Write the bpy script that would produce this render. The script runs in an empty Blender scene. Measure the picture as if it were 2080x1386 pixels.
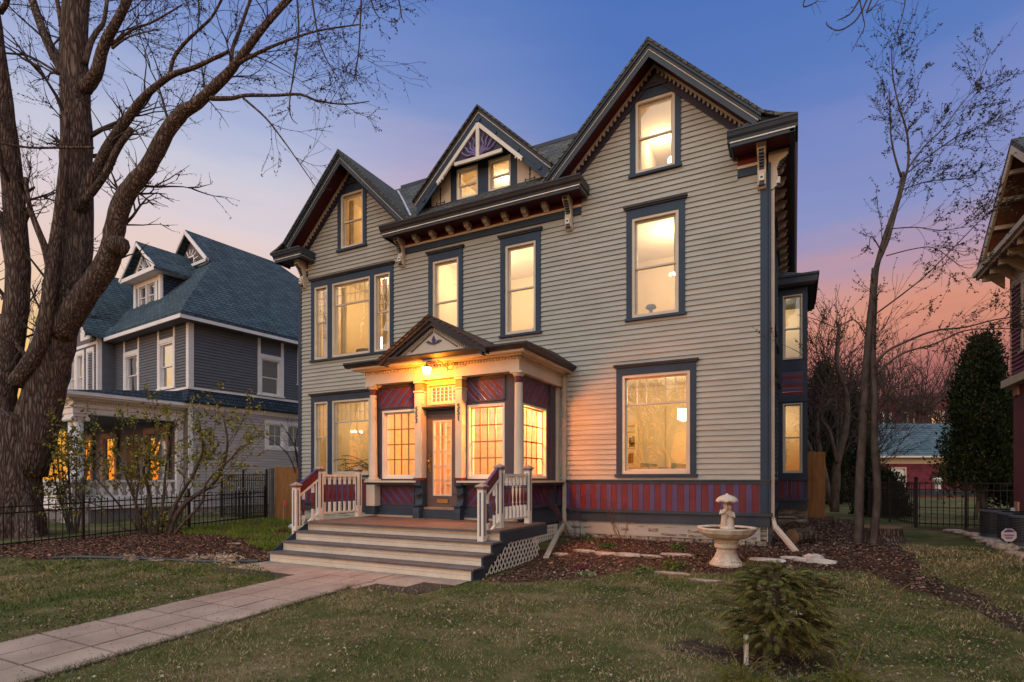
import bpy, math, random
import numpy as np
from mathutils import Vector, Matrix
R = math.radians
rnd = random.Random(7)
scene = bpy.context.scene
col = scene.collection

# ---------------------------------------------------------------- camera
cam_d = bpy.data.cameras.new("camera"); cam = bpy.data.objects.new("camera", cam_d); col.objects.link(cam)
cam.location = (0, 0, 1.55); cam.rotation_euler = (R(90), 0, R(27.07))
cam_d.sensor_width = 36; cam_d.lens = 36*1125/2080; cam_d.shift_y = (972-693)/2080
cam_d.clip_start = .05; cam_d.clip_end = 2000
scene.camera = cam

# ---------------------------------------------------------------- sky and light
def srgb(r, g, b):
    f = lambda c: (c/255/12.92) if c/255 <= .04045 else ((c/255+.055)/1.055)**2.4
    return (f(r), f(g), f(b), 1)
world = bpy.data.worlds.new("World"); scene.world = world; world.use_nodes = True
def make_world():
    nt = world.node_tree; N = nt.nodes; L = nt.links; N.clear()
    def node(t, **k):
        n = N.new(t)
        for a, b in k.items(): setattr(n, a, b)
        return n
    def mth(op, a, b=None, c=None, clamp=False):
        n = node('ShaderNodeMath', operation=op, use_clamp=clamp)
        for i, v in enumerate((a, b, c)):
            if v is None: continue
            if hasattr(v, 'links'): L.new(v, n.inputs[i])
            else: n.inputs[i].default_value = v
        return n.outputs[0]
    tc = node('ShaderNodeTexCoord'); v = tc.outputs['Generated']
    sp = node('ShaderNodeSeparateXYZ'); L.new(v, sp.inputs[0])
    # thin streaked cloud distortion of the elevation
    mp = node('ShaderNodeMapping'); L.new(v, mp.inputs[0]); mp.inputs['Scale'].default_value = (1.3, 1.3, 9)
    nz = node('ShaderNodeTexNoise'); L.new(mp.outputs[0], nz.inputs['Vector']); nz.inputs['Scale'].default_value = 2.6; nz.inputs['Detail'].default_value = 5; nz.inputs['Roughness'].default_value = .55
    el = mth('ARCSINE', sp.outputs[2]); el = mth('MULTIPLY', el, 2/math.pi)      # 0 horizon .. 1 zenith
    dis = mth('SUBTRACT', nz.outputs[0], .5); el2 = mth('MULTIPLY_ADD', dis, .06, el)
    def ramp(stops):
        r = node('ShaderNodeValToRGB'); L.new(el2, r.inputs[0]); cr = r.color_ramp
        while len(cr.elements) > 1: cr.elements.remove(cr.elements[-1])
        for i, (deg, c) in enumerate(stops):
            e = cr.elements[0] if i == 0 else cr.elements.new(deg/90)
            e.position = deg/90; e.color = srgb(*c) if isinstance(c, tuple) else c
        return r.outputs[0]
    left = ramp([(0, (250,160,50)), (6, (252,186,84)), (10, (250,204,132)), (14, (242,206,172)), (18, (234,206,194)), (22, (224,208,212)), (26, (202,202,218)), (30, (172,182,216)), (35, (132,154,208)), (42, (100,130,198)), (60, (226,228,238)), (90, (255,252,250))])
    mid = ramp([(0, (235,150,110)), (14, (228,170,150)), (22, (222,178,174)), (26, (208,168,182)), (29, (172,162,196)), (33, (128,148,200)), (42, (84,120,190)), (60, (226,228,238)), (90, (255,252,250))])
    right = ramp([(0, (124,76,84)), (7, (150,92,94)), (10, (184,116,108)), (13.5, (216,146,124)), (16, (208,152,144)), (19, (174,150,176)), (22, (140,148,196)), (29, (118,136,196)), (33, (92,124,190)), (42, (74,112,184)), (60, (226,228,238)), (90, (255,252,250))])
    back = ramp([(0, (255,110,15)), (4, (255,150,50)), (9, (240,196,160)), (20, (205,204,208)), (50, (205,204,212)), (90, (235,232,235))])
    # azimuth relative to the house axes
    az = mth('ARCTAN2', sp.outputs[0], sp.outputs[1])   # 0 along +Y, positive toward +X
    def sm(a, b):
        n = node('ShaderNodeMapRange', interpolation_type='SMOOTHSTEP'); L.new(az, n.inputs[0])
        n.inputs['From Min'].default_value = R(a); n.inputs['From Max'].default_value = R(b); return n.outputs[0]
    def mix(f, a, b):
        n = node('ShaderNodeMix', data_type='RGBA'); L.new(f, n.inputs[0]); L.new(a, n.inputs[6]); L.new(b, n.inputs[7]); return n.outputs[2]
    c = mix(sm(-52, -30), left, mid); c = mix(sm(-33, -14), c, right)
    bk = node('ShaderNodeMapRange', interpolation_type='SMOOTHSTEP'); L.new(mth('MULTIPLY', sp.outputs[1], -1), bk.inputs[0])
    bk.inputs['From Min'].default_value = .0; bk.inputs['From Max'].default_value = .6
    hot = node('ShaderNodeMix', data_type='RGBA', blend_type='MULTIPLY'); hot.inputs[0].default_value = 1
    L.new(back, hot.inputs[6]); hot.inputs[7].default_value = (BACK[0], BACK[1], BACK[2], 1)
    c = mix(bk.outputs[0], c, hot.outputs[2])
    bg = node('ShaderNodeBackground'); L.new(c, bg.inputs[0]); bg.inputs[1].default_value = 1.0
    out = node('ShaderNodeOutputWorld'); L.new(bg.outputs[0], out.inputs[0])
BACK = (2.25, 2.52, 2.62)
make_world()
sun_d = bpy.data.lights.new("sun", 'SUN'); sun = bpy.data.objects.new("sun", sun_d); col.objects.link(sun)
sun_d.energy = .42; sun_d.angle = R(6.5); sun_d.color = (1, .64, .40)
sun.rotation_euler = Vector((.10, .995, -.075)).to_track_quat('-Z', 'Y').to_euler()
scene.view_settings.view_transform = 'Standard'; scene.view_settings.look = 'None'
scene.view_settings.exposure = 0; scene.view_settings.gamma = 1
scene.render.engine = 'CYCLES'
scene.cycles.max_bounces = 10; scene.cycles.transparent_max_bounces = 16; scene.cycles.diffuse_bounces = 4
scene.cycles.glossy_bounces = 4

# ---------------------------------------------------------------- materials
MATS = {}
def mat(name, color, rough=.7, var=.12, scale=3.0, bump=0.0, bscale=40, spec=.3, metal=0, color2=None, stretch=(1,1,1), detail=4, fine=0.0):
    if name in MATS: return MATS[name]
    m = bpy.data.materials.new(name); m.use_nodes = True; nt = m.node_tree; N = nt.nodes; L = nt.links
    b = N['Principled BSDF']; b.inputs['Roughness'].default_value = rough
    b.inputs['Specular IOR Level'].default_value = spec; b.inputs['Metallic'].default_value = metal
    tc = N.new('ShaderNodeTexCoord'); mp = N.new('ShaderNodeMapping'); mp.inputs['Scale'].default_value = stretch
    L.new(tc.outputs['Object'], mp.inputs[0])
    nz = N.new('ShaderNodeTexNoise'); nz.inputs['Scale'].default_value = scale; nz.inputs['Detail'].default_value = detail
    L.new(mp.outputs[0], nz.inputs['Vector'])
    rp = N.new('ShaderNodeValToRGB'); L.new(nz.outputs[0], rp.inputs[0])
    c2 = color2 if color2 else tuple(min(1, c*(1+var)) for c in color)
    c1 = color if color2 else tuple(c*(1-var) for c in color)
    rp.color_ramp.elements[0].position = .32; rp.color_ramp.elements[0].color = (*c1, 1)
    rp.color_ramp.elements[1].position = .68; rp.color_ramp.elements[1].color = (*c2, 1)
    out = rp.outputs[0]
    if fine:
        n2 = N.new('ShaderNodeTexNoise'); n2.inputs['Scale'].default_value = bscale; n2.inputs['Detail'].default_value = 3; L.new(mp.outputs[0], n2.inputs['Vector'])
        mr = N.new('ShaderNodeMapRange'); L.new(n2.outputs[0], mr.inputs[0]); mr.inputs['From Min'].default_value = .3; mr.inputs['From Max'].default_value = .7
        mr.inputs['To Min'].default_value = 1-fine; mr.inputs['To Max'].default_value = 1+fine
        mx = N.new('ShaderNodeVectorMath'); mx.operation = 'SCALE'; L.new(out, mx.inputs[0]); L.new(mr.outputs[0], mx.inputs['Scale']); out = mx.outputs[0]
    L.new(out, b.inputs['Base Color'])
    if bump:
        nb = N.new('ShaderNodeTexNoise'); nb.inputs['Scale'].default_value = bscale; nb.inputs['Detail'].default_value = 4; L.new(mp.outputs[0], nb.inputs['Vector'])
        bp = N.new('ShaderNodeBump'); bp.inputs['Strength'].default_value = bump; bp.inputs['Distance'].default_value = .02
        L.new(nb.outputs[0], bp.inputs['Height']); L.new(bp.outputs[0], b.inputs['Normal'])
    MATS[name] = m; return m
def brickmat(name, c1, c2, mortar, bw, bh, msize=.01, axes='xz', rough=.85, bump=.4, offset=.5, vari=.35, noise=.25):
    m = bpy.data.materials.new(name); m.use_nodes = True; nt = m.node_tree; N = nt.nodes; L = nt.links
    b = N['Principled BSDF']; b.inputs['Roughness'].default_value = rough; b.inputs['Specular IOR Level'].default_value = .25
    tc = N.new('ShaderNodeTexCoord'); sp = N.new('ShaderNodeSeparateXYZ'); L.new(tc.outputs['Object'], sp.inputs[0])
    cb = N.new('ShaderNodeCombineXYZ')
    if axes == 'xz':
        ad = N.new('ShaderNodeMath'); ad.operation = 'ADD'; L.new(sp.outputs[0], ad.inputs[0]); L.new(sp.outputs[1], ad.inputs[1])
        L.new(ad.outputs[0], cb.inputs[0]); L.new(sp.outputs[2], cb.inputs[1])
    else:
        L.new(sp.outputs[0], cb.inputs[0]); L.new(sp.outputs[1], cb.inputs[1])
    br = N.new('ShaderNodeTexBrick'); L.new(cb.outputs[0], br.inputs['Vector'])
    br.inputs['Color1'].default_value = (*c1, 1); br.inputs['Color2'].default_value = (*c2, 1); br.inputs['Mortar'].default_value = (*mortar, 1)
    br.inputs['Scale'].default_value = 1; br.inputs['Brick Width'].default_value = bw; br.inputs['Row Height'].default_value = bh
    br.inputs['Mortar Size'].default_value = msize; br.inputs['Bias'].default_value = vari-.5; br.offset = offset
    nz = N.new('ShaderNodeTexNoise'); nz.inputs['Scale'].default_value = 2.2; nz.inputs['Detail'].default_value = 8; L.new(tc.outputs['Object'], nz.inputs['Vector'])
    mr = N.new('ShaderNodeMapRange'); L.new(nz.outputs[0], mr.inputs[0]); mr.inputs['From Min'].default_value = .3; mr.inputs['From Max'].default_value = .7
    mr.inputs['To Min'].default_value = 1-noise; mr.inputs['To Max'].default_value = 1+noise
    mx = N.new('ShaderNodeVectorMath'); mx.operation = 'SCALE'; L.new(br.outputs[0], mx.inputs[0]); L.new(mr.outputs[0], mx.inputs['Scale'])
    L.new(mx.outputs[0], b.inputs['Base Color'])
    bp = N.new('ShaderNodeBump'); bp.inputs['Strength'].default_value = bump; bp.inputs['Distance'].default_value = .015; bp.invert = True
    L.new(br.outputs['Fac'], bp.inputs['Height']); L.new(bp.outputs[0], b.inputs['Normal'])
    MATS[name] = m; return m
def glassmat(name, tint=(1,1,1), refl=.09, rough=.0):
    m = bpy.data.materials.new(name); m.use_nodes = True; nt = m.node_tree; N = nt.nodes; L = nt.links; N.clear()
    t = N.new('ShaderNodeBsdfTransparent'); t.inputs[0].default_value = (*tint, 1)
    g = N.new('ShaderNodeBsdfGlossy'); g.inputs['Roughness'].default_value = rough; g.inputs['Color'].default_value = (.9,.9,.9,1)
    tc = N.new('ShaderNodeTexCoord'); nz = N.new('ShaderNodeTexNoise'); nz.inputs['Scale'].default_value = 1.7; nz.inputs['Detail'].default_value = 1; L.new(tc.outputs['Object'], nz.inputs['Vector'])
    bp = N.new('ShaderNodeBump'); bp.inputs['Strength'].default_value = .25; bp.inputs['Distance'].default_value = .02; L.new(nz.outputs[0], bp.inputs['Height']); L.new(bp.outputs[0], g.inputs['Normal'])
    fr = N.new('ShaderNodeFresnel'); fr.inputs[0].default_value = 1.5
    ma = N.new('ShaderNodeMath'); ma.operation = 'MULTIPLY_ADD'; ma.use_clamp = True; L.new(fr.outputs[0], ma.inputs[0]); ma.inputs[1].default_value = 1.4; ma.inputs[2].default_value = refl
    mx = N.new('ShaderNodeMixShader'); L.new(ma.outputs[0], mx.inputs[0]); L.new(t.outputs[0], mx.inputs[1]); L.new(g.outputs[0], mx.inputs[2])
    o = N.new('ShaderNodeOutputMaterial'); L.new(mx.outputs[0], o.inputs[0]); MATS[name] = m; return m
def emat(name, color, strength):
    m = bpy.data.materials.new(name); m.use_nodes = True; b = m.node_tree.nodes['Principled BSDF']
    b.inputs['Base Color'].default_value = (*color, 1); b.inputs['Emission Color'].default_value = (*color, 1); b.inputs['Emission Strength'].default_value = strength
    MATS[name] = m; return m
def attrmat(name, attr, rough=.8, spec=.2, trans=0.0):
    m = bpy.data.materials.new(name); m.use_nodes = True; nt = m.node_tree; b = nt.nodes['Principled BSDF']; b.inputs['Roughness'].default_value = rough
    b.inputs['Specular IOR Level'].default_value = spec
    a = nt.nodes.new('ShaderNodeAttribute'); a.attribute_name = attr; nt.links.new(a.outputs['Color'], b.inputs['Base Color']); MATS[name] = m; return m

SID = mat('siding_paint', (.372,.366,.318), .62, .10, 1.1, .12, 60, stretch=(1,1,6), fine=.05)
BLU = mat('blue_trim', (.018,.037,.068), .5, .14, 2.5, .08, 50)
SLT = mat('slate_trim', (.032,.045,.062), .5, .15, 2.5, .08, 50)
PLM = mat('plum_trim', (.032,.026,.045), .5, .15, 2.5)
CRM = mat('cream_paint', (.58,.50,.385), .5, .07, 3, .06, 50)
WHT = mat('white_paint', (.68,.63,.55), .5, .06, 3, .06, 50)
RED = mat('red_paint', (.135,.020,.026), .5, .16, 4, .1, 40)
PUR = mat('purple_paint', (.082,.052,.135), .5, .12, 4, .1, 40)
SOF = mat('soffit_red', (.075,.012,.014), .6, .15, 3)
DRK = mat('dark_gutter', (.035,.032,.036), .45, .2, 3)
SHG = brickmat('slate_shingles', (.105,.108,.100), (.055,.06,.06), (.018,.018,.02), .28, .115, .012, bump=.6)
SHB = brickmat('brown_shingles', (.085,.05,.04), (.045,.028,.024), (.015,.01,.01), .26, .07, .01, bump=.6)
SHN = brickmat('blue_grey_shingles', (.055,.090,.110), (.028,.052,.068), (.010,.018,.026), .30, .135, .016, bump=.6)
STN = mat('lime_stone', (.11,.085,.065), .9, .3, 4.5, 1.0, 14, color2=(.42,.36,.29), stretch=(1,1,4), fine=.45)
GLS = glassmat('window_glass', refl=.065)
GLD = glassmat('dark_window_glass', (.55,.58,.6), refl=.42)
INT = mat('plaster', (.66,.53,.345), .9, .04, 2)
CEI = mat('ceiling_white', (.78,.70,.55), .9, .03, 2)
FLR = mat('wood_floor', (.20,.10,.045), .4, .2, 2, stretch=(1,12,1))
DKI = mat('dark_interior', (.05,.05,.055), .9)
IRN = mat('black_iron', (.010,.010,.011), .6, .2, 4, spec=.25)
BRS = mat('brass', (.45,.28,.10), .35, .1, 4, metal=1)
BRK0 = mat('bark_plain', (.026,.018,.015), .95, .4, 6, 1.0, 16, color2=(.115,.072,.055), stretch=(1,1,.3), fine=.35)
def barkmat():
    m = bpy.data.materials.new('bark'); m.use_nodes = True; nt = m.node_tree; N = nt.nodes; L = nt.links; b = N['Principled BSDF']; b.inputs['Roughness'].default_value = .95; b.inputs['Specular IOR Level'].default_value = .15
    tc = N.new('ShaderNodeTexCoord'); mp = N.new('ShaderNodeMapping'); mp.inputs['Scale'].default_value = (1,1,.16); L.new(tc.outputs['Object'], mp.inputs[0])
    nz = N.new('ShaderNodeTexNoise'); nz.inputs['Scale'].default_value = 2.5; nz.inputs['Detail'].default_value = 3; L.new(mp.outputs[0], nz.inputs['Vector'])
    ad = N.new('ShaderNodeMixRGB') if False else N.new('ShaderNodeVectorMath'); ad.operation = 'MULTIPLY_ADD'; L.new(nz.outputs['Color'], ad.inputs[0]); ad.inputs[1].default_value = (.35,.35,.35); L.new(mp.outputs[0], ad.inputs[2])
    vo = N.new('ShaderNodeTexVoronoi'); vo.feature = 'DISTANCE_TO_EDGE'; vo.inputs['Scale'].default_value = 17; L.new(ad.outputs[0], vo.inputs['Vector'])
    n2 = N.new('ShaderNodeTexNoise'); n2.inputs['Scale'].default_value = 22; n2.inputs['Detail'].default_value = 8; n2.inputs['Roughness'].default_value = .7; L.new(mp.outputs[0], n2.inputs['Vector'])
    mu = N.new('ShaderNodeMath'); mu.operation = 'MULTIPLY_ADD'; mu.use_clamp = True; L.new(vo.outputs['Distance'], mu.inputs[0]); mu.inputs[1].default_value = 1.6; L.new(n2.outputs[0], mu.inputs[2])
    sb = N.new('ShaderNodeMath'); sb.operation = 'SUBTRACT'; L.new(mu.outputs[0], sb.inputs[0]); sb.inputs[1].default_value = .12
    rp = N.new('ShaderNodeValToRGB'); L.new(sb.outputs[0], rp.inputs[0]); rp.color_ramp.elements[0].position = .22; rp.color_ramp.elements[0].color = (.028,.020,.018,1); rp.color_ramp.elements[1].position = .80; rp.color_ramp.elements[1].color = (.20,.15,.12,1)
    e = rp.color_ramp.elements.new(.5); e.color = (.095,.065,.052,1)
    L.new(rp.outputs[0], b.inputs['Base Color']); bp = N.new('ShaderNodeBump'); bp.inputs['Strength'].default_value = 1; bp.inputs['Distance'].default_value = .07; L.new(sb.outputs[0], bp.inputs['Height']); L.new(bp.outputs[0], b.inputs['Normal']); MATS['bark'] = m; return m
BRK = barkmat()
BRT = mat('grey_bark', (.055,.040,.033), .95, .3, 8, .6, 30, color2=(.12,.09,.072), stretch=(1,1,.5))
TWG = mat('twig', (.05,.036,.03), .9, .3, 5)

# ---------------------------------------------------------------- mesh builder
def FR(y0=0.0, x0=0.0, z0=0.0): return lambda x, y, z: (x0+x, y0+y, z0+z)      # wall facing the street: x right, y inward
def RT(x0=0.0, y0=0.0): return lambda u, d, z: (x0-d, y0+u, z)       # wall facing +x: u along y, d inward
def LF(x0=0.0, y0=0.0): return lambda u, d, z: (x0+d, y0-u, z)       # wall facing -x
SPLIT = {'corner_board','pedestal','pedestal_base','dormer_panel','dormer_corner_board','side_stringer','base_siding','stair_step','window_ledge','ledge_moulding','rosette_eye','post_stripe','door_casing','bay_side','bargeboard','vent_trim','rail','gable_rake','interior_wall'}
class MB:
    def __init__(s, F=None): s.v = []; s.f = []; s.F = F; s.c = []
    def add(s, vs, fs, c=None):
        n = len(s.v); s.v += [s.F(*p) if s.F else tuple(p) for p in vs]; s.f += [tuple(i+n for i in q) for q in fs]
        if c is not None: s.c += [c]*len(fs)
    def box(s, x0, x1, y0, y1, z0, z1):
        s.add([(x0,y0,z0),(x1,y0,z0),(x1,y1,z0),(x0,y1,z0),(x0,y0,z1),(x1,y0,z1),(x1,y1,z1),(x0,y1,z1)],
              [(0,3,2,1),(4,5,6,7),(0,1,5,4),(1,2,6,5),(2,3,7,6),(3,0,4,7)]); return s
    def prism(s, pts, vec):
        n = len(pts); a = [tuple(p) for p in pts]; b = [(p[0]+vec[0], p[1]+vec[1], p[2]+vec[2]) for p in a]
        s.add(a+b, [tuple(range(n))[::-1], tuple(range(n, 2*n))]+[(i, (i+1) % n, n+(i+1) % n, n+i) for i in range(n)]); return s
    def poly(s, pts, y0, y1): return s.prism([(x, y0, z) for x, z in pts], (0, y1-y0, 0))
    def extx(s, prof, x0, x1): return s.prism([(x0, y, z) for y, z in prof], (x1-x0, 0, 0))
    def exty(s, prof, y0, y1): return s.prism([(x, y0, z) for x, z in prof], (0, y1-y0, 0))
    def quad(s, *p, c=None): s.add(list(p), [tuple(range(len(p)))], c); return s
    def beam(s, p, q, w, h, up=(0,0,1)):
        p = Vector(p); q = Vector(q); d = (q-p).normalized(); u = Vector(up); r = d.cross(u)
        if r.length < 1e-4: r = d.cross(Vector((1,0,0)))
        r.normalize(); u = r.cross(d).normalized(); r = r*(w/2); u = u*(h/2)
        a = [p-r-u, p+r-u, p+r+u, p-r+u]; b = [x+(q-p) for x in a]
        s.add([tuple(x) for x in a+b], [(0,1,2,3),(7,6,5,4),(0,4,5,1),(1,5,6,2),(2,6,7,3),(3,7,4,0)]); return s
    def tube(s, pts, rad, seg=6, cap=True, c=None, rough=0.0):
        P = [Vector(p) for p in pts]; n = len(P)
        if not hasattr(rad, '__len__'): rad = [rad]*n
        vs = []; up = None
        for i in range(n):
            d = (P[min(i+1, n-1)]-P[max(i-1, 0)])
            d = d.normalized() if d.length > 1e-9 else Vector((0,0,1))
            if up is None: up = d.orthogonal().normalized()
            r = (up - d*up.dot(d));
            if r.length < 1e-5: r = d.orthogonal()
            r.normalize(); up = r; q = d.cross(r)
            for k in range(seg):
                a = 2*math.pi*k/seg; rr = rad[i]*(1+(rnd.uniform(-rough, rough) if rough else 0)); vs.append(tuple(P[i]+r*(math.cos(a)*rr)+q*(math.sin(a)*rr)))
        fs = [(i*seg+k, i*seg+(k+1) % seg, (i+1)*seg+(k+1) % seg, (i+1)*seg+k) for i in range(n-1) for k in range(seg)]
        if cap: fs += [tuple(range(seg))[::-1], tuple(range((n-1)*seg, n*seg))]
        s.add(vs, fs, c); return s
    def lathe(s, cx, cy, prof, seg=16, z0=0, flute=0, nfl=0):
        vs = []
        for r, z in prof:
            for k in range(seg):
                a = 2*math.pi*k/seg; rr = r*(1+flute*(abs(math.cos(a*nfl/2))-.5)) if flute else r
                vs.append((cx+rr*math.cos(a), cy+rr*math.sin(a), z0+z))
        m = len(prof)
        fs = [(i*seg+k, i*seg+(k+1) % seg, (i+1)*seg+(k+1) % seg, (i+1)*seg+k) for i in range(m-1) for k in range(seg)]
        fs += [tuple(range(seg))[::-1], tuple(range((m-1)*seg, m*seg))]
        s.add(vs, fs); return s
    def ball(s, c, r, seg=8, rings=5, sc=(1,1,1)):
        pr = [(max(1e-3, math.sin(math.pi*i/rings)), -math.cos(math.pi*i/rings)) for i in range(rings+1)]
        vs = [(c[0]+q*r*sc[0]*math.cos(2*math.pi*k/seg), c[1]+q*r*sc[1]*math.sin(2*math.pi*k/seg), c[2]+h*r*sc[2]) for q, h in pr for k in range(seg)]
        fs = [(i*seg+k, i*seg+(k+1) % seg, (i+1)*seg+(k+1) % seg, (i+1)*seg+k) for i in range(rings) for k in range(seg)]
        s.add(vs, fs); return s
    def build(s, name, m, parent=None, smooth=False, **kw):
        if name in SPLIT and not s.c:
            pr = list(range(len(s.v)))
            def find(a):
                while pr[a] != a: pr[a] = pr[pr[a]]; a = pr[a]
                return a
            for f in s.f:
                for q in f[1:]: pr[find(q)] = find(f[0])
            gr = {}
            for f in s.f: gr.setdefault(find(f[0]), []).append(f)
            if len(gr) > 1:
                out = None
                for fs in gr.values():
                    ids = sorted({i for f in fs for i in f}); mp = {i: k for k, i in enumerate(ids)}; q = MB(); q.v = [s.v[i] for i in ids]; q.f = [tuple(mp[i] for i in f) for f in fs]
                    o = q._build(name, m, parent, smooth, **kw); out = out or o
                return out
        return s._build(name, m, parent, smooth, **kw)
    def _build(s, name, m, parent=None, smooth=False, **kw):
        me = bpy.data.meshes.new(name); me.from_pydata(s.v, [], s.f); me.materials.append(m)
        if smooth: me.polygons.foreach_set('use_smooth', [True]*len(me.polygons))
        if s.c and len(s.c) == len(s.f):
            at = me.color_attributes.new('tint', 'FLOAT_COLOR', 'CORNER')
            buf = np.empty((len(me.loops), 4), dtype=np.float32); i = 0
            for f, cc in zip(s.f, s.c): buf[i:i+len(f)] = (*cc, 1); i += len(f)
            at.data.foreach_set('color', buf.ravel())
        me.update(); o = bpy.data.objects.new(name, me); col.objects.link(o)
        if parent: o.parent = parent
        tag(o, **kw); return o
def tag(o, label=None, cat=None, group=None, kind=None):
    for k, v in (('label', label), ('category', cat), ('group', group), ('kind', kind)):
        if v: o[k] = v
    return o
def thing(name, label, cat, loc=(0,0,0), rz=0, group=None):
    o = bpy.data.objects.new(name, None); col.objects.link(o); o.location = loc; o.rotation_euler = (0,0,rz); o.empty_display_size = .2
    return tag(o, label, cat, group)
def dup(root, loc=None, rz=None, label=None, scale=None):
    c = root.copy(); col.objects.link(c)
    if loc is not None: c.location = loc
    if rz is not None: c.rotation_euler = (0,0,rz)
    if label: c['label'] = label
    if scale: c.scale = scale if hasattr(scale, '__len__') else (scale,)*3
    def rec(a, b):
        for ch in list(a.children):
            d = ch.copy(); col.objects.link(d); d.parent = b; rec(ch, d)
    rec(root, c); return c
def sstep(a, b, x):
    t = min(1, max(0, (x-a)/(b-a))); return t*t*(3-2*t)
def gz(X, Y):                                    # height of the ground
    z = .20*sstep(8.2, 11.5, Y)
    if X > -.2: z = z+(.06*sstep(11.5, 18, Y))
    if X < -9.5: z = max(z, .12*sstep(-9.5, -13, X)*sstep(3.5, 6, Y))
    return z

def rects(x0, x1, z0, z1, holes):
    xs = sorted({x0, x1, *[max(x0, min(x1, v)) for h in holes for v in h[:2]]}); out = []
    for a, b in zip(xs, xs[1:]):
        if b-a < 1e-5: continue
        c = (a+b)/2; hs = sorted([(h[2], h[3]) for h in holes if h[0] < c < h[1]]); z = z0
        for p, q in hs:
            if p > z: out.append((a, b, z, min(p, z1)))
            z = max(z, q)
        if z < z1: out.append((a, b, z, z1))
    return out
def siding(mb, z0, z1, e, xr, holes, lip=.033, joints=True):
    z = z0
    while z < z1-1e-4:
        t = min(z+e, z1); zm = (z+t)/2; a, b = xr(zm)
        if b > a:
            segs = [(a, b)]
            for h in holes:
                if h[2] < zm < h[3]:
                    ns = []
                    for p, q in segs:
                        if h[1] <= p or h[0] >= q: ns.append((p, q)); continue
                        if h[0] > p: ns.append((p, h[0]))
                        if h[1] < q: ns.append((h[1], q))
                    segs = ns
            for p, q in segs:
                cuts = [p]
                if joints and q-p > 2.5 and rnd.random() < .8: cuts += sorted(p+rnd.uniform(.15, .85)*(q-p) for _ in range(1 if q-p < 5 else 2))
                cuts.append(q)
                for i in range(len(cuts)-1):
                    l = lip+rnd.uniform(-.002, .002); c0 = cuts[i]+(.003 if i else 0); c1 = cuts[i+1]
                    mb.extx([(-l, z), (.004, z), (.004, t+.004), (-.003, t+.004)], c0, c1)
        z = t
WIN = []
def window(parent, F, x0, x1, z0, z1, cas=(.115,.115,.24,.055), cap=True, rail=None, up=None, lo=None, trim=None, white=None, glass=None, fw=.058, jamb=.17, light=.016, label=None, mun=None):
    """double hung or picture window; rect = outer edge of its pale frame.  up / lo = (columns, rows) of muntins"""
    trim = trim or BLU; white = white or CRM; glass = glass or GLS
    b = MB(F); b.box(x0, x0+fw, -.03, jamb, z0, z1).box(x1-fw, x1, -.03, jamb, z0, z1).box(x0+fw, x1-fw, -.03, jamb, z1-fw, z1).box(x0+fw, x1-fw, -.045, jamb, z0, z0+fw*1.2)
    root = b.build('window', white, parent, label=label)
    if cas:
        l, r, t, bt = cas; c = MB(F)
        c.box(x0-l, x0-.001, -.048, .01, z0-.0, z1+t); c.box(x1+.001, x1+r, -.048, .01, z0-.0, z1+t); c.box(x0-.001, x1+.001, -.048, .01, z1+.001, z1+t)
        if bt: c.box(x0-l-.03, x1+r+.03, -.085, .01, z0-bt, z0-.001)
        c.build('casing', trim, root)
        if cap: MB(F).box(x0-l-.055, x1+r+.055, -.115, 0, z1+t+.001, z1+t+.035).box(x0-l-.03, x1+r+.03, -.085, 0, z1+t-.03, z1+t).build('cap_moulding', DRK if trim is BLU else trim, root)
    gx0, gx1, gz0, gz1 = x0+fw, x1-fw, z0+fw*1.2, z1-fw; sw = .038; s = MB(F)
    parts = []
    if rail is None: parts.append((gz0, gz1, .05, lo))
    else:
        parts.append((gz0, rail+.018, .075, lo)); parts.append((rail-.018, gz1, .045, up))
    mu = MB(F); has = False; g = MB(F)
    for a, c, y, m in parts:
        s.box(gx0, gx0+sw, y, y+.028, a, c).box(gx1-sw, gx1, y, y+.028, a, c).box(gx0+sw, gx1-sw, y, y+.028, a, a+sw).box(gx0+sw, gx1-sw, y, y+.028, c-sw, c)
        g.quad((gx0+sw, y+.014, a+sw), (gx1-sw, y+.014, a+sw), (gx1-sw, y+.014, c-sw), (gx0+sw, y+.014, c-sw))
        if m:
            has = True; nx, nz = m
            for i in range(1, nx): x = gx0+sw+(gx1-gx0-2*sw)*i/nx; mu.box(x-light/2, x+light/2, y+.003, y+.025, a+sw, c-sw)
            for i in range(1, nz): z = a+sw+(c-a-2*sw)*i/nz; mu.box(gx0+sw, gx1-sw, y+.005, y+.023, z-light/2, z+light/2)
    s.build('sash', white, root); g.build('pane', glass, root)
    if has: mu.build('muntins', mun or white, root)
    WIN.append(root); return root
def room(parent, F, x0, x1, y1, z0, z1, holes, wall=None, ceil=None, floor=None, y0=.17):
    w = MB(F); t = .06
    for r in rects(x0-t, x1+t, z0-t, z1+t, holes): w.box(r[0], r[1], y0, y0+t, r[2], r[3])
    w.box(x0-t, x0, y0+t+.001, y1, z0, z1).box(x1, x1+t, y0+t+.001, y1, z0, z1).box(x0-t, x1+t, y1, y1+t, z0, z1)
    w.build('interior_wall', wall or INT, parent)
    MB(F).box(x0-t, x1+t, y0+t+.002, y1+t, z1+.001, z1+t).build('ceiling', ceil or CEI, parent)
    MB(F).box(x0-t, x1+t, y0+t+.002, y1+t, z0-t, z0-.001).build('interior_floor', floor or FLR, parent)
def lamp(name, loc, power, color=(1,.75,.44), r=.12, parent=None):
    d = bpy.data.lights.new(name, 'POINT'); d.energy = power; d.color = color; d.shadow_soft_size = r
    o = bpy.data.objects.new(name, d); col.objects.link(o); o.location = loc
    if parent: o.parent = parent
    return o
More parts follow.
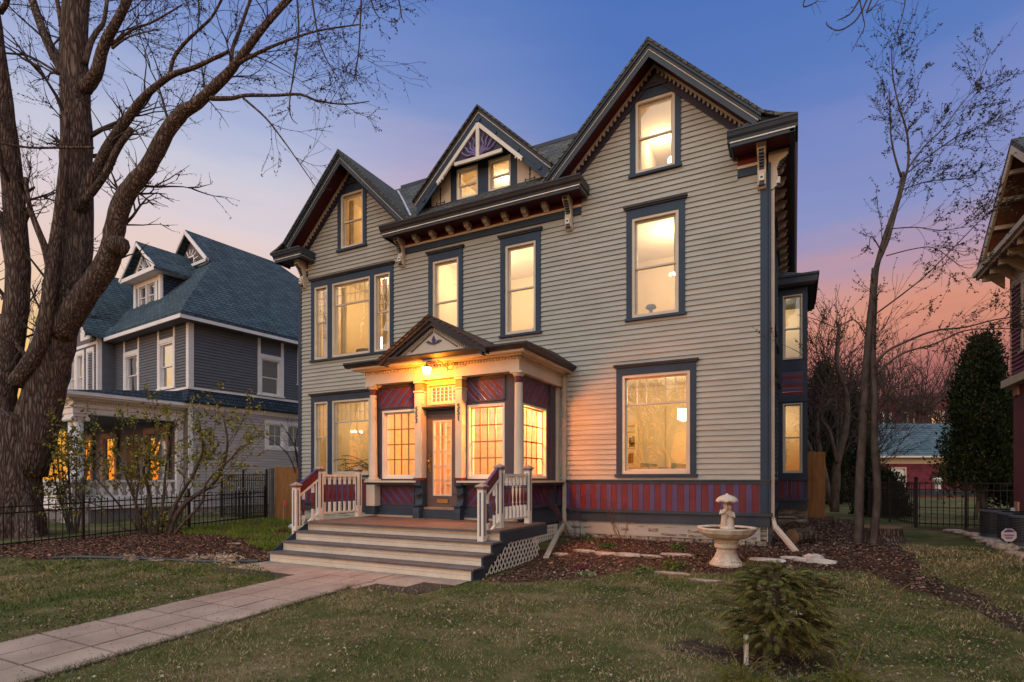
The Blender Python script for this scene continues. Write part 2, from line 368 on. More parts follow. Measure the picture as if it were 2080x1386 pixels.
# ================================================================ the main house (facade plane at world y = 12)
YF = 12.0
house = thing('victorian_house', 'large greige clapboard Victorian house with blue trim, three gables and a lit porch', 'house', (0, YF, 0))
WX0, WX1 = -13.24, -.61          # clapboards between the corner boards
GL, GRX = -11.20, -2.69          # gable centres
APZ = 10.62
A0 = lambda *a: None
wins = []                        # (x0,x1,z0,z1) pale frames on the facade
# --- windows of the facade
W_ = []
def fw_(x0, x1, z0, z1, **k):
    window(house, FR(0), x0, x1, z0, z1, **k); W_.append((x0, x1, z0, z1))
fw_(-3.395, -1.950, 1.645, 3.808, cas=(.125,.125,.20,.065), rail=3.17, up=(6,2), lo=None)
fw_(-3.174, -2.180, 5.04, 7.217, cas=(.12,.13,.225,.055), rail=6.134)
fw_(-8.449, -7.648, 5.04, 7.217, cas=(.13,.13,.225,.055), rail=6.14)
fw_(-6.302, -5.484, 5.04, 7.217, cas=(.13,.13,.225,.055), rail=6.14)
fw_(-3.095, -2.257, 8.16, 9.738, cas=(.12,.12,.22,.055), rail=8.958, cap=False)
fw_(-11.655, -10.823, 8.136, 9.708, cas=(.118,.118,.22,.06), rail=8.93, cap=False)
for zb, zt, tr, sd in ((5.05, 7.213, 6.58, 6.17), (1.645, 3.808, 3.185, 2.767)):
    for x0, x1, rl, up in ((-12.709,-12.165,sd,(2,4)), (-12.0,-10.567,tr,(7,2)), (-10.424,-9.862,sd,(2,4))):
        window(house, FR(0), x0, x1, zb, zt, cas=None, rail=rl, up=up, light=.014); W_.append((x0,x1,zb,zt))
    c = MB(FR(0)); y0, y1 = -.048, .01
    for r in rects(-12.83, -9.745, zb, zt+.21, [(-12.709,-12.165,zb,zt), (-12.0,-10.567,zb,zt), (-10.424,-9.862,zb,zt)]): c.box(r[0]+.0005, r[1]-.0005, y0, y1, r[2]+.001, r[3])
    c.box(-12.86, -9.715, -.085, .01, zb-.055, zb-.001)
    cs = c.build('window_casing', BLU, house)
    MB(FR(0)).box(-12.885, -9.69, -.115, 0, zt+.211, zt+.245).box(-12.855, -9.72, -.085, 0, zt+.18, zt+.21).build('cap_moulding', DRK, cs)
# --- clapboards
holes = [(a-.11, b+.11, c-.05, d+.20) for a, b, c, d in W_[:6]] + [(-12.83,-9.745,4.997,7.42), (-12.83,-9.745,1.59,4.015),
         (-9.605,-4.34,7.59,8.3), (-13.24,-12.98,7.59,8.3), (-1.03,-.61,7.59,8.3), (-8.75,-4.93,0.5,3.9)]
sm = MB(FR(0)); E = .1135
siding(sm, 1.52, 8.103, E, lambda z: (WX0, WX1), holes)
for cx in (GL, GRX):
    siding(sm, 8.103, 10.3, E, lambda z: (max(WX0, cx-(APZ-.35-z)), min(WX1, cx+(APZ-.35-z))), holes)
sm.build('clapboards', SID, house)
bk = MB(FR(0))                                           # sheathing behind the boards
for r in rects(WX0, WX1, .3, 8.2, [(a,b,c,d) for a,b,c,d in W_]): bk.box(r[0], r[1], .006, .03, r[2], r[3])
for cx, i in ((GL, 5), (GRX, 4)):
    a, b, c, d = W_[i]; H = APZ-.15
    bk.poly([(cx-(H-8.2), 8.2), (a, 8.2), (a, H-(cx-a))], .006, .03)
    bk.poly([(b, 8.2), (cx+(H-8.2), 8.2), (b, H-(b-cx))], .006, .03)
    bk.poly([(a, d), (b, d), (b, H-(b-cx)), (cx, H), (a, H-(cx-a))], .006, .03)
bk.build('sheathing', SID, house)
cb = MB(FR(0)); cb.box(-13.37, -13.24, -.04, .13, .87, 7.59); cb.box(-.61, -.465, -.04, .0, .87, 7.59); cb.box(-.475, -.425, -.04, .14, .87, 7.75)
cb.build('corner_board', BLU, house)
# --- base: stone, apron, striped wainscot
def stonework(F, u0, u1, z0, z1, d=.03):
    fo = MB(F); z = z0
    fo.box(u0, u1, d+.03, d+.3, z0-.3, z1)
    while z < z1-.02:
        h = min(rnd.choice((.055,.075,.10,.12)), z1-z); u = u0
        while u < u1-.01:
            w = min(rnd.uniform(.10,.48), u1-u)
            if u1-(u+w) < .08: w = u1-u
            if F is not None:
                j = rnd.uniform(-.012, .022); c = [rnd.uniform(.003,.016) for _ in range(4)]; g = .004
                p = [(u+g,z+c[0]),(u+w-g,z+c[1]*.6),(u+w-g,z+h-c[2]*.5),(u+g,z+h-c[3]*.5)]
                fo.add([(a, d+.04, b) for a, b in p]+[(a+(.012 if k in (0,3) else -.012), d-.004-j-rnd.uniform(0,.014), b+(.008 if k < 2 else -.008)) for k, (a, b) in enumerate(p)]+[((2*u+w)/2, d-.016-j, z+h/2)], [(0,1,5,4),(1,2,6,5),(2,3,7,6),(3,0,4,7),(4,5,8),(5,6,8),(6,7,8),(7,4,8)])
            u += w
        z += h
    fo.build('stone_foundation', STN, house)
stonework(FR(0), -5.0, -.485, .12, .59); stonework(FR(0), -13.37, -8.4, .05, .59)
ap = MB(FR(0)); ap.box(-13.40, -.44, -.03, .05, .59, .80); ap.box(-13.44, -.40, -.075, .05, .80, .865); ap.box(-13.40, -.44, -.05, .02, 1.44, 1.52); ap.box(-13.42,-.42,-.075,.0,1.495,1.525)
ap.build('water_table', SLT, house)
rb = MB(FR(0)); pb = MB(FR(0)); x = -13.24; k = 0
while x < WX1-.01:
    w = .115 if k % 2 else .125; e = min(x+w, WX1)
    if not (-8.7 < x and e < -4.95): (rb if k % 2 == 0 else pb).box(x+.003, e-.003, -.028-(.004 if k % 2 else 0), 0, .865, 1.44)
    x = e; k += 1
rb.build('red_boards', RED, house); pb.build('purple_boards', PUR, house)
# --- belt: blue band, cream string, red frieze under the eaves
for a, b in ((-9.605, -4.34), (-13.24, -12.98), (-1.03, -.50)):
    MB(FR(0)).box(a, b, -.035, .01, 7.59, 7.745).build('frieze_band', BLU, house)
    MB(FR(0)).box(a, b, -.055, .01, 7.745, 7.80).box(a, b, -.05, .01, 8.03, 8.075).build('string_course', CRM, house)
    MB(FR(0)).box(a, b, -.03, .01, 7.80, 8.03).build('red_frieze', RED, house)
# --- box cornices (crown, pin stripe, fascia, soffit); profile is (out, z)
def cornice(F, x0, x1, top=8.19, dep=.55, ends=(1,1), tm=DRK):
    z = top
    c = MB(F)
    prof = [(.0,z-.20),(-dep-.00,z-.20),(-dep-.015,z-.14),(-dep-.05,z-.10),(-dep-.075,z-.03),(-dep-.09,z-.03),(-dep-.09,z),(0,z)]
    c.extx(prof, x0-.05*ends[0], x1+.05*ends[1]); r = c.build('cornice', tm, house)
    f = MB(F); f.box(x0, x1, -dep+.0, -dep+.04, z-.285, z-.201).box(x1-.04, x1, -dep+.041, 0, z-.285, z-.201).box(x0, x0+.04, -dep+.041, 0, z-.285, z-.201); f.build('fascia', SLT if tm is SLT else DRK, r)
    p = MB(F); p.box(x0-.004, x1+.004, -dep-.018, -dep-.001, z-.222, z-.200).box(x1+.001, x1+.006, -dep, 0, z-.222, z-.201); p.build('pin_stripe', WHT, r)
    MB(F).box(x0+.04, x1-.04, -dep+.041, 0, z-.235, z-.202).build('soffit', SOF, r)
    return r
cornice(FR(0), -9.70, -4.20, 8.18)
cornice(FR(0), -1.12, .0, 8.235, tm=SLT)
cornice(FR(0), -13.78, -12.72, 8.235, tm=SLT)
MB(FR(0)).poly([(-1.12,8.236),(.0,8.236),(-.54,8.49)], -.50, -.45).build('return_slope', SLT, house)
# --- scroll brackets: side profile extruded in x
def bracket_prof(dep, h, z):
    return [(0,z),(-dep,z),(-dep,z-.05),(-dep*.93,z-.06),(-dep*.96,z-.14),(-dep*.80,z-.26*h),(-dep*.52,z-.34*h),(-dep*.40,z-.50*h),(-dep*.46,z-.66*h),(-dep*.36,z-.80*h),(-dep*.40,z-.93*h),(-dep*.2,z-h),(0,z-h)]
def big_bracket(x, F=None, z=8.02, h=.78):
    F = F or FR(0); b = MB(F); b.extx(bracket_prof(.36, h, z), x-.075, x+.075); b.box(x-.11, x+.11, -.42, 0, z, z+.045); b.box(x-.09,x+.09,-.38,0,z-.03,z)
    r = b.build('eave_bracket', CRM, house)
    g = MB(F); pr = bracket_prof(.36, h, z)
    for i in range(7): zz = z-.15-.045*i; yy = -.36*(.96-.085*i)-.012; g.box(x-.045, x+.045, yy, yy+.05, zz-.013, zz+.013)
    g.build('bracket_flutes', SLT, r)
    q = MB(F); q.box(x-.05, x+.05, -.205, -.1, z-h*.86, z-h*.70); q.build('bracket_rosette', WHT, r)
    q = MB(F); q.box(x-.022, x+.022, -.212, -.15, z-h*.80, z-h*.76).box(x-.05,x+.05,-.175,-.05,z-h*.955,z-h*.90); q.build('rosette_eye', BLU, r)
def small_bracket(x, F=None, z=8.02):
    F = F or FR(0); b = MB(F)
    b.extx([(0,z),(-.30,z),(-.30,z-.045),(-.27,z-.05),(-.265,z-.12),(-.22,z-.18),(-.12,z-.20),(-.09,z-.23),(0,z-.25)], x-.062, x+.062); b.box(x-.085, x+.085, -.33, 0, z, z+.03)
    b.build('eave_bracket', CRM, house)
for x in (-13.11, -9.42, -4.62): big_bracket(x)
for i in range(8): small_bracket(-8.90+i*.531)
big_bracket(-.58)
sb = RT(-.465, 0)
big_bracket(.10, sb, z=8.02, h=.78)
for i in range(20): small_bracket(.62+i*.56, sb, 8.0)
# --- gables: rake boards, soffits, dentils, friezes
def vee(mb, cx, top, lo, y0, y1, xl, xr, zmin=8.0):
    """inverted V strip between vertical offsets top and lo below the roof line"""
    zt, zb = APZ-top, APZ-lo
    mb.prism([(cx, y0, zt), (cx, y0, zb), (cx-xl+0, y0, zb-xl), (cx-xl, y0, zt-xl)], (0, y1-y0, 0))
    mb.prism([(cx, y0, zt), (cx+xr, y0, zt-xr), (cx+xr, y0, zb-xr), (cx, y0, zb)], (0, y1-y0, 0))
for cx, xl, xr in ((GL, 2.12, 2.33), (GRX, 2.33, 2.12)):
    m = MB(FR(0)); vee(m, cx, .055, .13, -.60, -.50, xl, xr); vee(m, cx, .13, .20, -.565, -.50, xl, xr); rk = m.build('rake_moulding', SLT, house)
    m = MB(FR(0)); vee(m, cx, .201, .225, -.545, -.50, xl-.05, xr-.05); m.build('pin_stripe', WHT, rk)
    m = MB(FR(0)); vee(m, cx, .226, .36, -.535, -.50, xl-.08, xr-.08); m.build('rake_board', SLT, rk)
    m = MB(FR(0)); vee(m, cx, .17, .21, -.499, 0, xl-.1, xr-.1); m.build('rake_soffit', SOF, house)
    m = MB(FR(0)); vee(m, cx, .215, .27, -.09, -.02, xl-.2, xr-.2)
    n = int(2.0/.085)
    for s, w in ((-1, xl), (1, xr)):
        for i in range(1, int((w-.22)/.085)):
            u = i*.085; xx = cx+s*u; zz = APZ-.27-u
            m.prism([(xx-.021, -.085, zz+.02), (xx+.021, -.085, zz+.02), (xx+.021, -.085, zz-.075), (xx-.021, -.085, zz-.075)], (0,.06,0))
    m.build('dentil_course', CRM, house)
    m = MB(FR(0)); vee(m, cx, .271, .50, -.055, -.01, xl-.1, xr-.1); vee(m, cx, .47, .52, -.07, -.055, xl-.15, xr-.15); m.build('gable_frieze', PLM, house)
    # apex ornament over the attic window
    wz = 9.965
    m = MB(FR(0)); hw = APZ-.5-wz
    m.poly([(cx-hw-.15, wz+.01), (cx+hw+.15, wz+.01), (cx, wz+hw+.16)], -.06, -.01); m.box(cx-.27, cx+.27, -.085, -.01, wz-.03, wz+.01)
    o = m.build('apex_panel', PLM, house)
    m = MB(FR(0)); m.poly([(cx-.13, wz+.05), (cx+.13, wz+.05), (cx, wz+.19)], -.075, -.061); m.build('apex_carving', SLT, o)
# --- roofs
def roof_strip(mb, pts, y0, y1, th=.055):
    """pts: (x,z) polyline of the roof top; extruded along y"""
    low = [(x, z-th*1.2) for x, z in pts][::-1]
    mb.exty(pts+low, y0, y1)
m = MB(); roof_strip(m, [(GRX, APZ), (-.54, 8.47), (-.25, 8.33), (.05, 8.245)], -.62, 12.5); roof_strip(m, [(GRX, APZ), (-5.15, 8.16)], -.62, 7); m.build('gable_roof', SHG, house)
m = MB(); roof_strip(m, [(GL, APZ), (-8.74, 8.16)], -.62, 7); roof_strip(m, [(GL, APZ), (-13.35, 8.47), (-13.64, 8.33), (-13.90, 8.245)], -.62, 10); m.build('gable_roof', SHG, house)
def rp_(x, y): return (x, y, 8.75+y)
m = MB()
for q in ([(-8.78,-.55),(-5.11,-.55),(-4.66,-.10),(-9.23,-.10)], [(-9.23,-.10),(-7.95,-.10),(-7.95,.74),(-10.07,.74)], [(-5.7,-.10),(-4.66,-.10),(-3.82,.74),(-5.7,.74)], [(-10.07,.74),(-3.82,.74),(-2.6,1.95),(-11.3,1.95)]): m.add([rp_(*p) for p in q], [(0,1,2,3)])
m.add([(-11.3,1.95,10.70),(-2.6,1.95,10.70),(-2.6,4.4,8.2),(-11.3,4.4,8.2)],[(0,1,2,3)]); m.add([(-8.78,-.55,8.20),(-5.11,-.55,8.20),(-5.11,-.5,8.10),(-8.78,-.5,8.10)],[(3,2,1,0)]); m.build('main_roof', SHG, house)
m = MB(); m.box(-11.0, -2.9, 1.86, 2.04, 10.62, 10.72); m.build('ridge_cap', SLT, house)
m = MB(); m.tube([(-8.80,-.5,8.29),(-10.2,.93,9.7),(-10.9,1.6,10.4)], .035, 4); m.build('valley_flashing', mat('galvanised', (.5,.5,.5), .4, .4, 9, metal=.6), house)
# body of the house behind the rooms so that no daylight comes through
m = MB(); m.box(-13.34, -.50, 11.8, 12.0, .2, 8.2); m.box(-13.36,-13.30,.2,12,.2,8.2); m.exty([(GRX-2.0,8.2),(GRX+2.0,8.2),(GRX,10.2)],5.6,5.8); m.exty([(GL-2.0,8.2),(GL+2.0,8.2),(GL,10.2)],5.6,5.8)
m.box(-13.3,-.5,7.9,11.9,8.12,8.2); m.build('rear_wall', SID, house)
# --- rooms
def holes_for(*ids): return [W_[i] for i in ids]
RZ = ((.98, 4.22), (4.42, 7.90))
room(house, FR(0), -4.7, -.75, 4.2, .98, 4.22, holes_for(0))
room(house, FR(0), -4.7, -.75, 4.2, 4.42, 7.90, holes_for(1))
room(house, FR(0), -9.2, -4.85, 3.8, 4.42, 7.90, holes_for(2,3))
room(house, FR(0), -13.1, -9.4, 4.0, 4.42, 7.90, [W_[6],W_[7],W_[8]])
room(house, FR(0), -13.1, -9.4, 4.0, .98, 4.22, [W_[9],W_[10],W_[11]])
room(house, FR(0), -3.22, -2.12, 3.2, 8.08, 9.82, holes_for(4))
room(house, FR(0), -11.76, -10.70, 3.2, 8.06, 9.78, holes_for(5))
lamp('room_light', (-2.7, 1.9, 3.6), 125, parent=house); lamp('room_light', (-2.7, 2.4, 7.3), 115, parent=house)
lamp('room_light', (-7.9, 1.8, 7.3), 100, parent=house); lamp('room_light', (-5.9, 2.4, 7.3), 66, parent=house)
lamp('room_light', (-11.2, 2.0, 7.3), 125, parent=house); lamp('room_light', (-11.3, 2.4, 3.7), 80, parent=house)
lamp('room_light', (-2.85, 1.6, 9.6), 32, parent=house); lamp('room_light', (-11.2, 1.8, 9.6), 48, parent=house)
# --- centre dormer
DC = -6.80; DY = -.12
dw = [(-7.63,-7.00,8.56,9.36), (-6.71,-6.09,8.56,9.36)]
for a, b, c, d in dw: window(house, FR(DY), a, b, c, d, cas=None, rail=8.96, white=WHT, fw=.05)
m = MB(FR(DY))
for r in rects(-7.80, -5.92, 8.45, 9.58, dw): m.box(r[0]+.0005, r[1]-.0005, -.045, .01, r[2], r[3])
m.poly([(-7.80,9.581),(-5.92,9.581),(-6.4,10.1),(-7.25,10.1)], -.05, .01)
for z0, z1 in ((8.65,8.72),(9.28,9.35)): m.box(-6.875,-6.835,-.052,-.045,z0,z1)
m.build('dormer_casing', BLU, house)
m = MB(FR(DY))
m.poly([(-8.40,8.1),(-7.801,8.1),(-7.801,9.40),(-8.40,8.85)], -.03, .01); m.poly([(-5.919,8.1),(-5.20,8.1),(-5.20,8.8),(-5.919,9.5)], -.03, .01)
m.build('dormer_panel', CRM, house)
m = MB(FR(DY)); m.box(-8.5,-8.401,-.04,.01,8.1,8.85); m.box(-5.199,-5.06,-.04,.01,8.1,8.85); m.build('dormer_corner_board', BLU, house)
for x in (-8.12, -5.58):                       # painted arrow motifs
    m = MB(FR(DY)); m.box(x-.012,x+.012,-.036,-.031,8.42,8.98); m.box(x-.12,x+.12,-.036,-.031,8.62,8.64); m.poly([(x,8.36),(x-.03,8.45),(x+.03,8.45)],-.037,-.031); m.poly([(x,9.05),(x-.03,8.96),(x+.03,8.96)],-.037,-.031)
    for dx in (-.12,.12): m.poly([(x+dx,8.68),(x+dx-.02,8.63),(x+dx,8.58),(x+dx+.02,8.63)],-.037,-.031)
    for dz in (8.74, 8.84): m.poly([(x-.03,dz),(x,dz-.035),(x+.03,dz),(x,dz+.035)],-.037,-.031)
    m.build('painted_motif', BLU, house)
DZ = 10.54; ds = .965
def dvee(mb, t, l, y0, y1, w):
    for s in (-1, 1): mb.prism([(DC,y0,DZ-t),(DC+s*w,y0,DZ-t-w*ds),(DC+s*w,y0,DZ-l-w*ds),(DC,y0,DZ-l)], (0,y1-y0,0))
m = MB(); dvee(m, 0, .06, -.55, 2.2, 1.93); m.build('dormer_roof', SHG, house)
m = MB(); dvee(m, .061, .15, -.50, -.43, 1.91); dr = m.build('dormer_rake', DRK, house)
m = MB(); dvee(m, .151, .175, -.485, -.43, 1.89); m.build('pin_stripe', WHT, dr)
m = MB(); dvee(m, .176, .50, -.47, -.43, 1.84)
for s in (-1,1):
    for u in (.45, 1.05, 1.62):
        xx = DC+s*u; m.tube([(xx,-.495,DZ-.34-u*ds),(xx,-.46,DZ-.34-u*ds)], .055, 8)
m.tube([(DC,-.5,DZ-.34),(DC,-.46,DZ-.34)], .06, 8)
m.build('dormer_rake_board', BLU, dr)
m = MB()
for s in (-1,1):
    for u0, u1 in ((.56,.94),(1.16,1.5)): m.beam((DC+s*u0,-.474,DZ-.34-u0*ds),(DC+s*u1,-.474,DZ-.34-u1*ds), .03, .012, up=(0,1,0))
m.build('rake_groove', DRK, dr)
m = MB(); dvee(m, .10, .14, -.43, DY, 1.8); m.build('dormer_soffit', DRK, house)
# white king-post truss with a purple fretwork flower
m = MB(FR(-.49))
def bar(m, x0, z0, x1, z1, w, y0=-.03, y1=.02):
    d = Vector((x1-x0, z1-z0)).normalized(); n = Vector((-d.y, d.x))*w/2
    m.poly([(x0+n.x, z0+n.y), (x1+n.x, z1+n.y), (x1-n.x, z1-n.y), (x0-n.x, z0-n.y)], y0, y1)
tz = DZ-.46
for s in (-1,1):
    bar(m, DC, tz, DC+s*1.18, tz-1.18*ds, .085); bar(m, DC, tz-.82, DC+s*.66, tz-.66*ds-.17, .08, -.035, .015)
    for k in range(3): m.ball((DC+s*(1.02+.07*k), -.01, tz-1.18*ds+.07-.05*k), .03, 6, 4)
bar(m, DC, tz+.02, DC, tz-.86, .09, -.04, .02)
tr = m.build('gable_truss', WHT, dr)
m = MB(FR(-.47)); m.poly([(DC,tz-.02),(DC+.66,tz-.72),(DC,tz-.80),(DC-.66,tz-.72)], 0, .02); m.build('truss_panel', PLM, tr)
m = MB(FR(-.475))
for s in (-1,1):
    for a, l in ((20,.52),(38,.50),(58,.50),(76,.50)):
        p = [(DC+s*(.05+math.cos(R(a+8*math.sin(t*3)))*l*t/3.2), -.01, tz-.76+.02+math.sin(R(a+10*math.sin(t*2.5)))*l*t/3.2) for t in (0,.8,1.6,2.4,3.2)]
        m.tube(p, [.02,.035,.03,.028,.008], 5)
m.build('fretwork_flower', mat('lilac_paint', (.17,.13,.30), .5), tr)
room(house, FR(DY), -7.85, -5.85, 1.6, 8.45, 9.45, dw, y0=.15)
lamp('room_light', (-6.8, .9, 9.38), 48, parent=house)

# --- side wall facing the yard, with its two-storey bay
S = RT(-.465, 0)
sm = MB(S); siding(sm, 1.52, 7.76, E, lambda z: (.14, 5.8), [(1.9,2.9,5.0,7.4),(3.9,4.9,5.0,7.4),(1.9,2.9,1.6,4.0),(3.9,4.9,1.6,4.0)], joints=False); siding(sm, 1.52, 7.76, E, lambda z: (8.2, 12), [], joints=False); sm.build('clapboards', SID, house)
for a in (2.0, 4.0):
    for z in (1.645, 5.04): window(house, S, a, a+.8, z, z+2.17, rail=z+1.1, cas=(.1,.1,.2,.05), jamb=.12)
m = MB(S); m.box(0,12,.01,.03,.3,1.6); m.box(0,12,.03,.06,7.6,8.2); m.build('sheathing', SID, house)
stonework(S, .08, 5.78, .1, .60, .035); MB(S).box(5.78,12,.021,.3,-.2,.6).build('stone_foundation', STN, house)
m = MB(S); m.box(0.05,5.8,-.03,.02,.59,.80).box(.05,5.8,-.075,.02,.80,.865).box(.05,5.8,-.05,.0,1.44,1.52); m.build('water_table', SLT, house)
m = MB(S); k = 0; u = .14
while u < 5.75:
    if k % 2 == 0: m.box(u, u+.115, -.025, 0, .865, 1.44)
    u += .12; k += 1
m.build('red_boards', RED, house)
m = MB(S); k = 1; u = .26
while u < 5.75:
    m.box(u, u+.115, -.028, 0, .865, 1.44); u += .24
m.build('purple_boards', PUR, house)
# side eave
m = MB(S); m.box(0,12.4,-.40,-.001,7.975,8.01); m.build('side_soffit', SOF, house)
m = MB(S); m.extx([(-.455,7.96),(-.455,8.06),(-.48,8.10),(-.51,8.17),(-.51,8.23),(-.38,8.23),(-.38,7.96)], -.55, 12.4); e = m.build('side_fascia', SLT, house)
m = MB(S); m.box(-.54,12.4,-.468,-.456,8.035,8.055); m.build('pin_stripe', WHT, e)
m = MB(S); m.box(.14,12,-.03,0,7.80,7.97); m.build('red_frieze', RED, house)
m = MB(S); m.box(.14,12,-.035,0,7.59,7.745); m.build('frieze_band', BLU, house)
# bay
bx0, bx1, by0, by1 = -.465, .315, 5.8, 8.3
B = FR(by0)
bw = [(-.315,.185,1.70,3.70), (-.315,.185,4.96,6.80)]
for (a,b,c,d), rl in zip(bw, (2.72, 5.85)): window(house, B, a, b, c, d, cas=None, rail=rl, fw=.035)
m = MB(B)
for r in rects(bx0, bx1, 1.56, 7.02, bw+[(-.33,.20,3.92,4.62)]): m.box(r[0], r[1], -.01, .03, r[2], r[3])
m.box(bx0,bx1+.02,-.05,.03,1.49,1.56); m.box(bx0,bx1+.02,-.05,.03,3.74,3.82); m.build('bay_frame', BLU, house)
m = MB(B); m.box(bx0,bx1+.04,-.07,.03,.90,.97).box(bx0,bx1,-.03,.03,.68,.90); m.build('water_table', SLT, house)
mr_, mp_ = MB(B), MB(B)
for i in range(6): (mr_ if i % 2 == 0 else mp_).box(-.33, .20, .0, .02, 3.92+i*.117, 3.92+i*.117+.112)
for i in range(6): (mr_ if i % 2 == 0 else mp_).box(-.40+i*.105, -.40+i*.105+.1, -.005, .02, .97, 1.49)
m = MB(B); m.box(.23,bx1,-.012,.02,.97,1.49); m.build('bay_corner', BLU, house)
mr_.build('red_boards', RED, house); mp_.build('purple_boards', PUR, house)
m = MB(); m.box(bx1-.03,bx1,by0+.03,by1,.68,7.02).box(bx0,bx1,by1,by1+.03,.68,7.02); m.build('bay_side', BLU, house)
stonework(FR(by0), bx0, bx1, .15, .68, .035); MB().box(bx0+.01,bx1-.01,by0+.1,by1,-.1,.68).build('stone_foundation', STN, house)
m = MB(); m.box(bx0,.56,by0-.28,by1+.25,7.06,7.24).box(bx0,.60,by0-.32,by1+.3,7.24,7.30); m.box(bx0,.50,by0-.2,by1+.2,7.0,7.06); m.build('bay_cornice', SLT, house)
m = MB(); m.box(bx0,.54,by0-.26,by1,7.03,7.059); m.build('soffit', SOF, house)
m = MB(); m.add([(bx0,by0-.3,7.301),(.6,by0-.3,7.301),(.6,by1,7.301),(bx0,by1,7.301),(bx0,by0+.2,7.6),(.2,by0+.3,7.5),(.2,by1,7.5),(bx0,by1,7.6)],[(0,1,5,4),(1,2,6,5),(4,5,6,7)]); m.build('bay_roof', SHG, house)
MB(B).box(-.32,.25,2.2,2.25,1.0,7.0).build('interior_wall', INT, house)
MB(B).box(-1.6,.25,.1,2.3,4.2,4.3).build('interior_floor', CEI, house)
MB(B).box(-1.65,-1.6,.1,2.3,1.0,7.0).build('interior_wall', INT, house)
lamp('room_light', (-.25, 7.2, 3.3), 24, parent=house, r=.08); lamp('room_light', (-.25, 7.2, 6.6), 30, parent=house, r=.08)
# ================================================================ enclosed entry porch (local y: wall plane -2.05)
PY = -2.05
V = FR(PY); PX0, PX1 = -8.60, -4.95
BRN = mat('brown_blue_paint', (.060,.058,.075), .5, .12, 3)  # brownish blue paint of the porch framing
# windows
GMU = mat('golden_muntin', (.26,.15,.06), .5, .1, 4)
window(house, V, -8.40, -7.44, 1.54, 3.085, cas=None, lo=(4,4), fw=.045, light=.026, white=WHT, mun=GMU)
window(house, V, -6.12, -5.24, 1.54, 3.085, cas=None, lo=(4,4), fw=.045, light=.026, white=WHT, mun=GMU)
SV = RT(PX1, PY)
window(house, SV, .17, 1.37, 1.55, 3.085, cas=None, lo=(4,4), fw=.045, light=.026, white=WHT, mun=GMU)
# blue framing with openings for windows and striped panels
m = MB(V)
dpan = [(-8.49,-7.50,3.17,3.60), (-6.15,-5.25,3.17,3.60), (-8.50,-7.52,.98,1.36), (-6.13,-5.25,.98,1.36)]
for r in rects(PX0, PX1, .86, 3.70, [(-8.40,-7.44,1.54,3.085), (-6.12,-5.24,1.54,3.085), (-7.26,-6.34,.86,3.70)]+dpan): m.box(r[0], r[1], -.03, .05, r[2], r[3])
for a,b,c,d in dpan:
    m.box(a-.02,b+.02,-.05,-.03,d,d+.03).box(a-.02,b+.02,-.05,-.03,c-.03,c).box(a-.03,a,-.05,-.03,c-.03,d+.03).box(b,b+.03,-.05,-.03,c-.03,d+.03)
m.build('porch_frame', BRN, house)
m = MB(SV)
span = [(.12,1.5,3.17,3.60), (.15,1.5,.98,1.36)]
for r in rects(0.05, 2.05, .86, 3.70, [(.17,1.37,1.55,3.085)]+span): m.box(r[0], r[1], -.03, .05, r[2], r[3])
m.box(1.53,1.60,-.06,-.03,1.5,3.66)
m.build('porch_frame', BRN, house)
def diag(F, x0, x1, z0, z1, lean, w=.088):
    """panel of slanting boards, alternately red and purple, clipped to its rectangle"""
    r_, p_ = MB(F), MB(F); h = z1-z0
    n = int((x1-x0+h)/w*.75)+3
    def clip(pts, f, val, sgn):
        out = []
        for i in range(len(pts)):
            a, b = pts[i], pts[(i+1) % len(pts)]; da, db = sgn*(a[0]-val), sgn*(b[0]-val)
            if da >= 0: out.append(a)
            if da*db < 0: t = da/(da-db); out.append((a[0]+(b[0]-a[0])*t, a[1]+(b[1]-a[1])*t))
        return out
    ww = w*1.35
    for i in range(-2, n+6):
        xa = x0-h+i*ww if lean > 0 else x0+i*ww
        g = .004
        q = [(xa+g, z0), (xa+ww-g, z0), (xa+ww-g+lean*h, z1), (xa+g+lean*h, z1)]
        q = clip(q, 0, x0, 1); q = clip(q, 0, x1, -1) if len(q) > 2 else q
        if len(q) > 2: (r_ if i % 2 == 0 else p_).poly(q, -.012-(.005 if i % 2 else 0), .02)
    r_.build('red_boards', RED, house); p_.build('purple_boards', PUR, house)
diag(V, -8.49, -7.50, 3.17, 3.60, .95); diag(V, -6.15, -5.25, 3.17, 3.60, -.95)
diag(V, -8.50, -7.52, .98, 1.36, -.95); diag(V, -6.13, -5.25, .98, 1.36, .95)
diag(SV, .12, 1.5, 3.17, 3.60, .95); diag(SV, .15, 1.5, .98, 1.36, -.95)
# ledge, base boards
m = MB(); m.box(-8.72,-7.28,PY-.28,PY-.03,1.46,1.50).box(-6.24,-4.70,PY-.28,PY-.03,1.46,1.50).box(-4.919,-4.70,PY-.029,-.02,1.46,1.50); l = m.build('window_ledge', CRM, house)
m = MB(); m.box(-8.68,-7.30,PY-.22,PY-.03,1.41,1.459).box(-6.22,-4.75,PY-.22,PY-.03,1.41,1.459).box(-4.919,-4.75,PY-.029,-.02,1.41,1.459); m.build('ledge_moulding', BRN, l)
m = MB(); m.box(-8.62,-7.34,PY-.10,PY-.031,.80,.90).box(-6.16,-4.93,PY-.10,PY-.031,.80,.90); m.extx([(PY-.10,.80),(PY-.16,.76),(PY-.16,.74),(PY-.031,.74)],-8.62,-7.34); m.extx([(PY-.10,.80),(PY-.16,.76),(PY-.16,.74),(PY-.031,.74)],-6.16,-4.86)
m.box(-4.919,-4.84,PY-.10,0,.56,.93).box(-4.919,-4.79,PY-.10,0,.93,.98); m.box(-8.6,-4.95,PY+.05,PY+.1,.2,.9); m.box(-4.95,-4.92,PY-.1,0,-.1,.93); m.build('porch_base', SLT, house)
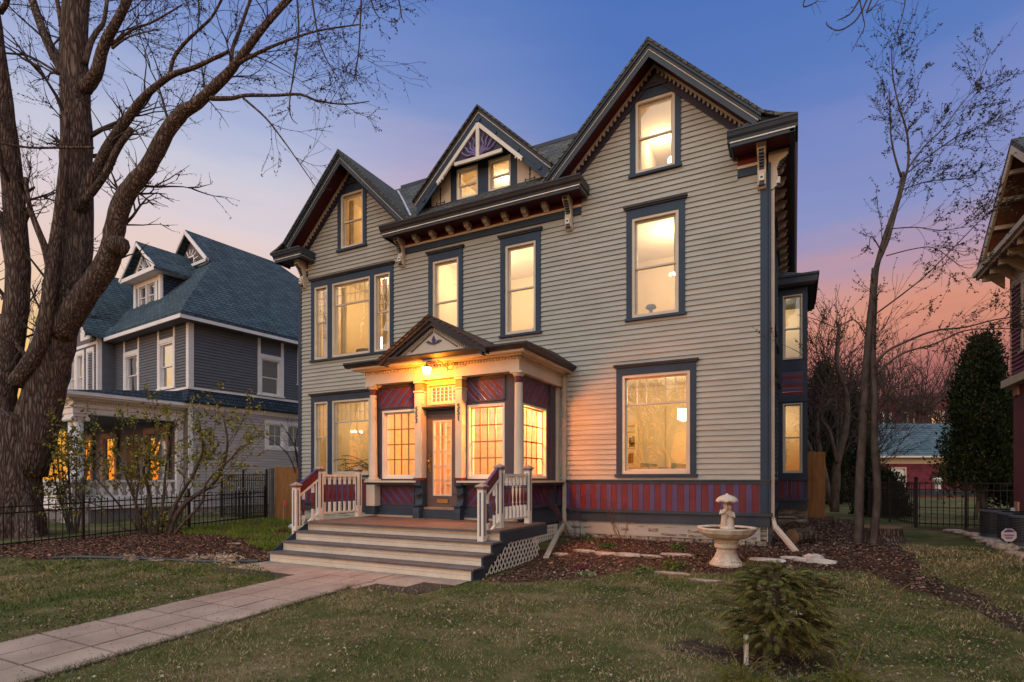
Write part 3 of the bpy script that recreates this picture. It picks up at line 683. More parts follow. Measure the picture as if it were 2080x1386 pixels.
m = MB(); m.box(-8.60,-7.34,PY-.12,PY-.101,.692,.74).box(-6.16,-4.9,PY-.12,PY-.101,.692,.74); m.build('base_siding', CRM, house)
# corner pedestals of the columns
m = MB()
for x in (-8.56, -4.86): m.box(x-.12,x+.12,PY-.25,PY-.05,.93,1.405)
m.build('pedestal', CRM, house)
m = MB()
for x in (-8.56, -4.86): m.box(x-.14,x+.14,PY-.27,PY-.03,.74,.93)
m.build('pedestal_base', SLT, house)
def column(x, y, r=.092):
    m = MB(); m.lathe(x, y, [(r*1.12,1.57),(r*1.05,1.60),(r,1.9),(r*.86,3.42),(r*.86,3.55)], 20); c = m.build('porch_column', CRM, house, smooth=True)
    m = MB(); m.box(x-.125,x+.125,y-.125,y+.125,1.501,1.535); m.lathe(x,y,[(r*1.3,1.535),(r*1.3,1.56),(r*1.15,1.57)],20); m.lathe(x,y,[(r*.95,3.56),(r*1.25,3.60),(r*1.3,3.62)],20); m.box(x-.13,x+.13,y-.13,y+.13,3.62,3.66); m.build('capital', CRM, c)
    m = MB(); m.lathe(x,y,[(r*.9,3.44),(r*.96,3.45),(r*.96,3.545),(r*.9,3.555)],20); m.build('red_necking', mat('maroon_paint', (.10,.018,.024), .5), c)
column(-8.56, PY-.15); column(-4.86, PY-.15)
m = MB(); m.box(-5.02,-4.86,-.16,-.0,1.50,3.66); m.build('wall_pilaster', CRM, house)
# pilasters and consoles beside the door
for x0, x1, num in ((-7.345,-7.175,'553'), (-6.30,-6.145,'551')):
    m = MB(); m.box(x0,x1,PY-.22,PY+.05,1.56,3.41); p = m.build('door_pilaster', CRM, house)
    MB().box(x0-.02,x1+.02,PY-.24,PY+.05,3.41,3.44).box(x0-.02,x1+.02,PY-.24,PY+.05,3.61,3.66).build('pilaster_cap', CRM, p)
    MB().box(x0+.004,x1-.004,PY-.215,PY+.05,3.441,3.609).build('pilaster_neck', mat('orange_lit_neck', (.40,.20,.08), .5), p)  # orange lamplight on the brown neck is put into this colour
    m = MB(); m.box(x0-.01,x1+.01,PY-.26,PY+.03,1.50,1.56); m.build('red_base', RED, p)
    m = MB(); m.extx([(PY+.03,1.499),(PY-.25,1.499),(PY-.25,1.40),(PY-.17,1.34),(PY-.15,1.1),(PY-.20,.99),(PY-.27,.93),(PY-.29,.84),(PY-.29,.692),(PY+.03,.692)], x0, x1); m.box(x0-.015,x1+.015,PY-.28,PY,1.20,1.23).box(x0-.015,x1+.015,PY-.31,PY,.955,.985); m.build('door_console', SLT, p)
    for i, ch in enumerate(num):
        fc = bpy.data.curves.new('digit', 'FONT'); fc.body = ch; fc.size = .15; fc.extrude = .006; fc.align_x = 'CENTER'
        fo_ = bpy.data.objects.new('digit', fc); col.objects.link(fo_)
        dg = bpy.context.evaluated_depsgraph_get(); me = bpy.data.meshes.new_from_object(fo_.evaluated_get(dg)); bpy.data.objects.remove(fo_)
        me.transform(Matrix.Translation(((x0+x1)/2+(-.03 if num == '553' else 0), PY-.228, 3.0-i*.125)) @ Matrix.Rotation(R(90), 4, 'X'))
        me.materials.clear(); me.materials.append(IRN); o = bpy.data.objects.new('house_number_digit', me); col.objects.link(o); o.parent = p
# door: leaf, glass, muntins, mail slot, knob
m = MB(V); dx0, dx1, dz0, dz1 = -7.17, -6.36, .93, 2.94
gl = (-7.01,-6.52,1.17,2.80)
for r in rects(dx0, dx1, dz0, dz1, [gl]): m.box(r[0], r[1], .0, .045, r[2], r[3])
door = m.build('front_door', mat('door_paint', (.12,.085,.07), .45, .12, 3), house)
m = MB(V); g0,g1,g2,g3 = gl
m.box(g0,g0+.035,-.015,.03,g2,g3).box(g1-.035,g1,-.015,.03,g2,g3).box(g0+.035,g1-.035,-.015,.03,g2,g2+.035).box(g0+.035,g1-.035,-.015,.03,g3-.035,g3)
for i in (1,2): x = g0+.035+(g1-g0-.07)*i/3; m.box(x-.011,x+.011,-.01,.028,g2+.035,g3-.035)
for i in range(1,5): z = g2+.035+(g3-g2-.07)*i/5; m.box(g0+.035,g1-.035,-.008,.026,z-.011,z+.011)
m.build('door_lights_frame', CRM, door); MB(V).quad((g0,.015,g2),(g1,.015,g2),(g1,.015,g3),(g0,.015,g3)).build('pane', GLS, door)
m = MB(V); m.box(-6.90,-6.62,-.018,0,1.02,1.10); m.build('mail_slot', BRS, door)
m = MB(V); m.ball((-7.09,-.06,1.92),.035,10,6); m.tube([(-7.09,-.04,1.92),(-7.09,0,1.92)],.015,8); m.box(-7.115,-7.065,-.01,0,1.70,2.02); m.tube([(-7.09,-.03,1.86),(-7.09,-.065,1.80),(-7.09,-.03,1.72)],.01,6); m.tube([(-7.09,-.03,2.05),(-7.09,0,2.05)],.03,10); m.build('door_knob', BRS, door)
m = MB(V); m.box(-7.26,-7.171,-.02,.06,.93,3.62).box(-6.359,-6.305,-.02,.06,.93,3.62).box(-7.17,-6.36,-.02,.06,2.945,3.03); m.build('door_casing', BRN, house)
m = MB(V); m.box(-7.26,-6.30,-.14,.06,3.03,3.06).box(-7.28,-6.29,-.18,.06,3.06,3.09); m.build('transom_shelf', DRK, house)
window(house, V, -7.16, -6.37, 3.14, 3.60, cas=None, lo=(6,4), fw=.04, light=.016, jamb=.1)
m = MB(V); m.box(-7.16,-6.37,-.02,.06,3.09,3.14).box(-7.30,-6.2,-.05,.06,3.605,3.66); m.build('transom_frame', CRM, house)
m = MB(V); m.box(-7.26,-6.31,-.12,.1,.885,.93); m.build('threshold', mat('worn_sill', (.30,.19,.12), .6, .2, 8), house)
m = MB(V); m.box(-7.17,-6.31,-.17,.05,.692,.884); m.build('door_step', SLT, house)
# entablature, eave, low hipped roof, pediment
m = MB(); m.box(-8.70,-4.80,-2.30,PY+.05,3.661,3.95).box(-4.96,-4.80,PY+.051,0,3.661,3.95).box(-8.70,-8.54,PY+.051,0,3.661,3.95); m.box(-8.53,-4.97,PY+.06,0,3.70,3.72); m.build('entablature', CRM, house)
m = MB(); n = 56
for i in range(n): x = -8.72+i*(3.94/n); m.box(x,x+.035,-2.335,-2.301,3.895,3.935)
for i in range(30): y = -2.30+i*.075; m.box(-4.799,-4.765,y,y+.035,3.895,3.935)
m.build('dentil_course', CRM, house)
def eave(m, x0, x1, y0, z0, z1, t=.0): m.box(x0,x1,y0,0,z0,z1)
m = MB(); m.box(-8.80,-4.70,-2.42,0,3.951,3.98).box(-8.90,-4.58,-2.56,0,3.98,4.02); m.build('eave_bed_moulding', CRM, house)
m = MB(); m.extx([(-2.56,4.021),(-2.62,4.03),(-2.68,4.09),(-2.68,4.125),(-2.5,4.125),(-2.5,4.021)],-9.02,-4.46); m.exty([(-4.58,4.021),(-4.52,4.03),(-4.46,4.09),(-4.46,4.125),(-4.64,4.125),(-4.64,4.021)],-2.5,0); m.build('porch_gutter', DRK, house)
m = MB(); a = [(-9.0,-2.66,4.13),(-4.48,-2.66,4.13),(-4.48,0,4.13),(-9.0,0,4.13),(-8.2,-.9,4.42),(-5.2,-.9,4.42),(-5.0,0,4.50),(-8.4,0,4.50)]
m.add(a, [(0,1,5,4),(1,2,6,5),(0,4,7,3),(4,5,6,7),(3,2,1,0)]); m.build('porch_roof', SHB, house)
PC, PZ, ps = -6.66, 4.90, .60
def pvee(mb, t, l, y0, y1, w):
    for s in (-1, 1): mb.prism([(PC,y0,PZ-t),(PC+s*w,y0,PZ-t-w*ps),(PC+s*w,y0,PZ-l-w*ps),(PC,y0,PZ-l)], (0,y1-y0,0))
m = MB(); pvee(m, 0, .05, -2.74, 0, 1.36); m.build('pediment_roof', SHB, house)
m = MB(); pvee(m, .051, .12, -2.70, -2.5, 1.33); pvee(m, .12, .21, -2.64, -2.5, 1.22); pr = m.build('pediment_rake', DRK, house)
m = MB(); m.prism([(PC,-2.52,PZ-.18),(PC+1.08,-2.52,4.10),(PC-1.08,-2.52,4.10)],(0,.06,0)); m.box(-7.9,-5.4,-2.5,-2.3,4.02,4.14); m.build('tympanum', CRM, house)
m = MB()
for s in (-1,1):
    for i in range(1,21): u = i*.045; x = PC+s*u; z = PZ-.235-u*ps; m.box(x-.011,x+.011,-2.56,-2.521,z-.04,z+.02)
m.build('dentil_course', CRM, pr)
m = MB(); m.beam((PC-.58,-2.53,4.22),(PC-.02,-2.53,4.58),.02,.016,up=(0,1,0)); m.beam((PC+.58,-2.53,4.22),(PC+.02,-2.53,4.58),.02,.016,up=(0,1,0)); m.build('tympanum_groove', BRN, pr)
m = MB()
for pts in ([(0,.0),(.05,.05),(0,.14),(-.05,.05)], [(.05,0),(.12,.05),(.20,.03),(.14,.0),(.08,-.02)], [(-.05,0),(-.12,.05),(-.20,.03),(-.14,.0),(-.08,-.02)], [(-.08,-.02),(0,-.04),(.08,-.02),(0,.03)]):
    m.poly([(PC+x, 4.36+z) for x, z in pts], -2.545, -2.521)
m.build('carved_lily', mat('violet_paint', (.07,.05,.16), .5), pr)
# vestibule room and its staircase wall
m = MB(); m.box(-8.55,-5.0,PY+.05,0,.86,.90); m.build('interior_floor', FLR, house)
m = MB(); m.box(-8.57,-8.53,PY+.06,0,.9,3.7); m.build('interior_wall', INT, house)
m = MB()
for r in rects(-8.53,-4.97,.9,3.70,[(-7.35,-4.98,.9,3.5)]): m.box(r[0],r[1],-.06,-.02,r[2],r[3])
m.build('interior_wall', INT, house)
m = MB(); m.box(-8.5,-4.9,2.9,2.96,.9,4.2).box(-8.9,-8.84,0.03,2.9,.9,4.2).box(-4.86,-4.80,0.2,2.9,.9,4.2); m.build('interior_wall', INT, house)
MB().box(-8.9,-4.8,.02,2.96,4.2,4.25).build('ceiling', CEI, house); MB().box(-8.9,-4.8,-.02,2.96,.84,.90).build('interior_floor', FLR, house)
st = MB(); bl = MB()
for i in range(11):
    x = -6.9+i*.26; z = .9+.19*(i+1); st.box(x,x+.28,1.3,2.3,z-.19,z); bl.box(x+.03,x+.06,1.28,1.31,z,z+.86); bl.box(x+.16,x+.19,1.28,1.31,z+.1,z+.96)
s_ = st.build('staircase', mat('pale_wood', (.55,.42,.26), .5), house); bl.beam((-6.95,1.295,1.86),(-4.0,1.295,1.86+.19/.26*2.95),.06,.07); bl.build('stair_banister', mat('stair_rail_paint', (.30,.25,.17), .5), s_)
lamp('vestibule_light', (-5.9,-1.2,3.48), 105, (1,.90,.68), .1, parent=house); lamp('siding_glow_light', (-5.30,-1.62,2.75), 430, (1,.25,.035), .13, parent=house)  # second lamp is added, without a fixture, to throw orange glow on the siding
lamp('hall_light', (-6.4,.9,4.0), 330, (1,.90,.70), .1, parent=house)
# ---------------- landing, steps, side skirts
DKW = mat('deck_boards', (.16,.10,.075), .55, .25, 5, .2, 50, stretch=(8,1,1), fine=.15)
TRD = mat('tread_paint', (.105,.095,.100), .55, .2, 4, .2, 40, fine=.15)
RIS = mat('riser_paint', (.60,.52,.41), .55, .08, 2.5, .12, 30, fine=.07)
SX0, SX1 = -8.72, -4.33
m = MB(); x = SX0
while x < SX1-.01: e = min(x+.094, SX1+.01); m.box(x, e-.006, -4.02, PY-.03, .66, .69); x += .094
m.build('landing_deck', DKW, house)
for i, (yr, z) in enumerate(((-4.88,.19),(-4.58,.357),(-4.28,.523),(-3.98,.66))):
    m = MB()
    z0 = (0.0, .19, .357, .523)[i]; zz = z if i == 3 else z-.03
    m.box(SX0+.03, SX1-.0, yr, yr+.03, z0-.02, z0+(zz-z0)*.52-.002).box(SX0+.03, SX1-.0, yr, yr+.03, z0+(zz-z0)*.52+.002, zz)
    m.build('riser', RIS, house)
    if i < 3: MB().box(SX0-.0, SX1+.06, yr-.035, yr+.31, z-.03, z).build('tread', TRD, house)
m = MB(); x = SX0
m.box(SX0-.01, SX1+.04, -4.05, -4.021, .655, .692); m.build('deck_nosing', TRD, house)
m = MB(); m.prism([(SX1+.001,-4.88,-.02),(SX1+.001,-4.88,.16),(SX1+.001,-4.58,.16),(SX1+.001,-4.58,.32),(SX1+.001,-4.28,.32),(SX1+.001,-4.28,.49),(SX1+.001,-3.98,.49),(SX1+.001,-3.98,.655),(SX1+.001,PY-.03,.655),(SX1+.001,PY-.03,.47),(SX1+.001,-3.7,.47),(SX1+.001,-4.1,.30),(SX1+.001,-4.62,-.02)],(.03,0,0))
m.prism([(SX0+.02,-4.88,-.02),(SX0+.02,-4.88,.16),(SX0+.02,-3.98,.655),(SX0+.02,PY-.03,.655),(SX0+.02,PY-.03,-.02)],(-.03,0,0)); m.build('side_stringer', SLT, house)
m = MB(); m.box(SX1-.3,SX1-.28,-3.9,PY,-.05,.6).box(SX1-.3,SX1-.28,-4.24,-3.9,-.05,.44).box(SX1-.3,SX1-.28,-4.54,-4.24,-.05,.28); m.build('dark_backing', DKI, house)  # dark sheet behind the lattice stands in for shade beneath the landing
# lattice on the side
m = MB(); ya, yb = -4.55, -2.42
def lz(y): return (0.0+.47*min(1, max(0, (y+4.62)/.92)))   # top edge follows the stringer
def seg_clip(y0, z0, y1, z1):
    out = []; n = 24; on = False; pts = []
    for i in range(n+1):
        t = i/n; y = y0+(y1-y0)*t; z = z0+(z1-z0)*t; ok = ya <= y <= yb and .0+.02 <= z <= lz(y)
        if ok: pts.append((y, z))
    return (pts[0], pts[-1]) if len(pts) > 1 else None
for k in range(-6, 20):
    for s, dx in ((1,.012),(-1,.020)):
        y0 = ya+k*.135; r = seg_clip(y0, 0, y0+s*.62*.85, .62)
        if r: m.beam((SX1+dx, r[0][0], r[0][1]), (SX1+dx, r[1][0], r[1][1]), .028, .007, up=(1,0,0))
m.build('lattice', WHT, house)
m = MB(); F = RT(-4.84, PY); m.box(-4.85,-4.83,PY-.12,-.3,.12,.52); vf = m.build('vent_frame', WHT, house)
m = MB(); 
for i in range(13):
    for j in range(4): y = PY+.08+i*.115; z = .18+j*.085; m.box(-4.829,-4.826,y,y+.03,z,z+.035)
m.build('vent_holes', DKI, vf)
m = MB(); m.box(-4.835,-4.815,PY-.12,PY-.02,.12,.52).box(-4.835,-4.815,-.38,-.3,.12,.52).box(-4.835,-4.815,PY-.02,-.38,.47,.52); m.build('vent_trim', WHT, vf)
# railings: newels with caps, sloped and level rails, turned balusters
NWL = mat('newel_cap', (.32,.25,.22), .5, .15, 5)
def newel(x, y, z0, z1, par):
    m = MB(); w = .055; m.box(x-w,x+w,y-w,y+w,z0,z1-.10); p = m.build('newel_post', WHT, par)
    m = MB(); m.box(x-w-.008,x+w+.008,y-w-.008,y+w+.008,z1-.10,z1-.075); m.box(x-w-.03,x+w+.03,y-w-.03,y+w+.03,z1-.055,z1-.03)
    a = w+.022; m.add([(x-a,y-a,z1-.03),(x+a,y-a,z1-.03),(x+a,y+a,z1-.03),(x-a,y+a,z1-.03),(x,y,z1+.02)],[(0,1,4),(1,2,4),(2,3,4),(3,0,4)]); m.build('newel_cap', NWL, p)
    m = MB(); m.box(x-w-.015,x+w+.015,y-w-.015,y+w+.015,z1-.074,z1-.056); m.build('cap_band', RED, p)
    m = MB(); m.box(x-.012,x+.012,y-w-.004,y-w,z0+.25,z1-.14); m.box(x+w,x+w+.004,y-.012,y+.012,z0+.25,z1-.14); m.build('post_stripe', BLU, p)
def baluster(x, y, z0, z1, par, zc=None):
    h = z1-z0; m = MB(); m.box(x-.022,x+.022,y-.022,y+.022,z0,z0+h*.28); m.box(x-.022,x+.022,y-.022,y+.022,z0+h*.78,z1); b = m.build('baluster', WHT, par)
    m = MB(); m.lathe(x,y,[(.012,z0+h*.28),(.028,z0+h*.31),(.014,z0+h*.35),(.024,z0+h*.38),(.028,z0+h*.45),(.018,z0+h*.62),(.014,z0+h*.70)],8); m.build('turned_middle', RED, b, smooth=True)
    m = MB(); m.lathe(x,y,[(.014,z0+h*.70),(.028,z0+h*.72),(.016,z0+h*.75),(.022,z0+h*.78)],8); m.lathe(x,y,[(.026,z0+h*.32),(.030,z0+h*.335),(.026,z0+h*.35)],8); m.build('purple_ring', PUR, b)
for x, nm in ((-8.82,'railing'), (-4.56,'railing')):
    yn, yu, yb_ = -4.16, -3.55, -2.40
    m = MB(); m.box(x-.03,x+.03,yu+.055,yb_-.055,1.585,1.63); m.box(x-.02,x+.02,yu+.055,yb_-.055,.80,.84); rl = m.build('porch_railing', WHT, house)
    newel(x, yn, .357, 1.46, rl); newel(x, yu, .69, 1.79, rl); newel(x, yb_, .69, 1.79, rl)
    n = 7
    for i in range(n): y = yu+.13+i*(yb_-yu-.26)/(n-1); baluster(x, y, .84, 1.585, rl)
    m = MB(); m.prism([(x-.015,yn+.055,1.40),(x-.015,yu-.055,1.73),(x-.015,yu-.055,1.55),(x-.015,yn+.055,1.22)],(.03,0,0)); m.build('red_rail_board', RED, rl)
    m = MB(); m.beam((x,yn+.055,1.41),(x,yu-.055,1.745),.055,.025); m.build('purple_rail_cap', PUR, rl)
    m = MB(); m.beam((x,yn+.055,1.19),(x,yu-.055,1.52),.045,.04); m.beam((x,yn+.055,.52),(x,yu-.055,.80),.045,.045); m.build('sloped_rail', WHT, rl)
    for t in (.3,.7): y = yn+(yu-yn)*t; baluster(x, y, .52+.28*t+.02, 1.19+.33*t-.02, rl)
# downspouts
DSP = mat('downspout_paint', (.52,.43,.33), .5, .08, 4)
m = MB(); m.box(-4.78,-4.70,-.09,-.01,.45,4.0); m.beam((-4.74,-.05,.48),(-4.72,-.6,.26),.075,.075); m.beam((-4.72,-.55,.28),(-4.08,-2.65,.06),.10,.07); m.build('downspout', DSP, house)
m = MB(); m.box(-.42,-.36,.06,.12,.7,7.9); m.beam((-.39,.09,.75),(-.33,-.1,.55),.07,.06); m.beam((-.34,-.02,.60),(.02,-.75,.22),.09,.06); m.build('downspout', DSP, house)
# porch lantern hanging from the entablature by a scrolled bracket
lt = thing('porch_lantern', 'lit lantern glowing orange under the porch pediment above the front door', 'lantern', (-6.80, YF-2.58, 3.80))
m = MB(); m.add([(.045*a,.045*b,-.10) for a,b in ((-1,-1),(1,-1),(1,1),(-1,1))]+[(.075*a,.075*b,.05) for a,b in ((-1,-1),(1,-1),(1,1),(-1,1))],[(0,1,5,4),(1,2,6,5),(2,3,7,6),(3,0,4,7),(3,2,1,0)]); m.build('lantern_glass', emat('lantern_glow', (1,.62,.22), 14), lt)
m = MB(); m.add([(.085*a,.085*b,.05) for a,b in ((-1,-1),(1,-1),(1,1),(-1,1))]+[(0,0,.11)],[(0,1,4),(1,2,4),(2,3,4),(3,0,4),(3,2,1,0)]); m.tube([(0,0,.10),(0,0,.15),(.03,0,.17),(.10,.02,.16)],.01,6); m.tube([(-.05,.0,-.11),(.05,0,-.11)],.006,4)
for a in (-1,1):
    for b in (-1,1): m.tube([(.047*a,.047*b,-.10),(.078*a,.078*b,.05)],.005,4)
m.build('lantern_cage', IRN, lt)
m = MB(); m.tube([(.10,.02,.16),(.22,.05,.18),(.32,.09,.14),(.38,.13,.05),(.46,.15,-.02),(.54,.16,0),(.55,.16,.06),(.49,.16,.07)],.011,6); m.tube([(.40,.17,-.03),(.40,.17,.16)],.012,6); m.build('scroll_bracket', BRS, lt)
lamp('lantern_light', (0,-.10,-.17), 135, (1,.27,.012), .06, parent=lt)
# door mat-like bin seen on the roof edge: utility vent none
# ================================================================ ground, path, planting beds
def inpoly(px, py, poly):
    r = np.zeros(np.shape(px), bool); n = len(poly)
    for i in range(n):
        x0, y0 = poly[i]; x1, y1 = poly[(i+1) % n]
        c = ((y0 > py) != (y1 > py)) & (px < (x1-x0)*(py-y0)/((y1-y0) if y1 != y0 else 1e-9)+x0); r ^= c
    return r
LBED = [(-15.0,4.4),(-13.3,4.85),(-12.0,5.05),(-11.75,5.5),(-10.8,6.1),(-9.6,6.72),(-8.75,6.95),(-8.72,12.5),(-15.2,12.5)]
RBED = [(-4.3,7.0),(-3.4,7.5),(-2.8,8.2),(-2.3,9.4),(-1.5,9.1),(-.4,9.5),(.3,9.9),(.9,9.9),(1.2,9.6),(1.45,9.1),(1.7,8.9),(1.85,9.6),(1.8,10.8),(1.7,13.6),(1.5,20),(-.4,23),(-4.4,12.5)]
DIRT = [(1.6,10.6),(1.85,9.7),(2.15,9.2),(2.4,8.4),(3.0,7.2),(2.6,6.2),(2.1,7.2),(1.75,8.4),(1.45,9.4)]
HOLE = [(-1.15,5.35),(-.85,5.62),(-.5,5.45),(.0,5.65),(.32,5.2),(-.05,4.85),(-.6,5.1)]
GPATCH = [(-13.7,8.6),(-12.4,8.9),(-11.0,8.4),(-9.4,7.9),(-8.9,9.5),(-9.0,12.3),(-15.0,12.3),(-15.0,9.4)]
BACK_BED = [(2.9,17.6),(3.3,16.4),(3.4,12.2),(6,11),(9,18),(6,19)]
nrs = np.random.RandomState(3)
def fnoise(x, y, s=1.0, seed=0):
    r = np.random.RandomState(seed); o = np.zeros_like(x)
    for k in range(7):
        a, b, c, d = r.uniform(.4, 2.2, 2).tolist()+r.uniform(0, 6.3, 2).tolist(); th = r.uniform(0, 3.14)
        u = x*math.cos(th)+y*math.sin(th); v = -x*math.sin(th)+y*math.cos(th)
        o += np.sin(u*a*s*(1+k*.6)+c)*np.sin(v*b*s*(1+k*.6)+d)/(1+k*.45)
    return o/2.2
def axis(lo, hi, step, far):
    a = list(np.arange(lo, hi+1e-6, step)); d = step
    x = a[-1]
    while x < far: d *= 1.35; x += d; a.append(x)
    x = a[0]; d = step
    while x > -far: d *= 1.35; x -= d; a.insert(0, x)
    return np.array(a)
GX = axis(-17, 6.5, .085, 320); GY = axis(1.0, 16, .085, 320)
XX, YY = np.meshgrid(GX, GY)
def gzv(X, Y):
    t = np.clip((Y-8.2)/3.3, 0, 1); z = .20*t*t*(3-2*t)
    t2 = np.clip((Y-11.5)/6.5, 0, 1); z = z+np.where(X > -.2, .06*t2*t2*(3-2*t2), 0)
    a = np.clip((-9.5-X)/3.5, 0, 1); b = np.clip((Y-3.5)/2.5, 0, 1)
    w = .12*(a*a*(3-2*a))*(b*b*(3-2*b)); return np.where(X < -9.5, np.maximum(z, w), z)
gz = lambda x, y: float(gzv(np.array([x*1.0]), np.array([y*1.0]))[0])
ZZ = gzv(XX, YY)
wob = fnoise(XX, YY, 1.6, 5)*.22+fnoise(XX, YY, 6, 8)*.06
def soft(poly): return inpoly(XX+wob, YY+np.roll(wob, 3, 0), poly).astype(float)
mulch = np.maximum(soft(LBED), soft(RBED)); mulch = np.maximum(mulch, soft(BACK_BED)); gp = soft(GPATCH); dirt = np.maximum(soft(DIRT), soft(HOLE))
near = (XX > -17) & (XX < 6.5) & (YY > 1) & (YY < 24)
ZZ = ZZ+np.where(near, (mulch*.02+fnoise(XX, YY, 9, 2)*.006*(1+mulch)-dirt*.02), 0)
ZZ = np.where((XX > -14) & (XX < -.3) & (YY > 11.9) & (YY < 22), -.15, ZZ)     # under the house
nv = XX.size; H_, W__ = XX.shape
verts = np.stack([XX, YY, ZZ], -1).reshape(-1, 3)
idx = np.arange(nv).reshape(H_, W__); faces = np.stack([idx[:-1,:-1], idx[:-1,1:], idx[1:,1:], idx[1:,:-1]], -1).reshape(-1, 4)
def npmesh(name, verts, faces, m, attrs=None, smooth=False, **kw):
    me = bpy.data.meshes.new(name); nf, k = faces.shape
    me.vertices.add(len(verts)); me.vertices.foreach_set('co', verts.astype(np.float32).ravel())
    me.loops.add(nf*k); me.loops.foreach_set('vertex_index', faces.astype(np.int32).ravel())
    me.polygons.add(nf); me.polygons.foreach_set('loop_start', np.arange(0, nf*k, k, dtype=np.int32)); me.polygons.foreach_set('loop_total', np.full(nf, k, dtype=np.int32))
    me.update(calc_edges=True)
    for n, a in (attrs or {}).items():
        at = me.color_attributes.new(n, 'FLOAT_COLOR', 'POINT'); at.data.foreach_set('color', np.concatenate([a, np.ones((len(a), 1))], 1).astype(np.float32).ravel())
    if smooth: me.polygons.foreach_set('use_smooth', np.ones(nf, bool))
    me.materials.append(m); o = bpy.data.objects.new(name, me); col.objects.link(o); tag(o, **kw); return o
msk = np.stack([mulch, dirt, gp], -1).reshape(-1, 3)
gm = bpy.data.materials.new('ground_soil_and_turf'); gm.use_nodes = True; nt = gm.node_tree; b = nt.nodes['Principled BSDF']; b.inputs['Roughness'].default_value = .95; b.inputs['Specular IOR Level'].default_value = .1
def nn(t): return nt.nodes.new(t)
tc = nn('ShaderNodeTexCoord'); at = nn('ShaderNodeAttribute'); at.attribute_name = 'zones'; sp = nn('ShaderNodeSeparateColor'); nt.links.new(at.outputs['Color'], sp.inputs[0])
def nramp(scale, det, stops, rough=.6):
    n = nn('ShaderNodeTexNoise'); n.inputs['Scale'].default_value = scale; n.inputs['Detail'].default_value = det; n.inputs['Roughness'].default_value = rough; nt.links.new(tc.outputs['Object'], n.inputs['Vector'])
    r = nn('ShaderNodeValToRGB'); nt.links.new(n.outputs[0], r.inputs[0])
    while len(r.color_ramp.elements) < len(stops): r.color_ramp.elements.new(.5)
    for e, (p, c) in zip(r.color_ramp.elements, stops): e.position = p; e.color = (*c, 1)
    return r.outputs[0], n.outputs[0]
turf, _ = nramp(1.1, 8, [(.34, (.040,.058,.014)), (.46, (.075,.082,.026)), (.56, (.14,.115,.052)), (.70, (.24,.18,.10))], .7)
mul, mh = nramp(22, 8, [(.32, (.012,.007,.005)), (.50, (.065,.034,.023)), (.66, (.15,.08,.052)), (.78, (.28,.17,.11))], .8)
drt, _ = nramp(9, 6, [(.3, (.028,.020,.016)), (.55, (.07,.048,.036)), (.75, (.13,.095,.065))])
def nmix(f, a, c):
    m = nn('ShaderNodeMix'); m.data_type = 'RGBA'; nt.links.new(f, m.inputs[0]); nt.links.new(a, m.inputs[6]); nt.links.new(c, m.inputs[7]); return m.outputs[2]
c = nmix(sp.outputs[0], turf, mul); c = nmix(sp.outputs[1], c, drt); nt.links.new(c, b.inputs['Base Color'])
bp = nn('ShaderNodeBump'); bp.inputs['Strength'].default_value = .9; bp.inputs['Distance'].default_value = .03
nb = nn('ShaderNodeTexNoise'); nb.inputs['Scale'].default_value = 38; nb.inputs['Detail'].default_value = 6; nt.links.new(tc.outputs['Object'], nb.inputs['Vector']); nt.links.new(nb.outputs[0], bp.inputs['Height']); nt.links.new(bp.outputs[0], b.inputs['Normal'])
npmesh('ground', verts, faces, gm, {'zones': msk}, smooth=True, kind='structure')
# paved path: scored concrete flags, three across
PL = [(-6.28,-1.0),(-6.40,2.4),(-6.62,3.8),(-6.78,5.0),(-6.93,6.05)]; 
def pathL(y): return -6.22-.115*(y+1) if y < 6.05 else -7.05
def pathR(y): return -4.85-.115*(y+1)*.95+.02
PAV = mat('path_slab', (.26,.19,.15), .85, .2, 1.6, .25, 60, color2=(.40,.31,.25), fine=.10, detail=9)
m = MB(); ys = [-1.0+.535*i for i in range(16)]
for i in range(len(ys)-1):
    y0, y1 = ys[i]+.012, ys[i+1]-.012
    if y1 > 7.12: y1 = 7.12
    if y0 >= y1: break
    for k in range(3):
        a0 = pathL(ys[i])+(pathR(ys[i])-pathL(ys[i]))*k/3; a1 = pathL(ys[i+1])+(pathR(ys[i+1])-pathL(ys[i+1]))*k/3
        b0 = pathL(ys[i])+(pathR(ys[i])-pathL(ys[i]))*(k+1)/3; b1 = pathL(ys[i+1])+(pathR(ys[i+1])-pathL(ys[i+1]))*(k+1)/3
        g = .010; zt = .022+rnd.uniform(-.002,.002)
        if ys[i] >= 5.9: a0 = pathR(ys[i])-1.45+(k)*.48; a1 = a0; b0 = a0+.48; b1 = b0
        m.add([(a0+g,y0,-.03),(b0-g,y0,-.03),(b1-g,y1,-.03),(a1+g,y1,-.03),(a0+g,y0,zt),(b0-g,y0,zt),(b1-g,y1,zt),(a1+g,y1,zt)],[(4,5,6,7),(0,1,5,4),(1,2,6,5),(2,3,7,6),(3,0,4,7)])
for k in range(3):                               # apron in front of the steps
    for i in range(8):
        x0 = -8.75+i*.55; y0 = 5.9+k*.41
        cx_, cy_ = x0+.27, y0+.2
        if x0 > -5.75+k*.6 or (x0 < -7.3 and k == 0) or (-7.2 < cx_ < -5.7 and False): continue
        if x0+.55 > pathL(6)-.1 and x0 < pathR(6)-.05 and y0 < 7.2 and (x0 > -7.25 and x0 < -5.7): 
            pass
        m.box(x0+.006, x0+.544, y0+.006, min(y0+.404, 7.14), -.03, .012+.001*((i+k) % 2))
m.build('path', PAV, kind='structure')
JNT = mat('path_joint', (.045,.035,.028), .95, .3, 20)
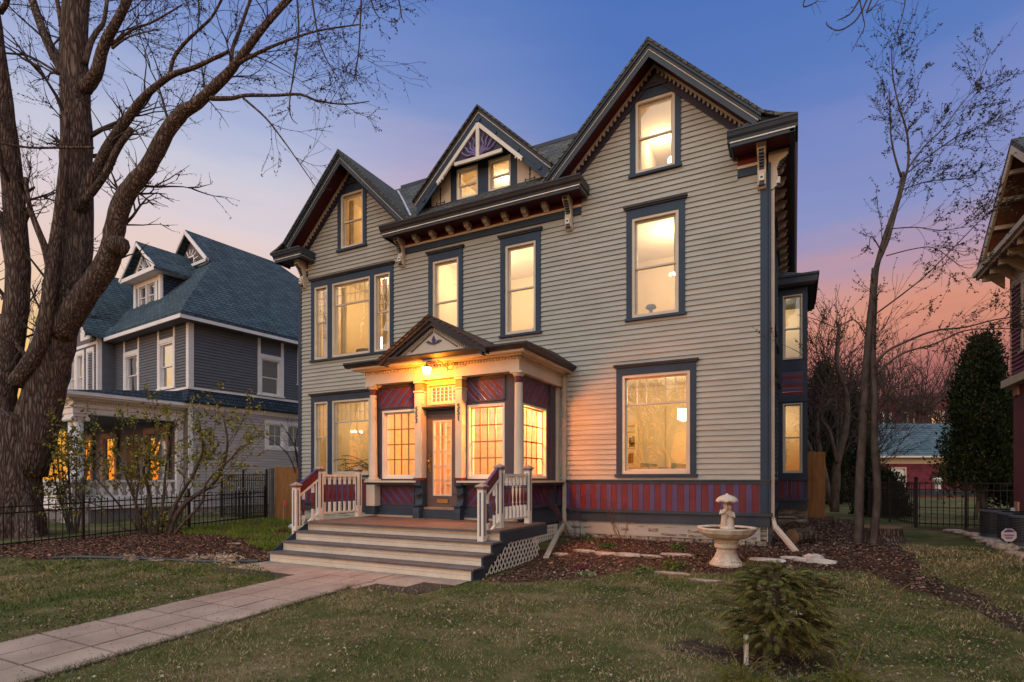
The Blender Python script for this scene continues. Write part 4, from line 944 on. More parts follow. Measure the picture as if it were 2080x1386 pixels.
m = MB(); m.add([(pathL(-1)-.01,-1,.006),(pathR(-1)+.01,-1,.006),(pathR(6)+.01,6,.006),(pathL(6)-.01,6,.006)],[(0,1,2,3)]); m.add([(-8.78,6.0,.0065),(-4.5,6.0,.0065),(-4.3,7.14,.0065),(-8.78,7.14,.0065)],[(0,1,2,3)]); m.build('path_bed', JNT, kind='structure')
PATHPOLY = [(pathL(-1),-1),(pathR(-1),-1),(pathR(5.6),5.6),(-5.35,6.1),(-4.3,6.75),(-4.3,7.14),(-8.75,7.14),(-8.55,6.75),(-7.3,6.1),(-7.0,5.9)]
# ---- grass blades, fallen leaves, mulch chips (one object each: nobody could count them)
def sample(n, x0, x1, y0, y1, seed):
    r = np.random.RandomState(seed); return r.uniform(x0, x1, n), r.uniform(y0, y1, n), r
def cards(px, py, pz, r, h, w, tilt, cols, flat=False):
    n = len(px); a = r.uniform(0, 2*math.pi, n); dx, dy = np.cos(a), np.sin(a); hh = h; ww = w
    b = r.uniform(0, 2*math.pi, n); lx, ly = np.cos(b)*tilt*hh, np.sin(b)*tilt*hh
    p0 = np.stack([px-dx*ww/2, py-dy*ww/2, pz], -1); p1 = np.stack([px+dx*ww/2, py+dy*ww/2, pz], -1)
    p2 = np.stack([px+lx, py+ly, pz+hh], -1)
    v = np.stack([p0, p1, p2], 1).reshape(-1, 3); f = np.arange(3*n).reshape(-1, 3); c = np.repeat(cols, 3, 0); return v, f, c
LM = attrmat('leaf_tint', 'tint', .75, .15)
def chosen(px, py, bad): 
    w = fnoise(px, py, 1.6, 5)*.22; k = np.ones(len(px), bool)
    for p in bad: k &= ~inpoly(px+w, py+w, p)
    return k
px, py, r = sample(560000, -15.0, 5.8, 1.3, 13.5, 11)
d = np.hypot(px, py); keep = r.uniform(0, 1, len(px)) < np.clip((6.0/d)**1.5, .10, 1)*np.clip(.75+.9*fnoise(px, py, 2.4, 91), .12, 1)
keep &= chosen(px, py, [LBED, RBED]) & (chosen(px, py, [DIRT, HOLE]) | (r.uniform(0,1,len(px)) < .22)) & ~inpoly(px, py, PATHPOLY) & ~((px > -8.8) & (px < -4.2) & (py > 7)) & ~((py > 11.8) & (px < -.3))
u = px*math.cos(.47)+py*math.sin(.47); Zc = -.455*px+.89*py; keep &= (Zc > 2.5) & (np.abs(.89*px+.455*py) < Zc*1.0)
px, py, d = px[keep], py[keep], d[keep]; r = np.random.RandomState(5); n = len(px)
dry = np.clip(.50+.95*fnoise(px, py, .9, 21)+.3*fnoise(px, py, 5, 22)+r.uniform(-.35, .35, n)-.35*(px < -7)+.55*np.clip((px-.2)/1.8,0,1), 0, 1)[:, None]
g0 = np.array([[.060,.100,.018]]); g1 = np.array([[.27,.205,.105]]); cols = g0*(1-dry)+g1*dry; cols *= r.uniform(.35, 1.75, (n, 1))
v, f, c = cards(px, py, gzv(px, py)-.004, r, r.uniform(.014, .044, n)*np.clip(1+.7*fnoise(px, py, 2.0, 93), .5, 1.9)*np.clip(d/7, .9, 1.5), r.uniform(.006, .012, n)*np.clip(d/6, .8, 2.0), r.uniform(.2, 1.4, n), cols)
npmesh('grass', v, f, LM, {'tint': c}, kind='stuff', label='patchy green and straw coloured spring lawn', cat='grass')
# spring green ground cover beside the steps and fence
px, py, r = sample(60000, -15.2, -8.6, 7.6, 12.4, 12); keep = inpoly(px, py, GPATCH) & ((fnoise(px, py, 2.0, 31) > -.1) | (px > -10.2))
px, py = px[keep], py[keep]; n = len(px); cols = np.array([[.15,.20,.03]])*r.uniform(.35, 1.5, (n, 1)); hh = r.uniform(.05, .16, n)+.16*(px > -10.3)*r.uniform(.3,1,n)
v, f, c = cards(px, py, gzv(px, py), r, hh, r.uniform(.010, .022, n), r.uniform(.1, .8, n), cols)
npmesh('ground_cover', v, f, LM, {'tint': c}, kind='stuff', label='bright green sprouting ground cover left of the steps', cat='ground cover')
def chips(n, box, polys, seed, cols, smin, smax, name, label, cat, notin=(), lift=.004):
    px, py, r = sample(n, *box, seed); k = np.zeros(n, bool)
    for p in polys: k |= inpoly(px, py, p)
    for p in notin: k &= ~inpoly(px, py, p)
    k &= ~((px > -8.8) & (px < -4.2) & (py > 7.1)) & ~((py > 11.9) & (px < -.4))
    px, py = px[k], py[k]; n = len(px); a = r.uniform(0, 6.28, n); L = r.uniform(smin, smax, n); Wd = L*r.uniform(.2, .6, n)
    tl = r.uniform(-.5, .5, (n, 2)); pz = gzv(px, py)+lift+.012*r.uniform(0, 1, n)+.02
    dx, dy = np.cos(a)*L/2, np.sin(a)*L/2; ex_, ey_ = -np.sin(a)*Wd/2, np.cos(a)*Wd/2
    P = []
    for s, t in ((-1,-.7),(0,-1),(1,0),(.1,1),(-.8,.6)): P.append(np.stack([px+s*dx+t*ex_, py+s*dy+t*ey_, pz+(s*tl[:,0]*L+t*tl[:,1]*Wd)*.5+.006*(s == 0)], -1))
    v = np.stack(P, 1).reshape(-1, 3); f = np.arange(5*n).reshape(-1, 5)
    cc = np.array(cols)[r.randint(0, len(cols), n)]*r.uniform(.5, 1.4, (n, 1)); c = np.repeat(cc, 5, 0)
    return npmesh(name, v, f, LM, {'tint': c}, kind='stuff', label=label, cat=cat)
chips(42000, (-15.2,-8.7,4.3,12.4), [LBED], 41, [(.20,.09,.055),(.09,.045,.032),(.30,.16,.10),(.045,.025,.02)], .02, .07, 'mulch', 'red brown bark mulch under the leafing bush', 'mulch')
chips(52000, (-4.4,2.4,7,23), [RBED], 42, [(.17,.08,.055),(.07,.038,.028),(.28,.17,.12),(.035,.02,.016)], .02, .075, 'mulch', 'dark bark mulch along the stone foundation and round the two-stemmed tree', 'mulch')
px, py, r = sample(52000, -9, 5.5, 1.8, 11.5, 43)
k = fnoise(px, py, .8, 77) > -.15*np.ones(len(px)); sel = k & (r.uniform(0,1,len(px)) < .5)
def leaves(px, py, r, name, label, sm=.8, lift=.008):
    n = len(px); a = r.uniform(0, 6.28, n); L = r.uniform(.022, .06, n)*sm; v = []; tl = r.uniform(-.7, .7, (n, 2)); pz = gzv(px, py)+lift+r.uniform(0,.012,n)
    for ang, rad in ((0,1),(.6,.45),(1.2,.85),(2.2,.4),(3.14,.8),(4.1,.4),(5.1,.85),(5.7,.45)):
        ca, sa = np.cos(a+ang), np.sin(a+ang); v.append(np.stack([px+ca*L/2*rad, py+sa*L/2*rad, pz+L*.35*rad*(ca*tl[:,0]+sa*tl[:,1])+.010*(rad < .5)], -1))
    v = np.stack(v, 1).reshape(-1, 3); f = np.arange(8*n).reshape(-1, 8)
    cc = np.array([(.26,.17,.10),(.17,.10,.06),(.38,.29,.20),(.10,.06,.04)])[r.randint(0, 4, n)]*r.uniform(.5, 1.3, (n, 1))
    return npmesh(name, v, f, LM, {'tint': np.repeat(cc, 8, 0)}, kind='stuff', label=label, cat='leaves')
ok = sel & ~inpoly(px, py, PATHPOLY) & ~((px > -8.8) & (px < -4.2) & (py > 7))
leaves(px[ok], py[ok], r, 'fallen_leaves', 'dry curled leaves scattered over the lawn')
px, py, r = sample(1700, -8.7, -4.3, .5, 7.1, 44); ok = inpoly(px, py, PATHPOLY); leaves(px[ok], py[ok], r, 'path_litter', 'small dark buds and leaf bits scattered on the path', .38, .026)
px, py, r = sample(9000, -4.4, 2.4, 7, 20, 45); ok = (inpoly(px, py, RBED) & ~((py > 11.8) & (px < -.3)) & (r.uniform(0,1,len(px)) < .28)) | (inpoly(px, py, DIRT) & (r.uniform(0,1,len(px)) < .8)); leaves(px[ok], py[ok], r, 'fallen_leaves', 'dry leaves caught in the dark mulch', .9, .035)
# ragged longer grass leaning over the path edges
ty = np.random.RandomState(61).uniform(1.2, 6.0, 9000); rr = np.random.RandomState(62); side = rr.randint(0, 2, 9000); off = np.abs(rr.normal(0, .035, 9000))
tx = np.where(side == 0, -6.22-.115*(ty+1)-off+.03, -4.83-.109*(ty+1)+off-.05)
k = fnoise(tx, ty, 4, 9) > -.35; tx, ty = tx[k], ty[k]; n = len(tx); dr = rr.uniform(0,1,(n,1)); cc = (g0*(1-dr)+g1*dr)*rr.uniform(.4,1.3,(n,1))
v, f, c = cards(tx, ty, gzv(tx, ty), rr, rr.uniform(.02,.06,n), rr.uniform(.004,.008,n), rr.uniform(.3,1.6,n), cc); npmesh('grass', v, f, LM, {'tint': c}, kind='stuff', label='longer ragged grass along both path edges', cat='grass')
for o in (bpy.data.objects['path_litter'],): pass
# ================================================================ blue-grey house next door (own frame, turned a little)
LH = thing('neighbour_house', 'blue-grey shingled two-storey house with white trim and a columned porch, left of the main house', 'house', (-19.486, 12.502, 0), R(-6.33))
NSD = mat('blue_siding', (.115,.125,.145), .65, .08, 1.5, .1, 60, stretch=(1,1,6))
NLS = mat('pale_lower_siding', (.42,.39,.39), .65, .08, 1.5, .1, 60, stretch=(1,1,6))
NSK = brickmat('fishscale_shingles', (.040,.062,.090), (.024,.040,.062), (.008,.012,.018), .17, .12, .014, bump=.7)
NWT = mat('neighbour_white', (.74,.72,.71), .5, .06, 3)
GLR = glassmat('sunset_glass', (.25,.25,.28), refl=.6)
NF = FR(0); NS = RT(0, 0)
fwn = [(-5.05,-3.95,4.95,6.55), (-2.15,-1.10,4.95,6.65)]
swn = [(2.78,3.66,4.95,6.42), (4.6,5.4,5.6,6.9)]
for r_, F in ((fwn, NF), (swn, NS)):
    for a,b,c,d in r_: window(LH, F, a, b, c, d, cas=(.14,.14,.16,.06), cap=False, rail=(c+d)/2-.02, trim=NWT, white=NWT, glass=GLD, fw=.05, jamb=.10)
m = MB(NF); siding(m, 4.83, 7.4, .11, lambda z: (-6.0, -.09), [(a-.13,b+.13,c-.05,d+.15) for a,b,c,d in fwn], joints=False); m.build('clapboards', NSD, LH)
m = MB(NS); siding(m, 4.83, 7.4, .11, lambda z: (.09, 11), [(a-.13,b+.13,c-.05,d+.15) for a,b,c,d in swn], joints=False); m.build('clapboards', NSD, LH)
m = MB(NF); m.box(-.15,.0,-.035,.01,4.83,7.4)
for a,b,c,d in fwn: m.box(a-.14,a-.02,-.04,.01,d+.16,7.38).box(b+.02,b+.14,-.04,.01,d+.16,7.38)
m.box(-6.0,.03,-.05,.01,4.78,4.86); m.build('white_trim', NWT, LH)
m = MB(NS); m.box(-.035,.15,-.035,.01,4.83,7.4)
for a,b,c,d in swn: m.box(a-.14,a-.02,-.04,.01,d+.16,7.38).box(b+.02,b+.14,-.04,.01,d+.16,7.38)
m.box(0,11,-.05,.01,4.78,4.86); m.build('white_trim', NWT, LH)
# flared shingle skirt
m = MB(); m.add([(-6.0,0,4.8),(0,0,4.8),(0,11,4.8),(-6,-.22,4.30),(.22,-.22,4.30),(.22,11,4.30),(-6,0,4.28),(0,0,4.28),(0,11,4.28)],[(0,3,4,1),(1,4,5,2),(3,6,7,4),(4,7,8,5)]); m.build('shingle_skirt', NSK, LH)
gfr = [(3.10,3.80,2.82,3.78),(3.98,4.68,2.82,3.78)]
m = MB(NS); siding(m, .5, 4.1, .11, lambda z: (.12, 11), [(2.95,4.85,2.70,3.92)], joints=False); m.build('lower_clapboards', NLS, LH)
m = MB(NS); m.box(-.03,.12,-.035,.01,.3,4.1).box(-.03,11,-.045,.01,4.1,4.28); 
for r in rects(2.95,4.85,2.70,3.92,gfr): m.box(r[0],r[1],-.045,.01,r[2],r[3])
m.build('white_trim', NWT, LH)
for a,b,c,d in gfr: window(LH, NS, a, b, c, d, cas=None, lo=(2,2), trim=NWT, white=NWT, glass=GLR, fw=.04, jamb=.1)
m = MB(); m.box(-6,0,.12,.2,.3,7.5) if False else m.box(-6,-.12,.30,.36,.3,7.5).box(-.42,-.36,.36,11,.3,7.5).box(-.001,-.03,.0,.3,0,0); m.build('inner_wall', DKI, LH)
m = MB(); m.box(-10.2,.0,-.0,11,-.2,.5) ; m.build('foundation', STN, LH)
# projecting gabled wing at the left
m = MB(FR(-.62)); wwn = [(-9.0,-7.62,5.0,6.85)]
siding(m, 4.83, 7.1, .11, lambda z: (-10.3,-6.12), [(-9.15,-7.47,4.9,7.0)], joints=False)
m.build('clapboards', NSD, LH)
window(LH, FR(-.62), -9.0,-8.35,5.0,6.85, cas=(.14,.1,.16,.06), cap=False, rail=5.9, trim=NWT, white=NWT, glass=GLD, fw=.05, jamb=.1)
window(LH, FR(-.62), -8.13,-7.48,5.0,6.85, cas=(.1,.14,.16,.06), cap=False, rail=5.9, trim=NWT, white=NWT, glass=GLD, fw=.05, jamb=.1)
window(LH, FR(-.62), -7.0,-6.45,5.0,6.85, cas=(.1,.1,.16,.06), cap=False, rail=5.9, trim=NWT, white=NWT, glass=GLD, fw=.05, jamb=.1)
m = MB(RT(-6.0,-.62)); siding(m, 4.83, 7.3, .11, lambda z: (.12,.62), [], joints=False); m.build('clapboards', NSD, LH)
m = MB(FR(-.62)); m.box(-6.12,-6.0,-.035,.12,4.83,7.4); m.box(-10.3,-6.0,-.04,.01,7.1,7.22); m.box(-10.3,-6.,-.05,.01,4.78,4.86)
for k in range(3): m.box(-6.75+k*.2,-6.68+k*.2,-.06,-.01,7.25,7.75-k*.2)
m.poly([(-6.95,7.25),(-5.95,7.25),(-5.95,7.45),(-6.4,7.9),(-6.95,8.4)],-.3,-.26); m.build('white_trim', NWT, LH)
m = MB(FR(-.60)); m.poly([(-12.0,7.2),(-6.0,7.2),(-9.1,10.6)],0,.1); m.build('gable_shingles', mat('grey_gable', (.13,.12,.135), .8, .1, 5), LH)
m = MB(); GXc, GZ = -9.15, 11.0
def rf(m, pts, th=.10):
    n = len(pts); low = [(x, y, z-th) for x, y, z in pts]; m.add(list(pts)+low, [tuple(range(n)), tuple(range(n, 2*n))[::-1]]+[(i, (i+1) % n, n+(i+1) % n, n+i)[::-1] for i in range(n)])
rf(m, [(GXc,-1.15,GZ),(GXc,5,GZ),(-5.75,5,7.4),(-5.75,-1.15,7.4)]); rf(m, [(GXc,-1.15,GZ),(-12.55,-1.15,7.4),(-12.55,5,7.4),(GXc,5,GZ)]); m.build('wing_roof', SHN, LH)
m = MB()
for s, x1 in ((1,-5.85),(-1,-12.5)): m.beam((GXc,-1.12,GZ-.20),(x1,-1.12,7.32),.05,.2,up=(0,0,1))
m.build('bargeboard', NWT, LH)
m = MB(); rf(m, [(GXc,-1.1,GZ-.14),(GXc,-.5,GZ-.14),(-12.45,-.5,7.3),(-12.45,-1.1,7.3)], .02); m.build('gable_soffit', mat('dusty_soffit', (.20,.17,.165), .7), LH)
# main roof: steep hip with gablet
Rx, Rz, ry0, ry1 = -5.5, 12.85, 2.65, 7.1; ex1 = .45; ey0 = -.5; ez = 7.42
m = MB()
gy, gzb = 2.8, 11.1; hw = 1.83
rf(m, [(ex1,ey0,ez),(ex1,12.3,ez),(Rx,ry1,Rz),(Rx,ry0-.1,Rz),(Rx+hw,ry0-.1,gzb+.02),(Rx+hw,gy,gzb)][0:6], .12)
rf(m, [(-11.4,12.3,ez),(-11.4,ey0,ez),(Rx-hw,gy,gzb),(Rx-hw,ry0-.1,gzb+.02),(Rx,ry0-.1,Rz),(Rx,ry1,Rz)], .12)
rf(m, [(ex1,ey0,ez),(Rx+hw,gy,gzb),(Rx-hw,gy,gzb),(-11.4,ey0,ez)], .12); rf(m, [(ex1,12.3,ez),(-11.4,12.3,ez),(Rx,ry1,Rz)], .12)
m.build('main_roof', SHN, LH)
m = MB(); m.box(-5.8,ex1,ey0-.02,ey0+.02,ez-.24,ez-.10).box(ex1-.04,ex1,ey0+.021,12.3,ez-.24,ez-.10); m.build('fascia', NWT, LH)
m = MB(); m.box(-5.9,ex1-.05,ey0+.03,.0,ez-.23,ez-.2).box(.0,ex1-.05,.0,12.2,ez-.231,ez-.201); m.build('soffit', mat('brown_grey_soffit', (.17,.14,.13), .7), LH)  # soffit in one even brown-grey
m = MB(FR(gy+.1)); m.poly([(Rx-hw+.1,gzb),(Rx+hw-.1,gzb),(Rx,Rz-.12)],0,.05); m.build('gablet_wall', mat('gablet_grey', (.16,.15,.15), .8), LH)
m = MB()
for s in (-1,1): m.beam((Rx,ry0-.12,Rz-.12),(Rx+s*(hw+.02),ry0-.12,gzb),.06,.15,up=(0,0,1))
m.box(Rx-hw,Rx+hw,ry0-.1,ry0+.0,gzb-.05,gzb+.08); m.box(Rx-.32,Rx+.32,gy-.02,gy+.09,gzb+.55,gzb+.62).box(Rx-.32,Rx-.25,gy-.02,gy+.09,gzb,gzb+.55).box(Rx+.25,Rx+.32,gy-.02,gy+.09,gzb,gzb+.55)
for k in range(7):
    a = R(15+k*25); m.beam((Rx+.38*math.cos(a),gy-.02,gzb+.30+.38*math.sin(a)),(Rx+.72*math.cos(a),gy-.02,gzb+.30+.62*math.sin(a)),.04,.05,up=(0,1,0))
m.build('gablet_trim', NWT, LH)
MB(FR(gy+.07)).quad((Rx-.25,0,gzb+.02),(Rx+.25,0,gzb+.02),(Rx+.25,0,gzb+.55),(Rx-.25,0,gzb+.55)).build('pane', GLD, LH)
# front dormer
ddy = 1.0; da, db = -6.75, -4.25
m = MB(FR(ddy)); dwn = [(-6.3,-5.60,8.95,9.93), (-5.52,-4.82,8.95,9.93)]
for r in rects(da, db, 8.6, 10.15, dwn): m.box(r[0], r[1], 0, .06, r[2], r[3])
m.box(da+.02,da+.22,-.04,0,8.75,10.1).box(db-.22,db-.02,-.04,0,8.75,10.1).box(da-.05,db+.05,-.06,.0,8.70,8.78); m.build('dormer_face', NWT, LH)
m = MB(FR(ddy)); m.box(da+.25,da+.32,-.01,0,8.9,9.9).box(db-.36,db-.28,-.01,0,8.9,9.9); m.build('dormer_slats', DKI, LH)
for a,b,c,d in dwn: window(LH, FR(ddy), a, b, c, d, cas=None, rail=9.42, trim=NWT, white=NWT, glass=GLD, fw=.04, jamb=.08)
MB().box(da+.1,db-.1,ddy+.2,ddy+.24,8.6,10.1).build('inner_wall', DKI, LH)
m = MB(); m.box(db-.06,db,ddy+.06,4.5,8.6,10.2); m.build('dormer_cheek', NSK, LH)
m = MB(); m.box(da-.35,db+.3,ddy-.42,ddy+.02,10.12,10.28); m.box(db-.0,db+.3,ddy+.021,4.3,10.12,10.28); m.build('dormer_cornice', NWT, LH)
m = MB(); dcx = (da+db)/2; rf(m, [(dcx,ddy-.45,11.62),(dcx,5,11.62),(db+.38,5,10.22),(db+.38,ddy-.45,10.22)],.08); rf(m, [(dcx,ddy-.45,11.62),(da-.42,ddy-.45,10.22),(da-.42,5,10.22),(dcx,5,11.62)],.08); m.build('dormer_roof', SHN, LH)
m = MB(FR(ddy-.12)); m.poly([(dcx-1.3,10.28),(dcx+1.3,10.28),(dcx,11.45)],0,.05); m.build('dormer_gable', mat('dusty_soffit2', (.24,.21,.205), .7), LH)
m = MB()
for s, x1 in ((1,db+.34),(-1,da-.38)): m.beam((dcx,ddy-.43,11.5),(x1,ddy-.43,10.20),.05,.12,up=(0,0,1))
m.box(dcx-.62,dcx+.62,ddy-.17,ddy-.12,10.42,10.5); m.beam((dcx-.62,ddy-.15,10.46),(dcx,ddy-.15,11.2),.05,.07,up=(0,1,0)); m.beam((dcx+.62,ddy-.15,10.46),(dcx,ddy-.15,11.2),.05,.07,up=(0,1,0))
m.build('dormer_trim', NWT, LH)
m = MB(FR(ddy-.135)); m.poly([(dcx-.5,10.5),(dcx+.5,10.5),(dcx,11.1)],0,.01); pn = m.build('dormer_fan', NSK, LH)
m = MB()
for k in range(6): a = R(20+28*k); m.beam((dcx,ddy-.15,10.5),(dcx+.42*math.cos(a),ddy-.15,10.5+.42*math.sin(a)),.02,.04,up=(0,1,0))
m.build('fan_spokes', NWT, pn)
m = MB(); m.tube([(-5.9,-.45,7.5),(-7.7,1.6,9.5)],.04,4); m.build('valley_flashing', MATS['galvanised'], LH)
# porch: entablature, paired columns, balustrade, floor
px1 = -.35; pyf = -3.35
m = MB(); m.box(-10.5,px1,pyf,pyf+.35,3.62,4.02).box(px1-.35,px1,pyf+.351,.0,3.62,4.02); m.box(-10.5,px1+.05,pyf-.05,pyf+.0,3.80,3.84).box(px1,px1+.05,pyf,.0,3.80,3.84)
m.build('porch_entablature', NWT, LH)
m = MB(); m.box(-10.5,px1+.15,pyf-.15,.0,4.02,4.09).box(-10.5,px1+.32,pyf-.32,.0,4.09,4.15).box(-10.5,px1+.38,pyf-.38,.0,4.15,4.26); m.build('porch_cornice', NWT, LH)
m = MB()
for i in range(44): y = pyf+i*.075; m.box(px1+.001,px1+.045,y,y+.035,3.93,3.98)
m.build('dentil_course', NWT, LH)
m = MB(); m.add([(-10.5,pyf-.38,4.261),(px1+.38,pyf-.38,4.261),(px1+.38,0,4.261),(-10.5,0,4.75),(-.5,0,4.75)],[(0,1,4,3),(1,2,4)]); m.build('porch_roof', NSK, LH)
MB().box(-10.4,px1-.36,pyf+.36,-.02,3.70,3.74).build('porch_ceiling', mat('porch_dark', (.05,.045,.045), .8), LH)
MB().box(-10.5,px1+.02,pyf-.05,.0,.55,.86).build('porch_floor', NWT, LH)
MB().box(-10.4,px1-.05,pyf+.02,-.02,-.1,.549).build('porch_skirt', mat('skirt_grey', (.16,.15,.15), .8), LH)
def ion_col(x, y):
    m = MB(); m.lathe(x,y,[(.20,1.50),(.20,1.56),(.165,1.60),(.165,2.2),(.14,3.40)],20); c = m.build('porch_column', NWT, LH, smooth=True)
    m = MB(); m.box(x-.2,x+.2,y-.2,y+.2,3.52,3.62); m.lathe(x,y,[(.14,3.40),(.17,3.45),(.15,3.52)],16)
    for s in (-1,1): m.tube([(x-.2,y+s*.19,3.45),(x+.2,y+s*.19,3.45)],.07,10)
    m.build('ionic_capital', NWT, c)
    m = MB(); m.box(x-.24,x+.24,y-.24,y+.24,.0,1.50); m.build('column_pedestal', mat('rough_block', (.40,.38,.36), .9, .2, 8, .6, 20), LH)
for x, y in ((-.60,-3.12),(-.98,-3.12),(-4.6,-3.12),(-8.6,-3.12)): ion_col(x, y)
MB().box(-.5,-.36,-.25,-.02,.86,3.62).build('wall_pilaster', NWT, LH)
m = MB(); m.box(-.70,-.50,-2.88,-.26,1.42,1.50).box(-.68,-.52,-2.88,-.26,.90,.97); rl = m.build('porch_balustrade', NWT, LH)
for i in range(10):
    y = -2.72+i*.26; m = MB(); m.lathe(-.60,y,[(.06,.97),(.06,1.0),(.035,1.03),(.085,1.14),(.075,1.2),(.035,1.34),(.06,1.39),(.06,1.42)],10); m.build('baluster', NWT, rl, smooth=True)
m = MB(); m.box(-8.4,-1.2,-3.22,-3.02,1.42,1.50).box(-8.4,-1.2,-3.2,-3.04,.90,.97); rl2 = m.build('porch_balustrade', NWT, LH)
for i in range(26):
    x = -1.4-i*.27; m = MB(); m.lathe(x,-3.12,[(.06,.97),(.06,1.0),(.035,1.03),(.085,1.14),(.075,1.2),(.035,1.34),(.06,1.39),(.06,1.42)],8); m.build('baluster', NWT, rl2, smooth=True)
MB().box(-10.4,-.01,-.005,.2,.5,4.78).build('porch_wall', mat('porch_wall_paint', (.16,.15,.155), .8, .1, 4), LH)

for a,b,c,d in ((-9.3,-8.1,1.3,3.3), (-6.9,-5.7,1.3,3.3), (-3.0,-1.35,1.3,3.35)): window(LH, FR(-.13), a, b, c, d, cas=(.12,.12,.14,.05), cap=False, rail=2.35 if b < -5 else None, trim=mat('porch_casing', (.38,.27,.20), .6), white=MATS['porch_casing'], glass=GLR, fw=.05, jamb=.0)
m = MB(FR(-.005)); m.box(-4.9,-4.0,-.03,.0,.86,3.0); d_ = m.build('porch_door', mat('dark_door', (.06,.035,.03), .5), LH)
# ================================================================ red clapboard house at the right edge
RH = thing('red_house', 'red clapboard house with cream trim and deep bracketed gable eaves at the right edge', 'house', (0,0,0))
RHS = mat('maroon_siding', (.17,.045,.055), .65, .1, 2, .1, 60); RTM = mat('tan_trim', (.55,.43,.30), .6, .08, 3); RSO = mat('brown_soffit', (.24,.10,.05), .75, .2, 4)
wx, wy = 4.62, 17.25                        # wall plane facing -x, back corner
LW = LF(wx, wy)
m = MB(LW); siding(m, 3.9, 6.05, .10, lambda z: (0,14), [(.75,2.2,4.35,6.0)], joints=False); m.build('clapboards', RHS, RH)
m = MB(LW); siding(m, 0.2, 3.5, .10, lambda z: (1.5,14), [], joints=False); m.build('clapboards', RHS, RH)
window(RH, LW, .85, 2.1, 4.45, 5.95, cas=(.10,.10,.12,.05), cap=False, rail=5.2, trim=RTM, white=RTM, glass=GLR, fw=.05, jamb=.1)
m = MB(LW); m.box(0,14,-.03,.02,6.05,6.55).box(-.02,.05,-.03,.03,3.9,6.55).box(-.1,14,-.18,.05,3.72,3.9); m.build('cream_frieze', RTM, RH)
MB(LW).box(0,14,.03,.1,.2,9).build('inner_wall', RHS, RH)
m = MB(); ev = 6.78; vx = 4.10
F2 = LF(vx, 0)
AP = (15.35, 8.78); BK = (17.95, 6.80); FT = (12.75, 6.80)      # (y, z) apex, back foot, front foot
def ry(m, pts, x0, x1): m.prism([(x0, y, z) for y, z in pts], (x1-x0, 0, 0))
ry(m, [BK, AP, FT, (FT[0],FT[1]-.1),(AP[0],AP[1]-.13),(BK[0],BK[1]-.1)], vx, 12); m.build('gable_roof', SHG, RH)
m = MB(); ry(m, [(BK[0]-.02,BK[1]-.10),(AP[0],AP[1]-.13),(FT[0]+.02,FT[1]-.10),(FT[0]+.1,FT[1]-.24),(AP[0],AP[1]-.32),(BK[0]-.1,BK[1]-.24)], vx+.0, vx+.05); m.build('bargeboard', RTM, RH)
m = MB(); ry(m, [(BK[0]-.1,BK[1]-.15),(AP[0],AP[1]-.18),(FT[0]+.1,FT[1]-.15),(FT[0]+.1,FT[1]-.19),(AP[0],AP[1]-.22),(BK[0]-.1,BK[1]-.19)], vx+.051, wx+.5); m.build('gable_soffit', RSO, RH)
m = MB(); ry(m, [(BK[0]-.3,BK[1]-.1),(AP[0],AP[1]-.25),(FT[0]+.3,FT[1]-.1)], wx+.3, wx+.4); m.build('gable_wall', RSO, RH)
for i, y in enumerate((17.3,16.75,16.2,15.7,15.0,14.4)):
    z = AP[1]-.30-abs(y-AP[0])*(AP[1]-BK[1])/(BK[0]-AP[0]); m = MB(); m.beam((vx+.06,y,z),(wx+.3,y,z),.09,.09); m.build('lookout_beam', RTM, RH)
m = MB(); m.box(vx-.06,vx-.0,8.0,17.98,6.66,6.78).box(vx+.0,vx+.04,8.0,17.95,6.58,6.66); m.build('eave_fascia', RTM, RH)
m = MB(); m.add([(vx-.05,8,6.785),(vx-.05,17.98,6.785),(wx+.3,17.98,6.95),(wx+.3,8,6.95)],[(0,1,2,3)]); m.build('pent_roof', SHG, RH)
MB().box(vx+.04,wx,8.0,17.9,6.60,6.63).build('eave_soffit', RSO, RH)
for i in range(9):
    y = 17.65-i*.62; m = MB(); m.extx([(y-.05,6.45),(y+.05,6.45),(y+.05,6.60),(y-.05,6.60)], vx+.06, wx-.03); m.add([(wx-.03,y-.05,6.45),(wx-.03,y+.05,6.45),(wx-.03,y+.05,6.22),(wx-.03,y-.05,6.22),(vx+.25,y-.05,6.45),(vx+.25,y+.05,6.45)],[(0,3,4),(1,5,2),(3,2,5,4)]); m.build('rafter_bracket', RTM, RH)
m = MB(); m.box(4.66,4.80,16.9,17.05,.3,3.72).box(4.60,4.86,16.84,17.11,3.5,3.72).box(4.62,4.84,16.86,17.09,.3,1.0); m.build('porch_post', mat('peach_paint', (.50,.30,.20), .6), RH)
m = MB(); m.prism([(4.7,16.9,3.5),(4.7,15.6,3.5),(4.7,16.0,3.42),(4.7,16.5,3.2),(4.7,16.9,2.8)],(.1,0,0)); m.build('porch_arch', RHS, RH)
m = MB(); m.box(wx,12,8,17.2,.0,.3); m.build('foundation', STN, RH)
